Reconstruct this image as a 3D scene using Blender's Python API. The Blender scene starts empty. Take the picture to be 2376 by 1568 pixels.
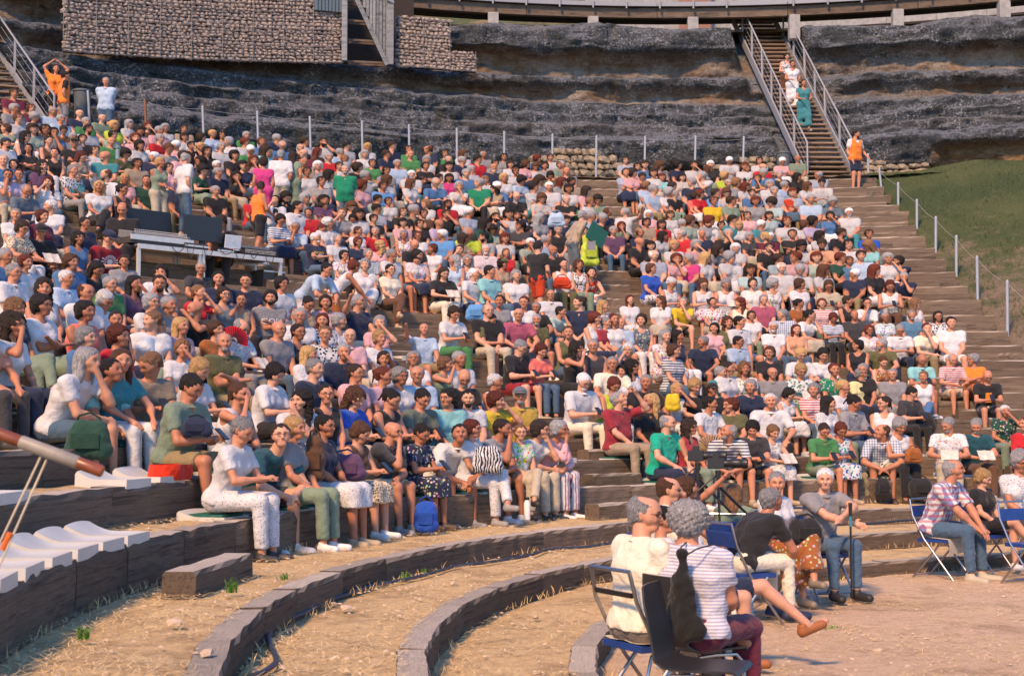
import bpy, bmesh, math, random
import numpy as np
from mathutils import Vector, Matrix, noise
rnd = random.Random(11)
scene = bpy.context.scene
COL = scene.collection
# ---------------------------------------------------------------- camera, sky, sun, exposure
F = 3300.0; PT = math.atan(201/3300.0); H0 = 1.75      # focal length in photo units (2376 wide), upward tilt, eye height
cam = bpy.data.cameras.new('camera'); camo = bpy.data.objects.new('camera', cam); COL.objects.link(camo)
camo.location = (0, 0, H0); camo.rotation_euler = (math.pi/2 + PT, 0, 0)
cam.sensor_width = 36; cam.lens = 36*F/2376; cam.clip_end = 500; cam.clip_start = .1
cam.dof.use_dof = True; cam.dof.focus_distance = 20; cam.dof.aperture_fstop = 5.6
scene.camera = camo
scene.render.resolution_x = 1024; scene.render.resolution_y = 675
SUN_AZ = math.radians(206)      # direction the warm light comes from, clockwise from +Y (behind the camera, to its left)
SUN_EL = math.radians(43)
world = bpy.data.worlds.new('World'); scene.world = world; world.use_nodes = True
wn = world.node_tree.nodes; wl = world.node_tree.links
sky = wn.new('ShaderNodeTexSky'); sky.sky_type = 'NISHITA'; sky.sun_disc = False
sky.sun_elevation = SUN_EL; sky.sun_rotation = SUN_AZ; sky.ozone_density = 10; sky.dust_density = .1; sky.air_density = 1.2
wn['Background'].inputs[1].default_value = .15
wl.new(sky.outputs[0], wn['Background'].inputs[0])
sun = bpy.data.lights.new('sun', 'SUN'); suno = bpy.data.objects.new('sun', sun); COL.objects.link(suno)
sun.energy = 3.6; sun.angle = math.radians(8); sun.color = (1, .61, .31)
sd = Vector((math.sin(SUN_AZ)*math.cos(SUN_EL), math.cos(SUN_AZ)*math.cos(SUN_EL), math.sin(SUN_EL)))
suno.rotation_euler = sd.to_track_quat('Z', 'Y').to_euler()
scene.view_settings.view_transform = 'Standard'; scene.view_settings.look = 'None'
scene.view_settings.gamma = 1; scene.view_settings.exposure = 0.86
# ---------------------------------------------------------------- where things stand
def ray(u, v):
    a = (u-1188)/F; b = (784-v)/F
    return a, math.cos(PT)-b*math.sin(PT), math.sin(PT)+b*math.cos(PT)
def at_z(u, v, z):                  # the point of height z seen at (u, v)
    a, y, w = ray(u, v); t = (z-H0)/w
    return Vector((a*t, y*t, z))
def at_y(u, v, Y):
    a, y, w = ray(u, v); t = Y/y
    return Vector((a*t, Y, H0+w*t))
def proj(x, y, z):
    z = z-H0; yc = y*math.cos(PT)+z*math.sin(PT); w = -y*math.sin(PT)+z*math.cos(PT)
    return 1188+F*x/yc, 784-F*w/yc
def zrow(k): 
    return float(np.interp(k, [0, 1, 2, 8, 18, 21, 22, 24], [.57, 1.02, 1.37, 3.42, 7.3, 8.47, 8.85, 9.6]))
def ring(k):                        # the terraces are oval arcs; centre, half width and stretch change from row to row
    if k < .5:                      # three low kerbs round the orchestra
        t = (k+2)/2.; return 9.6, 9.2, 9.05+2.15*t, 1.0+.07*t
    t = (k-.65)/21.35
    return 9.6-4.5*t, 9.3+6.7*t, 12.35+12.55*t, 1.09-.09*t
KEDGE = [-2, -1, 0, .65, 1.57, 2.48, 3.42, 4.38, 5.32, 6.35, 7.3, 8.25, 9.25, 10.25, 11.25, 12.3, 13.35, 14.35, 15.3, 16.3, 17.25, 18.25, 19.25, 20.25, 21.15, 22.2]
def zedge(k): return {-2: .17, -1: .36, 0: .56, .65: .91, 1.57: 1.24}.get(k) or zrow(k)
def on_ring(u, k, off=0.):
    cx, cy, R, q = ring(k); R += off
    a = ray(u, 700); a = a[0]/a[1]
    A = a*a*q*q+1; B = -2*(a*cx*q*q+cy); C = cx*cx*q*q+cy*cy-R*R*q*q
    D = B*B-4*A*C
    if D < 0: return None
    y = (-B+math.sqrt(D))/2/A
    return a*y, y
def ring_pt(k, th, off=0.):         # th measured at the arc's centre, 0 = straight away from the camera, + = right
    cx, cy, R, q = ring(k)
    return Vector((cx+(R+off)*math.sin(th), cy+(R+off)*q*math.cos(th), 0))
# ---------------------------------------------------------------- objects, tags, meshes
def tag(o, label=None, cat=None, group=None, kind=None):
    if label: o['label'] = label
    if cat: o['category'] = cat
    if group: o['group'] = group
    if kind: o['kind'] = kind
    return o
def empty(name, loc=(0, 0, 0), rz=0., parent=None):
    o = bpy.data.objects.new(name, None); o.empty_display_size = .2; COL.objects.link(o)
    o.location = loc; o.rotation_euler = (0, 0, rz); o.parent = parent
    return o
def link(name, me, parent=None, m=None, loc=None, rot=None):
    o = bpy.data.objects.new(name, me); COL.objects.link(o); o.parent = parent
    if m is not None and not me.materials: me.materials.append(m)
    if loc is not None: o.location = loc
    if rot is not None: o.rotation_euler = rot
    return o
def mesh_np(name, V, Q, smooth=True, m=None):
    me = bpy.data.meshes.new(name)
    V = np.asarray(V, np.float32); Q = np.asarray(Q, np.int32); n = Q.shape[1]
    me.vertices.add(len(V)); me.vertices.foreach_set('co', V.ravel())
    me.loops.add(Q.size); me.loops.foreach_set('vertex_index', Q.ravel())
    me.polygons.add(len(Q)); me.polygons.foreach_set('loop_start', np.arange(0, Q.size, n, dtype=np.int32))
    me.polygons.foreach_set('use_smooth', np.full(len(Q), smooth))
    me.update(calc_edges=True)
    if m is not None: me.materials.append(m)
    return me
class MB:
    """collects simple shapes into one mesh"""
    def __init__(s): s.v = []; s.f = []
    def add(s, vs, fs):
        n = len(s.v); s.v += [tuple(p) for p in vs]; s.f += [tuple(i+n for i in f) for f in fs]; return s
    def box(s, c, d, rz=0., M=None, jit=0.):
        x, y, z = d[0]/2, d[1]/2, d[2]/2
        b = min(x, y, z)*.12
        vs = []
        for sz in (-1, 1):
            for sx, sy in ((-1, -1), (1, -1), (1, 1), (-1, 1)):
                vs += [Vector((sx*x, sy*y, sz*(z-b))) if sz < 0 else Vector((sx*x, sy*y, sz*(z-b)))]
        for sz in (-1, 1):
            for sx, sy in ((-1, -1), (1, -1), (1, 1), (-1, 1)):
                vs.append(Vector((sx*(x-b), sy*(y-b), sz*z)))
        if jit: vs = [p+Vector((rnd.uniform(-jit, jit), rnd.uniform(-jit, jit), rnd.uniform(-jit, jit))) for p in vs]
        R = Matrix.Rotation(rz, 3, 'Z') if M is None else M
        vs = [R@p+Vector(c) for p in vs]
        fs = [(0, 1, 5, 4), (1, 2, 6, 5), (2, 3, 7, 6), (3, 0, 4, 7), (11, 10, 9, 8), (12, 13, 14, 15)]
        fs += [(0, 8, 9, 1), (1, 9, 10, 2), (2, 10, 11, 3), (3, 11, 8, 0), (4, 5, 13, 12), (5, 6, 14, 13), (6, 7, 15, 14), (7, 4, 12, 15)]
        return s.add(vs, fs)
    def tube(s, pts, r, n=8, cap=True):
        pts = [Vector(p) for p in pts]; rs = r if isinstance(r, (list, tuple)) else [r]*len(pts)
        up = None; vs = []; fs = []
        for i, p in enumerate(pts):
            d = (pts[min(i+1, len(pts)-1)]-pts[max(i-1, 0)])
            d = d.normalized() if d.length > 1e-9 else Vector((0, 0, 1))
            if up is None: up = d.orthogonal().normalized()
            up = (up-d*up.dot(d)); up = up.normalized() if up.length > 1e-6 else d.orthogonal().normalized()
            w = d.cross(up)
            vs += [p+(up*math.cos(a)+w*math.sin(a))*rs[i] for a in (2*math.pi*j/n for j in range(n))]
        for i in range(len(pts)-1):
            fs += [(i*n+j, i*n+(j+1) % n, (i+1)*n+(j+1) % n, (i+1)*n+j) for j in range(n)]
        if cap: fs += [tuple(range(n))[::-1], tuple((len(pts)-1)*n+j for j in range(n))]
        return s.add(vs, fs)
    def lathe(s, prof, n=20, M=None, c=(0, 0, 0)):
        vs = []; fs = []
        for r, z in prof: vs += [Vector((r*math.cos(2*math.pi*j/n), r*math.sin(2*math.pi*j/n), z)) for j in range(n)]
        for i in range(len(prof)-1): fs += [(i*n+j, i*n+(j+1) % n, (i+1)*n+(j+1) % n, (i+1)*n+j) for j in range(n)]
        fs += [tuple(range(n))[::-1], tuple((len(prof)-1)*n+j for j in range(n))]
        if M is not None: vs = [M@p for p in vs]
        return s.add([p+Vector(c) for p in vs], fs)
    def grid(s, P):                 # P: list of rows of points
        n = len(P[0]); vs = [p for r in P for p in r]
        return s.add(vs, [(i*n+j, i*n+j+1, (i+1)*n+j+1, (i+1)*n+j) for i in range(len(P)-1) for j in range(n-1)])
    def mesh(s, name, smooth=False, m=None):
        me = bpy.data.meshes.new(name); me.from_pydata(s.v, [], s.f)
        if smooth:
            me.polygons.foreach_set('use_smooth', [True]*len(me.polygons))
            try: me.set_sharp_from_angle(angle=math.radians(40))
            except Exception: pass
        if m is not None: me.materials.append(m)
        return me
    def obj(s, name, m, parent=None, smooth=False, loc=None, rot=None):
        return link(name, s.mesh(name, smooth, m), parent, None, loc, rot)
LABELS = set()
def uniq(s, *tails):
    s = ' '.join(s.split()[:16])
    for t in tails+('in the left block', 'in the middle block', 'in the right block', 'further up', 'further right', 'further left', 'lower down'):
        if s not in LABELS: break
        w = s.split()[:16-len(t.split())]; c = ' '.join(w)+' '+t
        if c not in LABELS: s = c; break
    LABELS.add(s); return s
def lathe(prof, **k): return MB().lathe(prof, **k)
# ---------------------------------------------------------------- materials
class NT:
    def __init__(s, name):
        s.m = bpy.data.materials.new(name); s.m.use_nodes = True; s.n = s.m.node_tree.nodes; s.l = s.m.node_tree.links
        s.b = s.n['Principled BSDF']
    def node(s, t, **k):
        o = s.n.new(t)
        for a, v in k.items():
            if a.startswith('i_'):
                key = a[2:]; key = int(key) if key.isdigit() else key
                if isinstance(v, bpy.types.NodeSocket): s.l.new(v, o.inputs[key])
                else: o.inputs[key].default_value = v
            else: setattr(o, a, v)
        return o
    def coord(s, kind='Object', scale=(1, 1, 1)):
        c = s.node('ShaderNodeTexCoord'); mp = s.node('ShaderNodeMapping'); mp.inputs['Scale'].default_value = scale
        s.l.new(c.outputs[kind], mp.inputs[0]); return mp.outputs[0]
    def world(s, scale=(1, 1, 1)):
        c = s.node('ShaderNodeNewGeometry'); mp = s.node('ShaderNodeMapping'); mp.inputs['Scale'].default_value = scale
        s.l.new(c.outputs['Position'], mp.inputs[0]); return mp.outputs[0]
    def noise(s, vec, scale, detail=4, rough=.6, dist=0.):
        o = s.node('ShaderNodeTexNoise', i_Scale=scale, i_Detail=detail, i_Roughness=rough, i_Distortion=dist)
        s.l.new(vec, o.inputs['Vector']); return o.outputs['Fac']
    def ramp(s, fac, stops, interp='LINEAR'):
        o = s.node('ShaderNodeValToRGB'); o.color_ramp.interpolation = interp
        e = o.color_ramp.elements
        while len(e) < len(stops): e.new(.5)
        for i, (p, c) in enumerate(stops):
            e[i].position = p; e[i].color = (c, c, c, 1) if isinstance(c, (int, float)) else tuple(c)+(1,)
        s.l.new(fac, o.inputs[0]); return o.outputs[0]
    def mix(s, fac, a, b, mode='MIX'):
        o = s.node('ShaderNodeMix', data_type='RGBA', blend_type=mode)
        for k, v in ((0, fac), (6, a), (7, b)):
            if isinstance(v, bpy.types.NodeSocket): s.l.new(v, o.inputs[k])
            elif k == 0: o.inputs[0].default_value = v
            else: o.inputs[k].default_value = tuple(v)+(1,) if len(v) == 3 else v
        return o.outputs[2]
    def math(s, op, a, b=0., c=0.):
        o = s.node('ShaderNodeMath', operation=op)
        for k, v in enumerate((a, b, c)):
            if isinstance(v, bpy.types.NodeSocket): s.l.new(v, o.inputs[k])
            else: o.inputs[k].default_value = v
        return o.outputs[0]
    def sep(s, vec):
        o = s.node('ShaderNodeSeparateXYZ'); s.l.new(vec, o.inputs[0]); return o.outputs
    def base(s, c): 
        if isinstance(c, bpy.types.NodeSocket): s.l.new(c, s.b.inputs['Base Color'])
        else: s.b.inputs['Base Color'].default_value = tuple(c)+(1,)
    def rough(s, r, spec=None, metal=None):
        s.b.inputs['Roughness'].default_value = r
        if spec is not None: s.b.inputs['Specular IOR Level'].default_value = spec
        if metal is not None: s.b.inputs['Metallic'].default_value = metal
    def bump(s, h, strength=.5, dist=.01):
        o = s.node('ShaderNodeBump', i_Strength=strength, i_Distance=dist); s.l.new(h, o.inputs['Height'])
        s.l.new(o.outputs[0], s.b.inputs['Normal'])
def simple(name, c, rough=.6, metal=0., var=.25, scale=12., bump=.15, bd=.004, spec=.5):
    t = NT(name); v = t.coord(); n = t.noise(v, scale, 5)
    t.base(t.mix(1., c, t.ramp(n, [(.3, 1-var), (.7, 1+var*.4)]), 'MULTIPLY')); t.rough(rough, spec, metal)
    if bump: t.bump(t.noise(v, scale*3, 4), bump, bd)
    return t.m
# ---------------------------------------------------------------- colours
RGB = dict(black=(.018, .018, .021), white=(.56, .565, .59), navy=(.02, .03, .07), red=(.50, .02, .03), darkred=(.28, .015, .025), maroon=(.13, .02, .045),
  grey=(.27, .27, .29), slate=(.12, .16, .20), charcoal=(.05, .05, .058), paleblue=(.42, .55, .72), azure=(.12, .33, .68), blue=(.07, .17, .36), steel=(.09, .20, .32),
  royal=(.02, .09, .48), teal=(.05, .24, .28), petrol=(.015, .085, .115), aqua=(.25, .56, .58), mint=(.45, .60, .56), turquoise=(.01, .42, .28), emerald=(.01, .22, .12),
  green=(.06, .22, .08), darkgreen=(.02, .07, .05), sage=(.20, .27, .20), sagegrey=(.12, .15, .13), lime=(.50, .62, .06), olive=(.11, .11, .05), yellow=(.72, .50, .03), lemon=(.75, .68, .34),
  mustard=(.48, .33, .06), orange=(.80, .20, .03), orangered=(.60, .06, .02), rust=(.33, .11, .03), coral=(.80, .17, .14), salmon=(.62, .35, .29), peach=(.68, .36, .22),
  pink=(.66, .38, .42), rose=(.42, .10, .17), rosered=(.33, .03, .05), magenta=(.58, .05, .22), lilac=(.47, .40, .58), purple=(.12, .06, .13), tan=(.37, .29, .21), taupe=(.24, .20, .16),
  beige=(.48, .42, .32), khaki=(.27, .21, .11), cream=(.68, .62, .50), brown=(.12, .06, .035), denim=(.07, .13, .21))
for _k in RGB:
    if _k not in ('white', 'cream', 'orange', 'black'): RGB[_k] = tuple(c*.84 for c in RGB[_k])
WORD = dict(paleblue='pale blue', azure='bright blue', steel='steel blue', royal='royal blue', petrol='dark petrol blue', turquoise='emerald green', emerald='emerald green',
  darkgreen='dark green', sagegrey='grey green', darkred='dark red', orangered='bright red', rosered='brick red', slate='slate blue', navy='navy', lime='lime green', olive='olive green',
  sage='sage green', lemon='pale yellow', mustard='mustard yellow', charcoal='charcoal', magenta='hot pink', rose='dusky pink', aqua='pale turquoise', mint='mint green')
# people seen in the photograph: x y sex hair top [bottom] [pose] [look] [extras]
# x y are read on enlarged tiles of the photo; tile rc = row/column
PEOPLE = {
'00': """90 855 m ds t.maroon - A f
100 1010 m gs s.grey - L r
135 1100 w bp v.white - L r
255 1010 w rs t.maroon - L d
285 1090 w gb t.pink:st - P d
460 1050 m gs s.paleblue - K f g
20 1200 w bb t.sage
205 1270 w kL v.navy - L r g
275 1200 w dL t.green:pl - L r
390 1200 w kp t.grey - L f
465 1225 m ks t.blue - C f g
560 1215 w dp v.brown - P f g
650 1280 m gs t.grey - L f cap.grey
740 1300 m ks t.black - K f g
25 1330 m ds t.white - L r b,cap.navy
235 1380 w kb t.black - A f g
420 1310 w kp v.brown - L d
665 1330 m gs t.black - A f cap.black
480 1420 w dp v.black - L f
860 1400 w dp t.white - L f
735 1450 w rl v.tan - B r
950 1450 m x0 t.teal - L l b
5 1490 m gf t.blue
100 1530 w db t.grey
370 1540 w kL t.purple
1175 1160 w gl v.white skirt.navy:st L r
1275 1220 w kL t.red:fl trousers.white L f g
1350 1175 w rc t.brown - H f
1460 1215 m gs t.pink
1512 1190 w gb t.white - L f g
1465 1290 m gs p.red jeans L r g
1685 1200 m ds v.tan - R f
1690 1275 w db t.white - L f
1545 1360 w bp t.brown:dt - P d
1610 1350 w ws t.pink
1755 1370 m ks t.black - H f
1852 1280 w db v.white
1845 1370 w yL t.pink
1905 1410 m kl t.black - L f
1955 1245 w ys s.paleblue - L d
2040 1265 w ks v.tan - L f g
2040 1365 m gs s.white:st - L f
2100 1315 w gb t.white
2160 1430 w kb t.black - L d g
2260 1325 w rs t.white
2270 1260 m gs p.green
2340 1450 w rL t.pink - C f
2310 1395 m ws s.green - P d
1840 1500 w kL t.charcoal
2000 1545 m ws t.grey
1685 1450 m ds t.pink - L r
2240 1540 w kb t.navy - L f g""",
'01': """40 1320 w bs t.blue
80 1385 w dl t.aqua
90 1425 w yb v.white - L f g
230 1355 m gf t.blue - P f
400 1375 m gf t.black
430 1425 m x0 t.maroon - L l
430 1510 m x0 t.tan - L d
445 1315 w dp t.white - L r
565 1420 w rl t.brown - L r
610 1320 m ks t.white - H f b
670 1460 m gs p.red - L f
565 1540 w wb t.grey - L f
815 1480 w ls t.white - L f g
765 1545 m ds t.sage - L f cap.olive
835 1550 m gs t.white
940 1550 w db t.black
1258 1355 m ds p.navy trousers.grey R r
1410 1390 w dp t.green
1430 1435 m x0 p.green - K f
1590 1390 m bf t.navy
1580 1485 w gl t.white - L f
1750 1445 w bs t.green - L f
1785 1485 m gf s.black - L f b
1570 1545 w ks t.black
1925 1430 w bL t.white - L r
1915 1490 m gs s.navy - L r g
2060 1480 m ks t.red
2110 1465 m gf t.black:dt
2220 1525 w ks t.grey - L f g
2300 1470 w ks v.grey - L f
2205 1555 m x0 t.navy
2360 1535 w dl t.white""",
'02': """240 1480 w rc t.blue - L r
360 1485 m ds t.white
135 1525 w bb t.pink - L r g
220 1555 w bl t.white
305 1555 w kb t.grey
465 1530 m gs t.sage
1060 1500 w ds s.blue:pl - L f
1170 1550 w ks t.pink
1240 1530 w db t.blue - L f g
1385 1525 w bl t.purple:st
1550 1525 w kb t.navy - L r
1700 1525 w db t.white - H f
1852 1525 w ws t.black - H f g
2030 1500 m ws s.white - P d
2170 1545 w rb t.white
2310 1500 w ks t.white - L d
2345 1560 m x0 t.red""",
'03': """150 1500 w ws t.pink - P d
295 1500 m x0 s.sage - L d b""",
'10': """1000 640 m ds t.darkred jeans P d cap.navy
50 60 m ds t.white - C f b,g
150 55 w rs t.lilac - L f g
360 10 w dL t.purple
425 125 w rL t.black:dt - H f
655 15 m gs t.black:fl - L r
225 205 m gf p.slate - P d b
685 85 w ys t.teal skirt.teal A r
960 55 m bf s.white:fl - H l b
905 165 w yL t.tan:dt trousers.black L f
1140 90 w yl t.pink - L f
1120 190 w kp v.black - L r g
450 345 w ws t.white:fl - L l
130 425 w gs t.white - L f
380 440 w rb s.maroon - L r
368 575 m ds t.black shorts.black B f cap.black
190 545 w db t.brown:lp - B r g
775 505 m ks s.navy - L r g
715 640 w kL v.blue - L d
45 835 m gs t.blue - L r
232 885 w rb t.white - L r
655 865 m bc s.blue - L d
895 930 w kl t.black - P d
1150 885 w db t.grey - L f g
125 985 m gs s.white:fl - L r g
615 1015 m ws s.paleblue - L r
405 1095 w dL v.white - L f
1022 1070 m gs s.green - L d g
1245 1065 w kl v.purple - H r
1485 960 w kL t.white - H f
1480 1055 m ds t.grey - H f b,g
1860 935 m gs t.charcoal - K f g
2025 1000 w kl t.navy - L f
2280 1040 m ks t.navy - L f g
150 1295 w lL t.navy - L r
390 1235 w kc t.white - A r g
800 1150 m bf s.white - L r g
975 1215 w wb t.white - P d g
1405 1235 w gb t.white:fl - L r g
1570 1260 w gs t.grey - L r
1845 1145 w lp t.red - H r
2075 1165 w db v.slate - L d g
2240 1215 w dp v.tan - H f g
1812 1300 m x0 t.black - H l b
1415 1405 w ls t.white - L l
795 1315 w kb v.coral - L r
1080 1400 w dp v.black - L f
130 1445 w dL t.white:dt - H r g
1685 1455 w yl t.pink - L r
1475 1490 m gs s.paleblue - L r g
2010 1490 w bc t.rust - L d
2240 1475 m gf t.paleblue:fl - B r g
810 1560 w gb t.blue - L d
1110 1550 w rc t.red - L d
2012 35 m gs p.navy shorts.khaki K r
2180 75 w kl t.charcoal trousers.beige C f g
1345 110 m ds t.darkgreen trousers.khaki
2330 290 w ds t.red jeans L r
2265 -10 w bs t.black:fl
1870 -10 w kb t.darkgreen""",
'11': """270 265 m kl t.black - P d b,g
170 315 m ks t.white - H f
385 345 m ks s.white:pl - L r b
450 265 w gl t.grey - L r g
220 455 w kb s.blue:st - P d g
480 435 m ds s.red - L f
362 555 m gs s.paleblue jeans C f g
600 105 w ks t.black:dt - L f g
675 55 w kl t.white - L r
465 30 w ds t.white - L f g
625 290 w kb t.purple
620 355 w dp v.tan - H r
665 490 w wc t.red:dt - L r
795 405 w ls t.grey - H f
980 150 w rb v.pink - B r
1012 60 m gs t.white - H r
1175 160 m ds s.azure - L d g
1130 310 m ks s.green:pl - L r
1225 325 w dp v.white - L d
1120 400 m ks t.white - L r
950 420 w kl t.white - L d g
895 465 w kc t.red - B f g
945 580 w bs t.white - L r
1090 490 m ks t.black - L d
1105 595 m gs t.red - K f
605 575 w rs t.orange - B r
553 650 m ws t.navy jeans A r b
755 650 m gs t.white - L d
945 680 w rc t.navy - L d g
1140 735 w yL v.pink - L l g
1040 790 m gs s.teal:pl
815 805 w kb t.red:fl - L d g
1260 795 m gs t.white - L r b
1370 615 w gb v.red:fl - L f
1505 625 w rb t.white:fl - L f g
1360 530 w kb t.pink - L f
1362 415 w bp v.black - L f
1465 345 m gs t.tan - C r g
1570 345 w lb t.white - L l
1555 430 w dp t.brown - L f g
1520 530 w ks v.black - L d
1780 335 m ks t.red - B d b
1762 435 m ds t.black - H d
1700 95 w ks s.green:fl trousers.white L r g
1790 85 w kl v.magenta - L d
1882 125 w gc t.white:fl skirt.white:dt C f g
1950 40 m gs s.blue - L f g
2065 130 m gs p.emerald shorts.black K l g
2125 105 w lb v.white:st - L f
2300 85 w yb s.white - L f
2238 155 w ws s.blue - P d g
2210 215 w kl v.tan - A l
2205 20 m gs p.lilac - L f b
1980 385 w ws t.blue:fl - L r g
2130 495 w kl t.darkgreen - L r
2222 475 m ks t.charcoal - H f b
2345 410 w kb t.white - L f
1700 545 m x0 s.lilac - L r
1720 610 m ws p.azure - L l
1635 740 w rb t.white:fl - L l
1495 790 w kc t.pink:fl - L r
1472 705 m x0 t.black
1935 645 w dl v.tan - L r
1970 575 m gf t.lime - P d
2195 570 w kb t.green:pl - P d
2112 635 m ks t.black:fl - L l b
2310 645 w rl v.white:fl - L f g
2135 750 m ws s.pink:pl - L f b
1890 750 w dp v.white - H f
1835 845 w gl v.paleblue - L l
1965 850 w gL v.white - L f g
2320 780 w ll t.red
2290 880 w kc v.tan - L r cap.olive
1010 880 w gc d.white:fl - L f
1247 935 w ks t.cream trousers.brown L d g
1495 875 m ks t.salmon shorts.denim P f b
1745 965 w dl t.black trousers.cream B d
2025 975 m ws p.white shorts.navy K r
2172 940 m ks p.aqua jeans L r
240 1065 m kc t.white - L d g
135 1195 m kc t.grey shorts.black A f b
487 1250 w kp v.tan - P d g
645 1235 w db t.pink - L f
945 1230 m gs t.navy jeans R r g
410 1350 w gl t.white - L f g
618 1405 w rl t.black:fl - L f
775 1405 w gb v.white - L r
1150 1425 w gb t.pink - H f
1840 1325 w db t.white trousers.green P d
2152 1315 m gf t.black - L d g
2258 1205 w dp t.grey - L f
2180 1395 m ks t.olive shorts.denim P r b
215 1490 m x0 t.grey - L d g
395 1510 w kp v.black - L d g
645 1515 w ls t.black:fl - L f g
875 1550 m x0 s.pink - L f g
1150 1565 w yb t.white - L d
1560 1545 m gf s.paleblue - R f""",
'12': """35 25 w bs t.white - H f
90 105 w kc t.paleblue
210 165 w ks t.white trousers.teal:st A r
347 165 m ws t.white:st shorts.denim A f g
262 105 w dl t.black:fl
358 65 w kb t.olive - P d g
470 120 w rL t.black:fl - L r
530 180 w kb t.white trousers.green L f
560 115 m ks t.tan - L r b
510 20 m x0 t.grey - L f g
445 -20 m bs p.red
42 255 m x0 t.black - P d b
45 435 m ks t.white:st - L f b
75 530 m kp t.charcoal - A l
160 590 w kp t.black - L r
700 205 w dl t.pink - L r
730 305 w lp v.white shorts.denim F r
800 270 w kb s.sage - P d
738 435 m gs t.paleblue - L r g
845 460 m gs t.black - P d g
888 425 m bf t.navy
945 575 m gs t.purple shorts.denim L f g,cap.navy
1020 535 w rL t.sage - C f
1048 435 m gs s.white - R l g
1272 435 w wl t.pink - L f
1252 515 m kc t.tan - L d
1195 605 m bf t.navy - L d g
1395 545 w dL v.red - L f
1475 435 w bb v.white:fl - L f
1590 520 m gs s.white:st - L r
1662 465 w bb t.green:fl - L r g
1575 610 m gf p.red - K l
1408 640 w kl s.white - H r g
1508 710 w yb v.white - L f
1290 715 w kb t.black - L f
1190 680 m x0 t.black shorts.black K r
1320 805 m wf s.blue:pl - K f g
1295 925 w bb t.royal trousers.black:fl L r
1530 820 w rc v.pink - C f
1635 885 m gs p.magenta jeans K l
1715 705 w gb t.red:dt - H f
1805 825 w yl t.white - L r
1768 605 m x0 t.navy - L f g
1825 525 m ks t.white - L d b
1842 470 w rb t.navy:dt - L r
1950 530 w kp v.tan - L f
2015 590 m gs t.black - C f g
2060 475 m ks t.teal - L r
2110 535 w yL t.white - L f
2192 445 w dp v.pink - H f
2325 530 m ws s.teal - L r
2212 650 w gc t.charcoal - B d g
2080 735 w wl v.white - L f
1918 745 w dl t.brown:dt - C r g
2030 785 w gc t.white - L r g
2035 890 m gs p.white - L f g
2213 915 w db s.aqua:pl - L f g
2350 645 w yb t.maroon
1482 1010 w ws v.black:dt skirt.white:dt P r g
1780 1025 w bl v.white skirt.red:fl P f g
1988 1055 w gb v.white trousers.black:fl B d
2235 1025 w db t.cream:fl trousers.white L f
1095 1245 w rl t.white - L d
1378 1235 w bl s.white - L l g
1590 1235 m gs p.yellow shorts.charcoal C f
1200 1375 w dc v.slate:fk - L f
1865 1265 w ks t.red:fl - L f
2112 1265 w rL v.cream - L l
2220 1395 w db t.white:dt - L f g
2335 1215 m gs p.rose - L f g
2000 1400 w bL t.olive - L d
2112 1420 m ks s.white - L r
1875 1515 w kb t.pink - L f
172 690 w ws t.green:fl - C f g
325 660 m gf s.paleblue - L r
382 760 m x0 s.black - L f b,g
480 860 w kp v.white trousers.olive L d
620 885 w bL v.brown:fl - L d
733 965 w kc v.orangered - F d
40 990 w gb t.white - L f
112 1215 w rs t.white:fl - L f g
362 1195 m x0 p.white - L f g
455 1330 m ks t.mint - C r
622 1235 m ds p.navy - L l
848 1250 w yl t.white - L r
225 1315 m gs t.black - K f g
62 1350 m x0 p.rose - K f g
230 1455 m gs t.olive - L f b
525 1495 w bp v.olive - L f
770 1375 w rc v.white - L r
870 1425 m gs p.rosered - L r
945 1395 w rp t.white - L d
1010 1435 m gf s.paleblue - L f
1420 1520 w gl d.red:fl - L d
1535 1520 w kl v.navy - L r
1215 75 w dp d.maroon - P d g
1255 155 w lc t.paleblue - L r
1325 185 m gs s.paleblue shorts.khaki K r g
1400 85 w rb t.aqua - C f g
1320 25 w db v.white - L f
1500 165 w db t.white:st
1590 90 w kl t.tan:st - H f
1468 215 w gb v.white - L r
1520 245 m gs t.black - K r b
1675 125 m gs p.navy - K l
1765 65 m gs p.white - C l
1840 20 w bL t.grey - L r
1712 265 w db v.coral - B r
1755 235 w rb t.red - L r
1880 285 w bs v.yellow - B d
1905 225 w ds t.azure - L r
1985 65 w yb t.lime - L r
2020 135 m gs p.rose - L f b
2000 225 w bL t.tan:fl - P d
2095 115 w lb t.grey - L r
2048 290 w dp v.sage - L r
2180 170 w rL t.white:fl - L r
2240 225 m ks t.blue - L f
2290 90 w bs s.olive - C f
2270 285 w rc v.grey - B d g
2195 20 w ds v.black
2345 30 m gs t.blue
1130 20 w db t.pink
1065 20 w ds t.blue:pl""",
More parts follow.
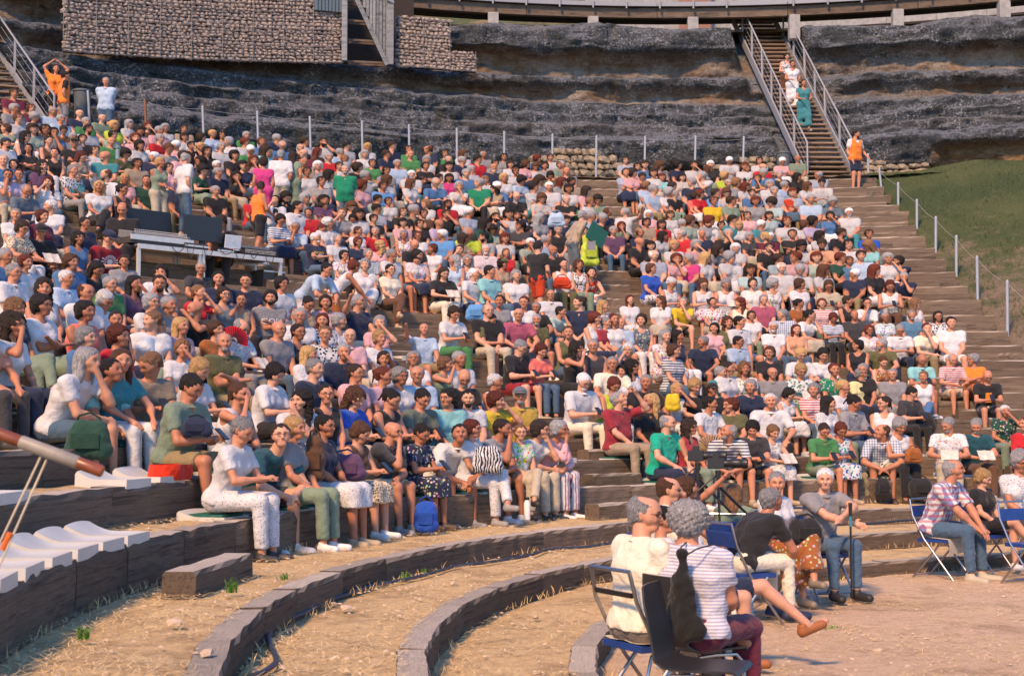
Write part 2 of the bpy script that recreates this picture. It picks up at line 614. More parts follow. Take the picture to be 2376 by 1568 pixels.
'13': """120 55 m gs t.black - L f g
290 75 w kL v.black - L r
480 65 m gf s.blue:pl - L l g
30 145 w gb s.white - L f g
170 155 m gs s.paleblue - L r
72 205 m gs s.blue:pl - L d
240 220 w rb t.blue:fl - L f g
385 175 w bl v.white - L r
515 130 m ks t.white jeans P d
42 300 w db v.aqua:fl
248 265 m gs t.orangered shorts.khaki A r
410 275 m gs s.paleblue - B d g
612 290 w gc t.slate - P d
20 435 w db t.teal:fl - L d g
185 475 w rs t.white - H f g
430 465 w kb t.lilac - L r
588 450 w kc t.blue - H f
765 405 m ws s.white:st shorts.teal L d b
355 520 w bb t.white - L r g
235 605 w kp t.black - A f
495 620 w kL t.white:fl - L r
697 595 m ds t.black - L r b,cap.sage
948 605 w dp v.royal - L d
935 705 w ll t.aqua jeans P l
755 705 w kp v.white - L d
508 695 m ds t.peach - P f b
320 715 w kL t.white:dt - P d
25 640 w ws t.maroon - L f g
870 805 m ks s.paleblue - L d
455 795 w rb t.green:fl - L d g
260 795 w rs v.red:fl - L l
685 825 w rs t.darkgreen - L r
1120 830 w gb s.white - L d
1215 860 m kc t.navy - H l b
105 835 w ds t.teal:fl
130 905 m wf s.white - L d
300 905 m gs t.white - P d b,g
530 915 w bl t.white - L r
760 905 m bs t.steel - L d
1000 930 w rL v.black - B r
805 1005 m ws p.navy - L l
1135 1045 w rl v.cream:dt trousers.brown P d
1265 1025 m gs p.navy trousers.khaki C f
50 1045 w gc v.tan:fl - L r
300 1035 w bb t.white:fl trousers.white L r
565 1045 w bl t.beige skirt.white P d g
290 1255 w kp t.rust - L r
500 1245 w rb t.red:st - L f
740 1225 w ds v.black - L r
920 1245 w ks s.white - C f g
390 1355 w kp t.white - C r g
605 1395 w rc t.blue:st - P d
800 1375 m x0 t.charcoal - L f
1085 1375 w gs s.aqua:fl - L f g
1372 1245 w lL v.white - L r g
1332 1355 m gs t.steel - L f b
1575 1365 w kl t.black:fl - L f g
1695 1425 m ks t.white shorts.white L f
1470 1455 w rp t.cream trousers.khaki C f
1220 1515 m gs p.white trousers.navy P d g
935 1510 w rc t.pink:fl - L d g
130 1355 m gs s.blue:pl - L l
50 1485 m ws p.white - L f b,g
260 1515 w rl v.peach - L d""",
'20': """-90 -50 m gs t.salmon trousers.charcoal K r
830 110 m gl t.white shorts.denim C r
1045 190 m ks t.aqua trousers.teal:fk F r
1140 200 w bl t.teal - K f
1405 205 w ls t.taupe - P l
1700 100 w lc t.white:st - H f
1865 290 w yb t.white trousers.white P d
1790 430 m ks p.sage shorts.khaki P r
2235 520 w bp v.white trousers.blue H r s
2262 855 w gs t.white trousers.slate:dt P r
2085 40 m gf p.olive trousers.khaki A f b""",
'21': """185 330 w kc s.white trousers.black P r
500 150 w yl s.white - L r
555 270 m gs t.navy - L r
820 130 m gs s.navy - H f
930 325 m ds s.pink - L r g
1190 195 w db t.white - L f
1190 345 w rp t.pink - L r
1340 355 w gc t.white - L d g
1465 195 w gb t.white:fl - R f g
1500 340 m gf s.paleblue - L f g
1760 240 w lb v.sage - H r
1890 195 m gs t.white - L d
1935 350 m x0 t.black - P f b,g
2220 405 w ws v.white - L r
430 560 w kL t.white - C l
660 470 w kp v.black - L f g
930 520 w bL t.royal - P d
1265 515 w kp v.black - P r
1550 560 m ks t.sagegrey - P d
1790 545 w kb t.aqua - L l g
1970 560 m ks t.white - L f b
2230 580 w rc p.yellow - H r
245 815 m ds t.petrol shorts.charcoal F f g
375 835 w yb t.grey - L d
650 815 w ks t.navy skirt.brown:dt L r g
980 875 w bb v.brown skirt.beige:lp P r
1280 870 m x0 s.charcoal shorts.beige C d g
1545 880 w ks t.navy:fk skirt.navy:fk P d
1895 865 m ks s.cream:pl shorts.denim F f
2010 840 w rb t.white trousers.black:dt L r g
2290 840 m ds t.grey shorts.brown C r b""",
'22': """75 520 m gs p.mustard trousers.navy A f b,cap.slate
80 85 m gs s.black shorts.darkred P r g
270 115 w rb t.coral jeans P d
600 95 w kL v.black skirt.black H r
750 75 m gs v.charcoal - L f g
1075 95 w wc v.navy - H f g
930 230 m gs p.cream trousers.grey K f g
1115 265 w kL v.white - L r
665 400 m ws s.white:pl trousers.cream P d b,g
945 410 w rb v.lime - P d g
1240 395 m gs p.black - K f
990 570 m gs s.rosered trousers.tan D r
1280 570 w yl p.black jeans L l
1525 480 w yb v.white - H d
1690 415 w yc t.black - B d
1930 360 m gs p.teal - L r
2150 265 w lL t.tan:fl - L f
2000 250 w dp s.white - L r
2100 80 m ks s.paleblue - L r g
1500 95 w bb t.navy:st jeans L r
1768 65 m gs t.navy - K l
2205 405 w gb t.navy trousers.black K f
1830 610 m ks t.white - K r
2020 620 w rb t.olive - L l g
1855 520 m ks t.black - L d cap.black
1440 790 m gf p.turquoise trousers.navy K r b,g
1640 825 w dL v.rosered - L r
1995 840 m gf p.navy:st shorts.navy F l b
2220 840 m kc t.charcoal shorts.black P f
260 850 w db t.white trousers.beige C r g
80 900 w ls t.lime:fl trousers.beige L f g
440 825 w gb l.pink trousers.rose:sv C r g
1010 310 w kc v.white""",
'23': """10 105 w bb t.black - L f g
300 130 w yb s.white - B d g
505 135 w kb t.white:fl - B d
300 260 w yb t.green:fl trousers.green B d g
605 250 w rs t.emerald:fk - L d
825 85 w kb v.black - L l
1045 75 m gs t.olive - K l b
870 255 w gs t.black - L f g
1060 225 w bs v.rust:fk - P d
1420 215 m x0 p.aqua shorts.beige P d
1705 240 m gf s.red:st shorts.beige B d
1890 200 w gc t.orange trousers.rust A l g
2025 360 m x0 t.black shorts.charcoal P f g
1145 355 m gs t.grey trousers.grey L f g
860 375 m gs p.lemon - L r b
690 410 w yp t.white trousers.blue L r
415 480 w gc t.red:st jeans L f
35 380 m x0 p.grey - L f g
185 545 w kb v.white:fl - P r
550 600 w kl t.black:dt - L r
790 590 m kp s.grey jeans P r
1060 590 w dp v.white - L l g
1320 540 m ks s.charcoal trousers.black P r g
1430 400 w ls v.white trousers.blue L f
15 570 m ws s.white trousers.black K f
35 870 w lb v.beige:fl skirt.beige:fl B d
505 860 m ds p.green shorts.sage P d g
660 850 w rb v.blue:fl skirt.blue:fl P d g
1040 840 m bf s.blue:pl shorts.beige F l
1205 800 w gc v.white trousers.black P d
1650 805 m gs t.white:fk trousers.beige B l b
1910 815 m gs t.petrol trousers.brown B f b
2180 705 w ws t.darkgreen:fk trousers.sage H f
2370 790 w bs l.red trousers.black L l"""}
# ================================================================ figures
def smin(a, b, k):
    h = np.clip(.5+.5*(b-a)/k, 0, 1)
    return b+(a-b)*h-k*h*(1-h)
def smax(a, b, k): return -smin(-a, -b, k)
class Field:
    """a signed distance field on a (nonuniform) grid, only filled near the shapes put into it"""
    def __init__(s, ax, ay, az):
        s.ax = ax; s.ay = ay; s.az = az; s.f = np.full((len(ax), len(ay), len(az)), .12, np.float32)
    def sub(s, lo, hi):
        r = []
        for A, l, h in zip((s.ax, s.ay, s.az), lo, hi):
            i = max(int(np.searchsorted(A, l))-1, 0); j = min(int(np.searchsorted(A, h))+1, len(A))
            if i >= j-1: return None
            r.append(slice(i, j))
        return tuple(r)
    def pts(s, sl):
        return s.ax[sl[0]][:, None, None], s.ay[sl[1]][None, :, None], s.az[sl[2]][None, None, :]
    def cap(s, a, b, ra, rb, k=.03, sc=None, cut=None):
        a = np.array(a, float); b = np.array(b, float); m = max(ra, rb)*(max(1, 1 if sc is None else max(sc)))+k+.03
        sl = s.sub(np.minimum(a, b)-m, np.maximum(a, b)+m)
        if sl is None: return
        X, Y, Z = s.pts(sl)
        d = b-a; L = float(d@d)+1e-9
        px, py, pz = X-a[0], Y-a[1], Z-a[2]
        t = np.clip((px*d[0]+py*d[1]+pz*d[2])/L, 0, 1)
        qx, qy, qz = px-t*d[0], py-t*d[1], pz-t*d[2]
        if sc is not None: qx, qy, qz = qx/sc[0], qy/sc[1], qz/sc[2]
        D = np.sqrt(qx*qx+qy*qy+qz*qz)-(ra+(rb-ra)*t)
        if cut is not None:
            c, n = cut; n = np.array(n, float); n /= np.linalg.norm(n)
            D = np.maximum(D, (X-c[0])*n[0]+(Y-c[1])*n[1]+(Z-c[2])*n[2])
        s.f[sl] = smin(s.f[sl], D.astype(np.float32), k)
    def carve(s, c, r, k=.01, sc=(1, 1, 1)):
        c = np.array(c, float); m = r*max(sc)+k+.02
        sl = s.sub(c-m, c+m)
        if sl is None: return
        X, Y, Z = s.pts(sl)
        D = np.sqrt(((X-c[0])/sc[0])**2+((Y-c[1])/sc[1])**2+((Z-c[2])/sc[2])**2)-r
        s.f[sl] = smax(s.f[sl], -D.astype(np.float32), k)
    def half(s, c, n):
        n = np.array(n, float); n /= np.linalg.norm(n)
        X, Y, Z = s.pts((slice(None),)*3)
        s.f = np.maximum(s.f, ((X-c[0])*n[0]+(Y-c[1])*n[1]+(Z-c[2])*n[2]).astype(np.float32))
    def wobble(s, amp, fr, seed=0):
        X, Y, Z = s.pts((slice(None),)*3); q = seed*1.7
        s.f += (amp*(np.sin(fr*(X+.4*Z)+q)*np.sin(fr*.9*(Z-.3*Y)+2*q)+.6*np.sin(fr*1.9*(Y+.6*Z-.3*X)+q)*np.sin(fr*1.7*(X-.5*Z)+3*q))).astype(np.float32)
    def folds(s, amp, seed=0):      # ridged creases that run across the cloth
        X, Y, Z = s.pts((slice(None),)*3); q = seed*2.3
        w = 9*np.sin(7*X+q)+6*np.sin(9*Z+5*Y+q)
        r = 1-np.abs(np.sin(19*Z+14*Y+.5*w+q)); r2 = 1-np.abs(np.sin(24*X-13*Z+.4*w+2*q))
        s.f -= (amp*(r**3+.7*r2**3-.5)).astype(np.float32)
    def surf(s): return nets(s.f, s.ax, s.ay, s.az)
def nets(f, ax, ay, az):
    sg = f < 0; nx, ny, nz = f.shape
    c = [sg[i:nx-1+i, j:ny-1+j, k:nz-1+k] for i in (0, 1) for j in (0, 1) for k in (0, 1)]
    n = sum(x.astype(np.int8) for x in c); act = (n > 0) & (n < 8)
    I, J, K = np.nonzero(act)
    idx = np.full(act.shape, -1, np.int32); idx[I, J, K] = np.arange(len(I))
    acc = np.zeros((len(I), 3)); cnt = np.zeros(len(I))
    co = [(i, j, k) for i in (0, 1) for j in (0, 1) for k in (0, 1)]
    for a in range(8):
        for b in range(a+1, 8):
            if sum(abs(p-q) for p, q in zip(co[a], co[b])) != 1: continue
            A, B = co[a], co[b]
            fa = f[I+A[0], J+A[1], K+A[2]]; fb = f[I+B[0], J+B[1], K+B[2]]
            m = (fa < 0) != (fb < 0)
            t = np.where(m, fa/np.where(m, fa-fb, 1), 0)
            for d, (ar, ii) in enumerate(((ax, I), (ay, J), (az, K))):
                pa = ar[ii+A[d]]; pb = ar[ii+B[d]]
                acc[:, d] += np.where(m, pa+(pb-pa)*t, 0)
            cnt += m
    V = acc/cnt[:, None]
    Q = []
    def faces(e0, e1, get, flipaxis):
        m = e0 != e1; i, j, k = np.nonzero(m); fl = e0[i, j, k]
        q = get(i, j, k); ok = (q >= 0).all(1); q = q[ok]; fl = fl[ok]
        q[~fl] = q[~fl][:, ::-1]; Q.append(q)
    m0 = sg[:-1, 1:-1, 1:-1]; m1 = sg[1:, 1:-1, 1:-1]
    faces(m0, m1, lambda i, j, k: np.stack([idx[i, j, k], idx[i, j+1, k], idx[i, j+1, k+1], idx[i, j, k+1]], 1), 0)
    m0 = sg[1:-1, :-1, 1:-1]; m1 = sg[1:-1, 1:, 1:-1]
    faces(m0, m1, lambda i, j, k: np.stack([idx[i, j, k], idx[i, j, k+1], idx[i+1, j, k+1], idx[i+1, j, k]], 1), 0)
    m0 = sg[1:-1, 1:-1, :-1]; m1 = sg[1:-1, 1:-1, 1:]
    faces(m0, m1, lambda i, j, k: np.stack([idx[i, j, k], idx[i+1, j, k], idx[i+1, j+1, k], idx[i, j+1, k]], 1), 0)
    return V, np.concatenate(Q)
def axis(lo, hi, h, fine=()):
    out = [lo]; 
    while out[-1] < hi:
        x = out[-1]; st = h
        for a, b, g in fine:
            if a-h < x < b: st = min(st, g if x >= a else max(g, (h+g)/2))
        out.append(x+st)
    return np.array(out)
v3 = lambda *a: np.array(a, float)
def ik(S, W, l1, l2, hint):
    d = W-S; L = np.linalg.norm(d); L2 = min(L, (l1+l2)*.995)
    W = S+d*(L2/L); d = d/L
    a = (l1*l1-l2*l2+L2*L2)/2/L2; h = math.sqrt(max(l1*l1-a*a, 0))
    n = hint-d*(hint@d); n = n/(np.linalg.norm(n)+1e-9)
    return S+d*a+n*h, W
def rotz(a): c, s = math.cos(a), math.sin(a); return np.array([[c, -s, 0], [s, c, 0], [0, 0, 1.]])
def rotx(a): c, s = math.cos(a), math.sin(a); return np.array([[1., 0, 0], [0, c, -s], [0, s, c]])
# lean (deg), head pitch (deg, + = down), arm code
POSES = dict(L=(4, 4), K=(12, 2), P=(16, 30), B=(13, 26), C=(26, 4), A=(2, 2), F=(38, -8), H=(10, 4), R=(0, -8), D=(2, -22), S=(2, 3), G=(46, 18), W=(2, 14), N=(0, 8))
def skeleton(pose, sex, yaw=0., pitch=None, mir=1, seat_h=.43, **o):
    """joints of a figure facing -Y; seated: origin on the seat's front edge, standing: on the ground"""
    m = sex == 'm'; lean, hp = POSES[pose]; lean = o.get('lean', lean); hp = hp if pitch is None else pitch
    J = dict(sex=sex, pose=pose); st = pose in 'SGWN'; J['stand'] = st
    P = v3(0, .03, .95 if m else .90) if st else v3(0, .16, .115)
    if pose == 'G': P = v3(0, .10, .92)
    le = math.radians(lean); up = v3(0, -math.sin(le), math.cos(le)); up2 = v3(0, -math.sin(le*1.35), math.cos(le*1.35))
    T = .50 if m else .46
    Cst = P+up*(T*.55); N = Cst+up2*(T*.45)
    sw = .192 if m else .166
    side = v3(math.cos(math.radians(o.get('twist', 0))), math.sin(math.radians(o.get('twist', 0))), 0)
    J['side'] = side
    Hc = N+v3(0, -math.sin(le)*.10-.022, .175 - abs(math.sin(le))*.03)
    yw = math.radians(yaw); R = rotz(yw)@rotx(math.radians(hp))
    J.update(P=P, C=Cst, N=N, Hc=Hc, R=R, yaw=yw, pitch=math.radians(hp), up=up, sw=sw)
    la, lf = (.29, .25) if m else (.265, .23)
    for s in (-1, 1):
        S = N+side*(s*sw)+v3(0, .01, -.035)
        asym = s == mir; down = v3(s*.35, .25, -1); W = None
        if pose == 'L': W = v3(s*.05, -.13, .17); hint = v3(s*.8, .5, -.6)
        elif pose == 'K': W = v3(s*.13, -.25, .20); hint = v3(s*.9, .3, -.3)
        elif pose == 'P': W = v3(s*.05, -.27, .30); hint = v3(s*.7, .3, -1)
        elif pose == 'B': W = v3(s*.11, -.27, .27); hint = v3(s*.9, .3, -.8)
        elif pose == 'A': W = P+v3(-s*.13, -.20-(.05 if asym else 0), .24+(.04 if asym else 0)); hint = v3(s*1, .3, -.6)
        elif pose == 'F': W = v3(s*.045, -.40, .10); hint = v3(s*1, .2, 0)
        elif pose == 'C':
            if asym: W = Hc+R@v3(s*.02, -.105, -.135); hint = v3(s*.35, -.3, -1)
            else: W = v3(-s*.06, -.27, .20); hint = v3(s*.9, .1, -.5)
        elif pose in 'HD':
            if asym:
                W = Hc+R@(v3(s*.07, -.14, -.09) if pose == 'H' else v3(s*.05, -.24, -.02)); hint = v3(s*.8, -.3, -1)
            else: W = v3(s*.06, -.16, .18); hint = v3(s*.8, .4, -.6)
        elif pose == 'R':
            if asym: W = S+v3(s*.30, -.36, .20); hint = v3(s*.5, .3, -1)
            else: W = v3(s*.10, -.2, .20); hint = v3(s*.8, .3, -.6)
        elif pose == 'S': W = P+v3(s*.17, -.05, -.04); hint = v3(s*.5, 1, 0)
        elif pose == 'W': W = P+v3(s*.12, -.24, .10); hint = v3(s*.7, 1, -.4)
        elif pose == 'N': W = P+v3(s*.05, .18, -.02); hint = v3(s*1, 1, 0)
        elif pose == 'G': W = P+v3(s*.08, -.62, -.10); hint = v3(s*.7, .3, 0)
        ov = o.get('hl' if s < 0 else 'hr')
        if ov is not None: W = np.array(ov, float); hint = np.array(o.get('el' if s < 0 else 'er', hint), float)
        E, W = ik(S, W, la, lf, hint)
        J['S%d' % s] = S; J['E%d' % s] = E; J['W%d' % s] = W
        fd = (W-E)/np.linalg.norm(W-E); J['hd%d' % s] = fd
        # legs
        hp_ = P+v3(s*(.088 if m else .092), -.01 if not st else 0, -.01)
        if st:
            stp = {'W': -s*mir*.16}.get(pose, 0.)
            An = v3(s*.10, .02+stp, .085); Kn, An = ik(hp_, An, .43*(P[2]/.95), .425*(P[2]/.95), v3(0, -1, 0))
            toe = An+v3(s*.02, -.19, -.055)
        else:
            sp = o.get('spread', .13 if m else .09)
            Kn = v3(s*sp, -.30 if m else -.27, .105); An = v3(s*(sp*.9+.01), -.33 if m else -.29, -seat_h+.085)
            toe = An+v3(s*.03, -.18, -.05)
            if o.get('cross') and s == mir:
                Kn = v3(-s*.02, -.33, .20); An = v3(-s*.20, -.52, -.14); toe = An+v3(-s*.05, -.17, -.04)
            kv = o.get('kl' if s < 0 else 'kr'); av = o.get('al' if s < 0 else 'ar')
            if kv is not None: Kn = np.array(kv, float)
            if av is not None: An = np.array(av, float); toe = An+np.array(o.get('tl' if s < 0 else 'tr', (s*.03, -.18, -.05)), float)
        J['H%d' % s] = hp_; J['K%d' % s] = Kn; J['A%d' % s] = An; J['T%d' % s] = toe
    return J
def box_of(J, pad=.14):
    ks = [J[k] for k in J if isinstance(J[k], np.ndarray) and J[k].shape == (3,) and not k.startswith('hd') and k not in ('up', 'side')]
    A = np.array(ks); return A.min(0)-pad-v3(0, 0, .0), A.max(0)+pad
def grid_of(J, h, hf):
    lo, hi = box_of(J); H = J['Hc']; r = .135
    return [axis(lo[d], hi[d]+(.04 if d == 2 else 0), h, [(H[d]-r, H[d]+r, hf)] if hf < h else []) for d in range(3)]
def torso(Fd, J, g=0., belly=0.):
    m = J['sex'] == 'm'; P, C, N, up = J['P'], J['C'], J['N'], J['up']; sd = J['side']
    Fd.cap(P-v3(.085, 0, 0), P+v3(.085, 0, 0), .112+g, .112+g, .05)
    wl = P+up*.17; ww = .062 if m else .05
    wr = (.103 if m else .092)+g+belly*.4
    Fd.cap(wl-v3(ww, .01+belly*.4, 0), wl+v3(ww, -.01-belly*.4, 0), wr, wr, .07)
    ch = C+(N-C)*.25; cr = (.108 if m else .094)+g
    Fd.cap(ch-sd*.085, ch+sd*.085, cr, cr, .07)
    tp = C+(N-C)*.80
    Fd.cap(tp-sd*(J['sw']-.05), tp+sd*(J['sw']-.05), .068+g, .068+g, .06)
    if not m:
        for s in (-1, 1): Fd.cap(ch+sd*(s*.07)+v3(0, -.065, .0), ch+sd*(s*.07)+v3(0, -.08, -.01), .062+g, .058+g, .04)
def build_body(J, h, hf, fingers, belly=0.):
    Fd = Field(*grid_of(J, h, hf)); m = J['sex'] == 'm'
    torso(Fd, J, -.004, belly)
    P, N, Hc, R = J['P'], J['N'], J['Hc'], J['R']
    Fd.cap(N-v3(0, 0, .02), Hc+R@v3(0, .02, -.05), .062 if m else .052, .052 if m else .045, .035)
    def hp(*a): return Hc+R@(v3(*a)*.91)
    q = .95 if m else .90
    Fd.cap(hp(0, -.022, .030), hp(0, .036, .034), .079*q, .082*q, .02)
    Fd.cap(hp(0, -.030, -.005), hp(0, -.050, -.070), .068*q, .040*q, .03)
    Fd.cap(hp(-.012, -.066, -.083), hp(.012, -.066, -.083), .026, .026, .02)
    for s in (-1, 1):
        Fd.cap(hp(s*.035, -.072, -.025), hp(s*.045, -.045, -.02), .026, .034, .02)
        Fd.cap(hp(s*.012, -.094, .022), hp(s*.045, -.080, .024), .012, .012, .015)
        Fd.cap(hp(s*.078, .012, .010), hp(s*.074, .008, -.028), .014, .010, .006)
        Fd.carve(hp(s*.031, -.104, .004), .017, .012)
    Fd.cap(hp(0, -.094, .010), hp(0, -.113, -.026), .009, .014, .012)
    Fd.cap(hp(-.018, -.092, -.056), hp(.018, -.092, -.056), .010, .010, .008)
    Fd.carve(hp(0, -.108, -.0555), .006, .004, (3.5, 1, .5))
    for s in (-1, 1):
        S, E, W, hd = J['S%d' % s], J['E%d' % s], J['W%d' % s], J['hd%d' % s]
        w = 1. if m else .84
        Fd.cap(S, E, .054*w, .040*w, .035); Fd.cap(E, W, .041*w, .026*w, .02)
        Fd.cap(E+(W-E)*.25, E+(W-E)*.3, .042*w, .040*w, .03)
        # hand
        hint = v3(0, 0, 1); bx = np.cross(hd, hint); bx = bx/(np.linalg.norm(bx)+1e-6)
        if J['pose'] in 'CH': bx = R@v3(0, .3, 1)
        bn = np.cross(bx, hd); 
        inw = -1 if s > 0 else 1
        if fingers:
            Fd.cap(W+hd*.02, W+hd*.075, .026*w, .030*w, .015, None)
            Fd.cap(W+hd*.06-bx*.022, W+hd*.06+bx*.022, .016, .016, .01)
            for i in range(4):
                o = bx*((i-1.5)*.0195); fl = (.070, .078, .072, .056)[i]*w
                a = W+hd*.085+o; cu = .75 if J['pose'] in 'PBFAD' else .45
                dn = v3(0, 0, -1) if J['pose'] in 'LKAF' else bn*(-1)
                d1 = hd+dn*cu*.6; d1 /= np.linalg.norm(d1); b = a+d1*fl*.5
                d2 = hd+dn*cu*1.8; d2 /= np.linalg.norm(d2)
                Fd.cap(a, b, .0100, .0092, .004); Fd.cap(b, b+d2*fl*.5, .0092, .0080, .003)
            tb = W+hd*.03+bx*(.026*inw*(1 if bx[0]*s < 0 else 1)); td = hd*.8+bx*inw*.7; td /= np.linalg.norm(td)
            Fd.cap(tb, tb+td*.035, .0125, .011, .008); Fd.cap(tb+td*.035, tb+td*.035+(hd*.9+bx*inw*.2)*.028, .0105, .009, .004)
        else:
            Fd.cap(W+hd*.02, W+hd*.09, .028*w, .026*w, .012); Fd.cap(W+hd*.09, W+hd*.145+v3(0, 0, -.02), .024*w, .014, .01)
            Fd.cap(W+hd*.04, W+hd*.08+bx*.035*inw, .013, .011, .01)
        H, K, A, T = (J['%s%d' % (c, s)] for c in 'HKAT')
        Fd.cap(H, K, .086 if m else .090, .056, .04); Fd.cap(K, A, .054, .034, .025)
        Fd.cap(K+(A-K)*.2+v3(0, .02, 0), K+(A-K)*.45+v3(0, .015, 0), .045, .038, .03)
        Fd.cap(A+v3(0, .02, -.048), T+v3(0, .02, 0), .031, .024, .025)
    V, Q = Fd.surf()
    # face colouring, in head space
    L = (V-Hc)@R/.91; x, y, z = np.abs(L[:, 0]), L[:, 1], L[:, 2]
    fr = y < -.06
    g = lambda cx, cz, rx, rz: np.clip(1.6-((x-cx)/rx)**2-((z-cz)/rz)**2, 0, 1)*fr
    col = np.zeros((len(V), 4), np.float32); col[:, 3] = 1
    col[:, 0] = np.maximum(g(.033, .027, .017, .0045)*.75, g(.031, .006, .011, .0055)*.9)     # brows and eyes
    col[:, 1] = g(0, -.056, .021, .0065)                                                 # lips
    me = mesh_np('body', V, Q)
    at = me.color_attributes.new('face', 'FLOAT_COLOR', 'POINT'); at.data.foreach_set('color', col.ravel())
    return me
def build_top(J, kind, h, belly=0., seed=0, grow=0.):
    Fd = Field(*grid_of(J, h, h)); m = J['sex'] == 'm'; g = (.012 if kind in 'tpld' else .017 if kind == 's' else .009)+grow
    torso(Fd, J, g, belly)
    P, N = J['P'], J['N']
    Fd.cap(N-v3(0, 0, .05), N+v3(0, 0, .005), .075, .062, .03)
    frac = dict(t=.62, p=.68, s=.80, d=.35, l=1., v=.0)[kind]
    sh = J['stand']
    for s in (-1, 1):
        S, E, W = J['S%d' % s], J['E%d' % s], J['W%d' % s]
        w = 1. if m else .86
        if kind == 'l':
            Fd.cap(S, E, .068*w, .054*w, .03); n = W-E; Fd.cap(E, E+n*.86, .054*w, .042*w, .02, None, (E+n*.84, n))
        elif frac > 0:
            d = E-S; Fd.cap(S, S+d*(frac+.1), .070*w, (.064 if kind == 's' else .060)*w, .03, None, (S+d*frac, d))
    if not sh: Fd.cap(P-v3(.07, .01, .02), P+v3(.07, -.01, -.02), .118+g, .118+g, .04)
    # hem and neckline
    hem = P-J['up']*(.03 if not sh else .08) if kind != 'd' else P-v3(0, 0, .3)
    Fd.half(hem, -J['up'] if kind != 'd' else v3(0, 0, -1))
    nr = {'t': .066, 'p': .058, 's': .060, 'l': .064}.get(kind, .085)
    Fd.carve(N+v3(0, -.012, .055), nr, .006, (1, 1, 1.15)); 
    if kind in 'ps': Fd.carve(N+v3(0, -.075, -.0), .034, .004, (.6, 1, 1.9))
    if kind in 'vd':
        Fd.carve(N+v3(0, -.09, -.005), .062, .008)
        for s in (-1, 1):
            S = J['S%d' % s]; Fd.carve(S+J['side']*(s*.035)+v3(0, 0, .0), .074, .006, (.8, 1.2, 1.5)) if kind == 'v' else None
    Fd.wobble(.0045 if kind != 'v' else .002, 34, seed)
    Fd.folds(.006 if kind != 'v' else .003, seed)
    V, Q = Fd.surf()
    if kind in 'ps':                # a collar stands round the neck
        R0 = J['R'][:, 1]*0
        pts = []; n = 16
        for i in range(n+1):
            a = math.radians(-70+320*i/n-90+30); c, s_ = math.cos(a), math.sin(a)
            pts.append((N+v3(c*.066, s_*.062-.004, .028+.012*s_), N+v3(c*.087, s_*.083-.004, .0+.014*s_)))
        v0 = len(V); V = np.concatenate([V, np.array([p for pr in pts for p in pr])])
        Q = np.concatenate([Q, np.array([(v0+2*i, v0+2*i+2, v0+2*i+3, v0+2*i+1) for i in range(n)])])
    return mesh_np('top', V, Q)
def build_low(J, kind, h, seed=0):
    Fd = Field(*grid_of(J, h, h)); P = J['P']; m = J['sex'] == 'm'
    top = P+J['up']*.085; Fd.cap(P-v3(.085, 0, 0), P+v3(.085, 0, 0), .122, .122, .04, None, (top, J['up']))
    for s in (-1, 1):
        H, K, A = (J['%s%d' % (c, s)] for c in 'HKA')
        if kind == 'trousers' or kind == 'jeans':
            r2 = .052 if kind == 'jeans' or m else .060
            Fd.cap(H, K, .100, .072, .03); n = A-K; Fd.cap(K, A, .068, r2, .02, None, (K+n*.93, n))
        elif kind == 'shorts':
            n = K-H; Fd.cap(H, K, .104, .082, .03, None, (H+n*.86, n))
        else:
            Fd.cap(H, K, .105, .088, .06)
    if kind in ('skirt', 'dress', 'long_skirt'):
        K0, K1 = J['K-1'], J['K1']; A0 = (J['A-1']+J['A1'])/2; Km = (K0+K1)/2
        Fd.cap(K0, K1, .080, .080, .05); Fd.cap(J['H-1']*.4+K0*.6, J['H1']*.4+K1*.6, .085, .085, .06)
        e = .35 if kind != 'long_skirt' else .80
        for s in (-1, 1):
            K, A = J['K%d' % s], J['A%d' % s]; n = A-K
            Fd.cap(K, K+n*e, .082, .10, .06, None, (K+n*(e-.06), v3(0, 0, -1)))
        Fd.cap(K0+(J['A-1']-K0)*e*.8, K1+(J['A1']-K1)*e*.8, .085, .085, .06, None, (Km+(A0-Km)*(e-.06), v3(0, 0, -1)))
    Fd.wobble(.003, 26, seed); Fd.folds(.005, seed+4)
    return mesh_np(kind, *Fd.surf())
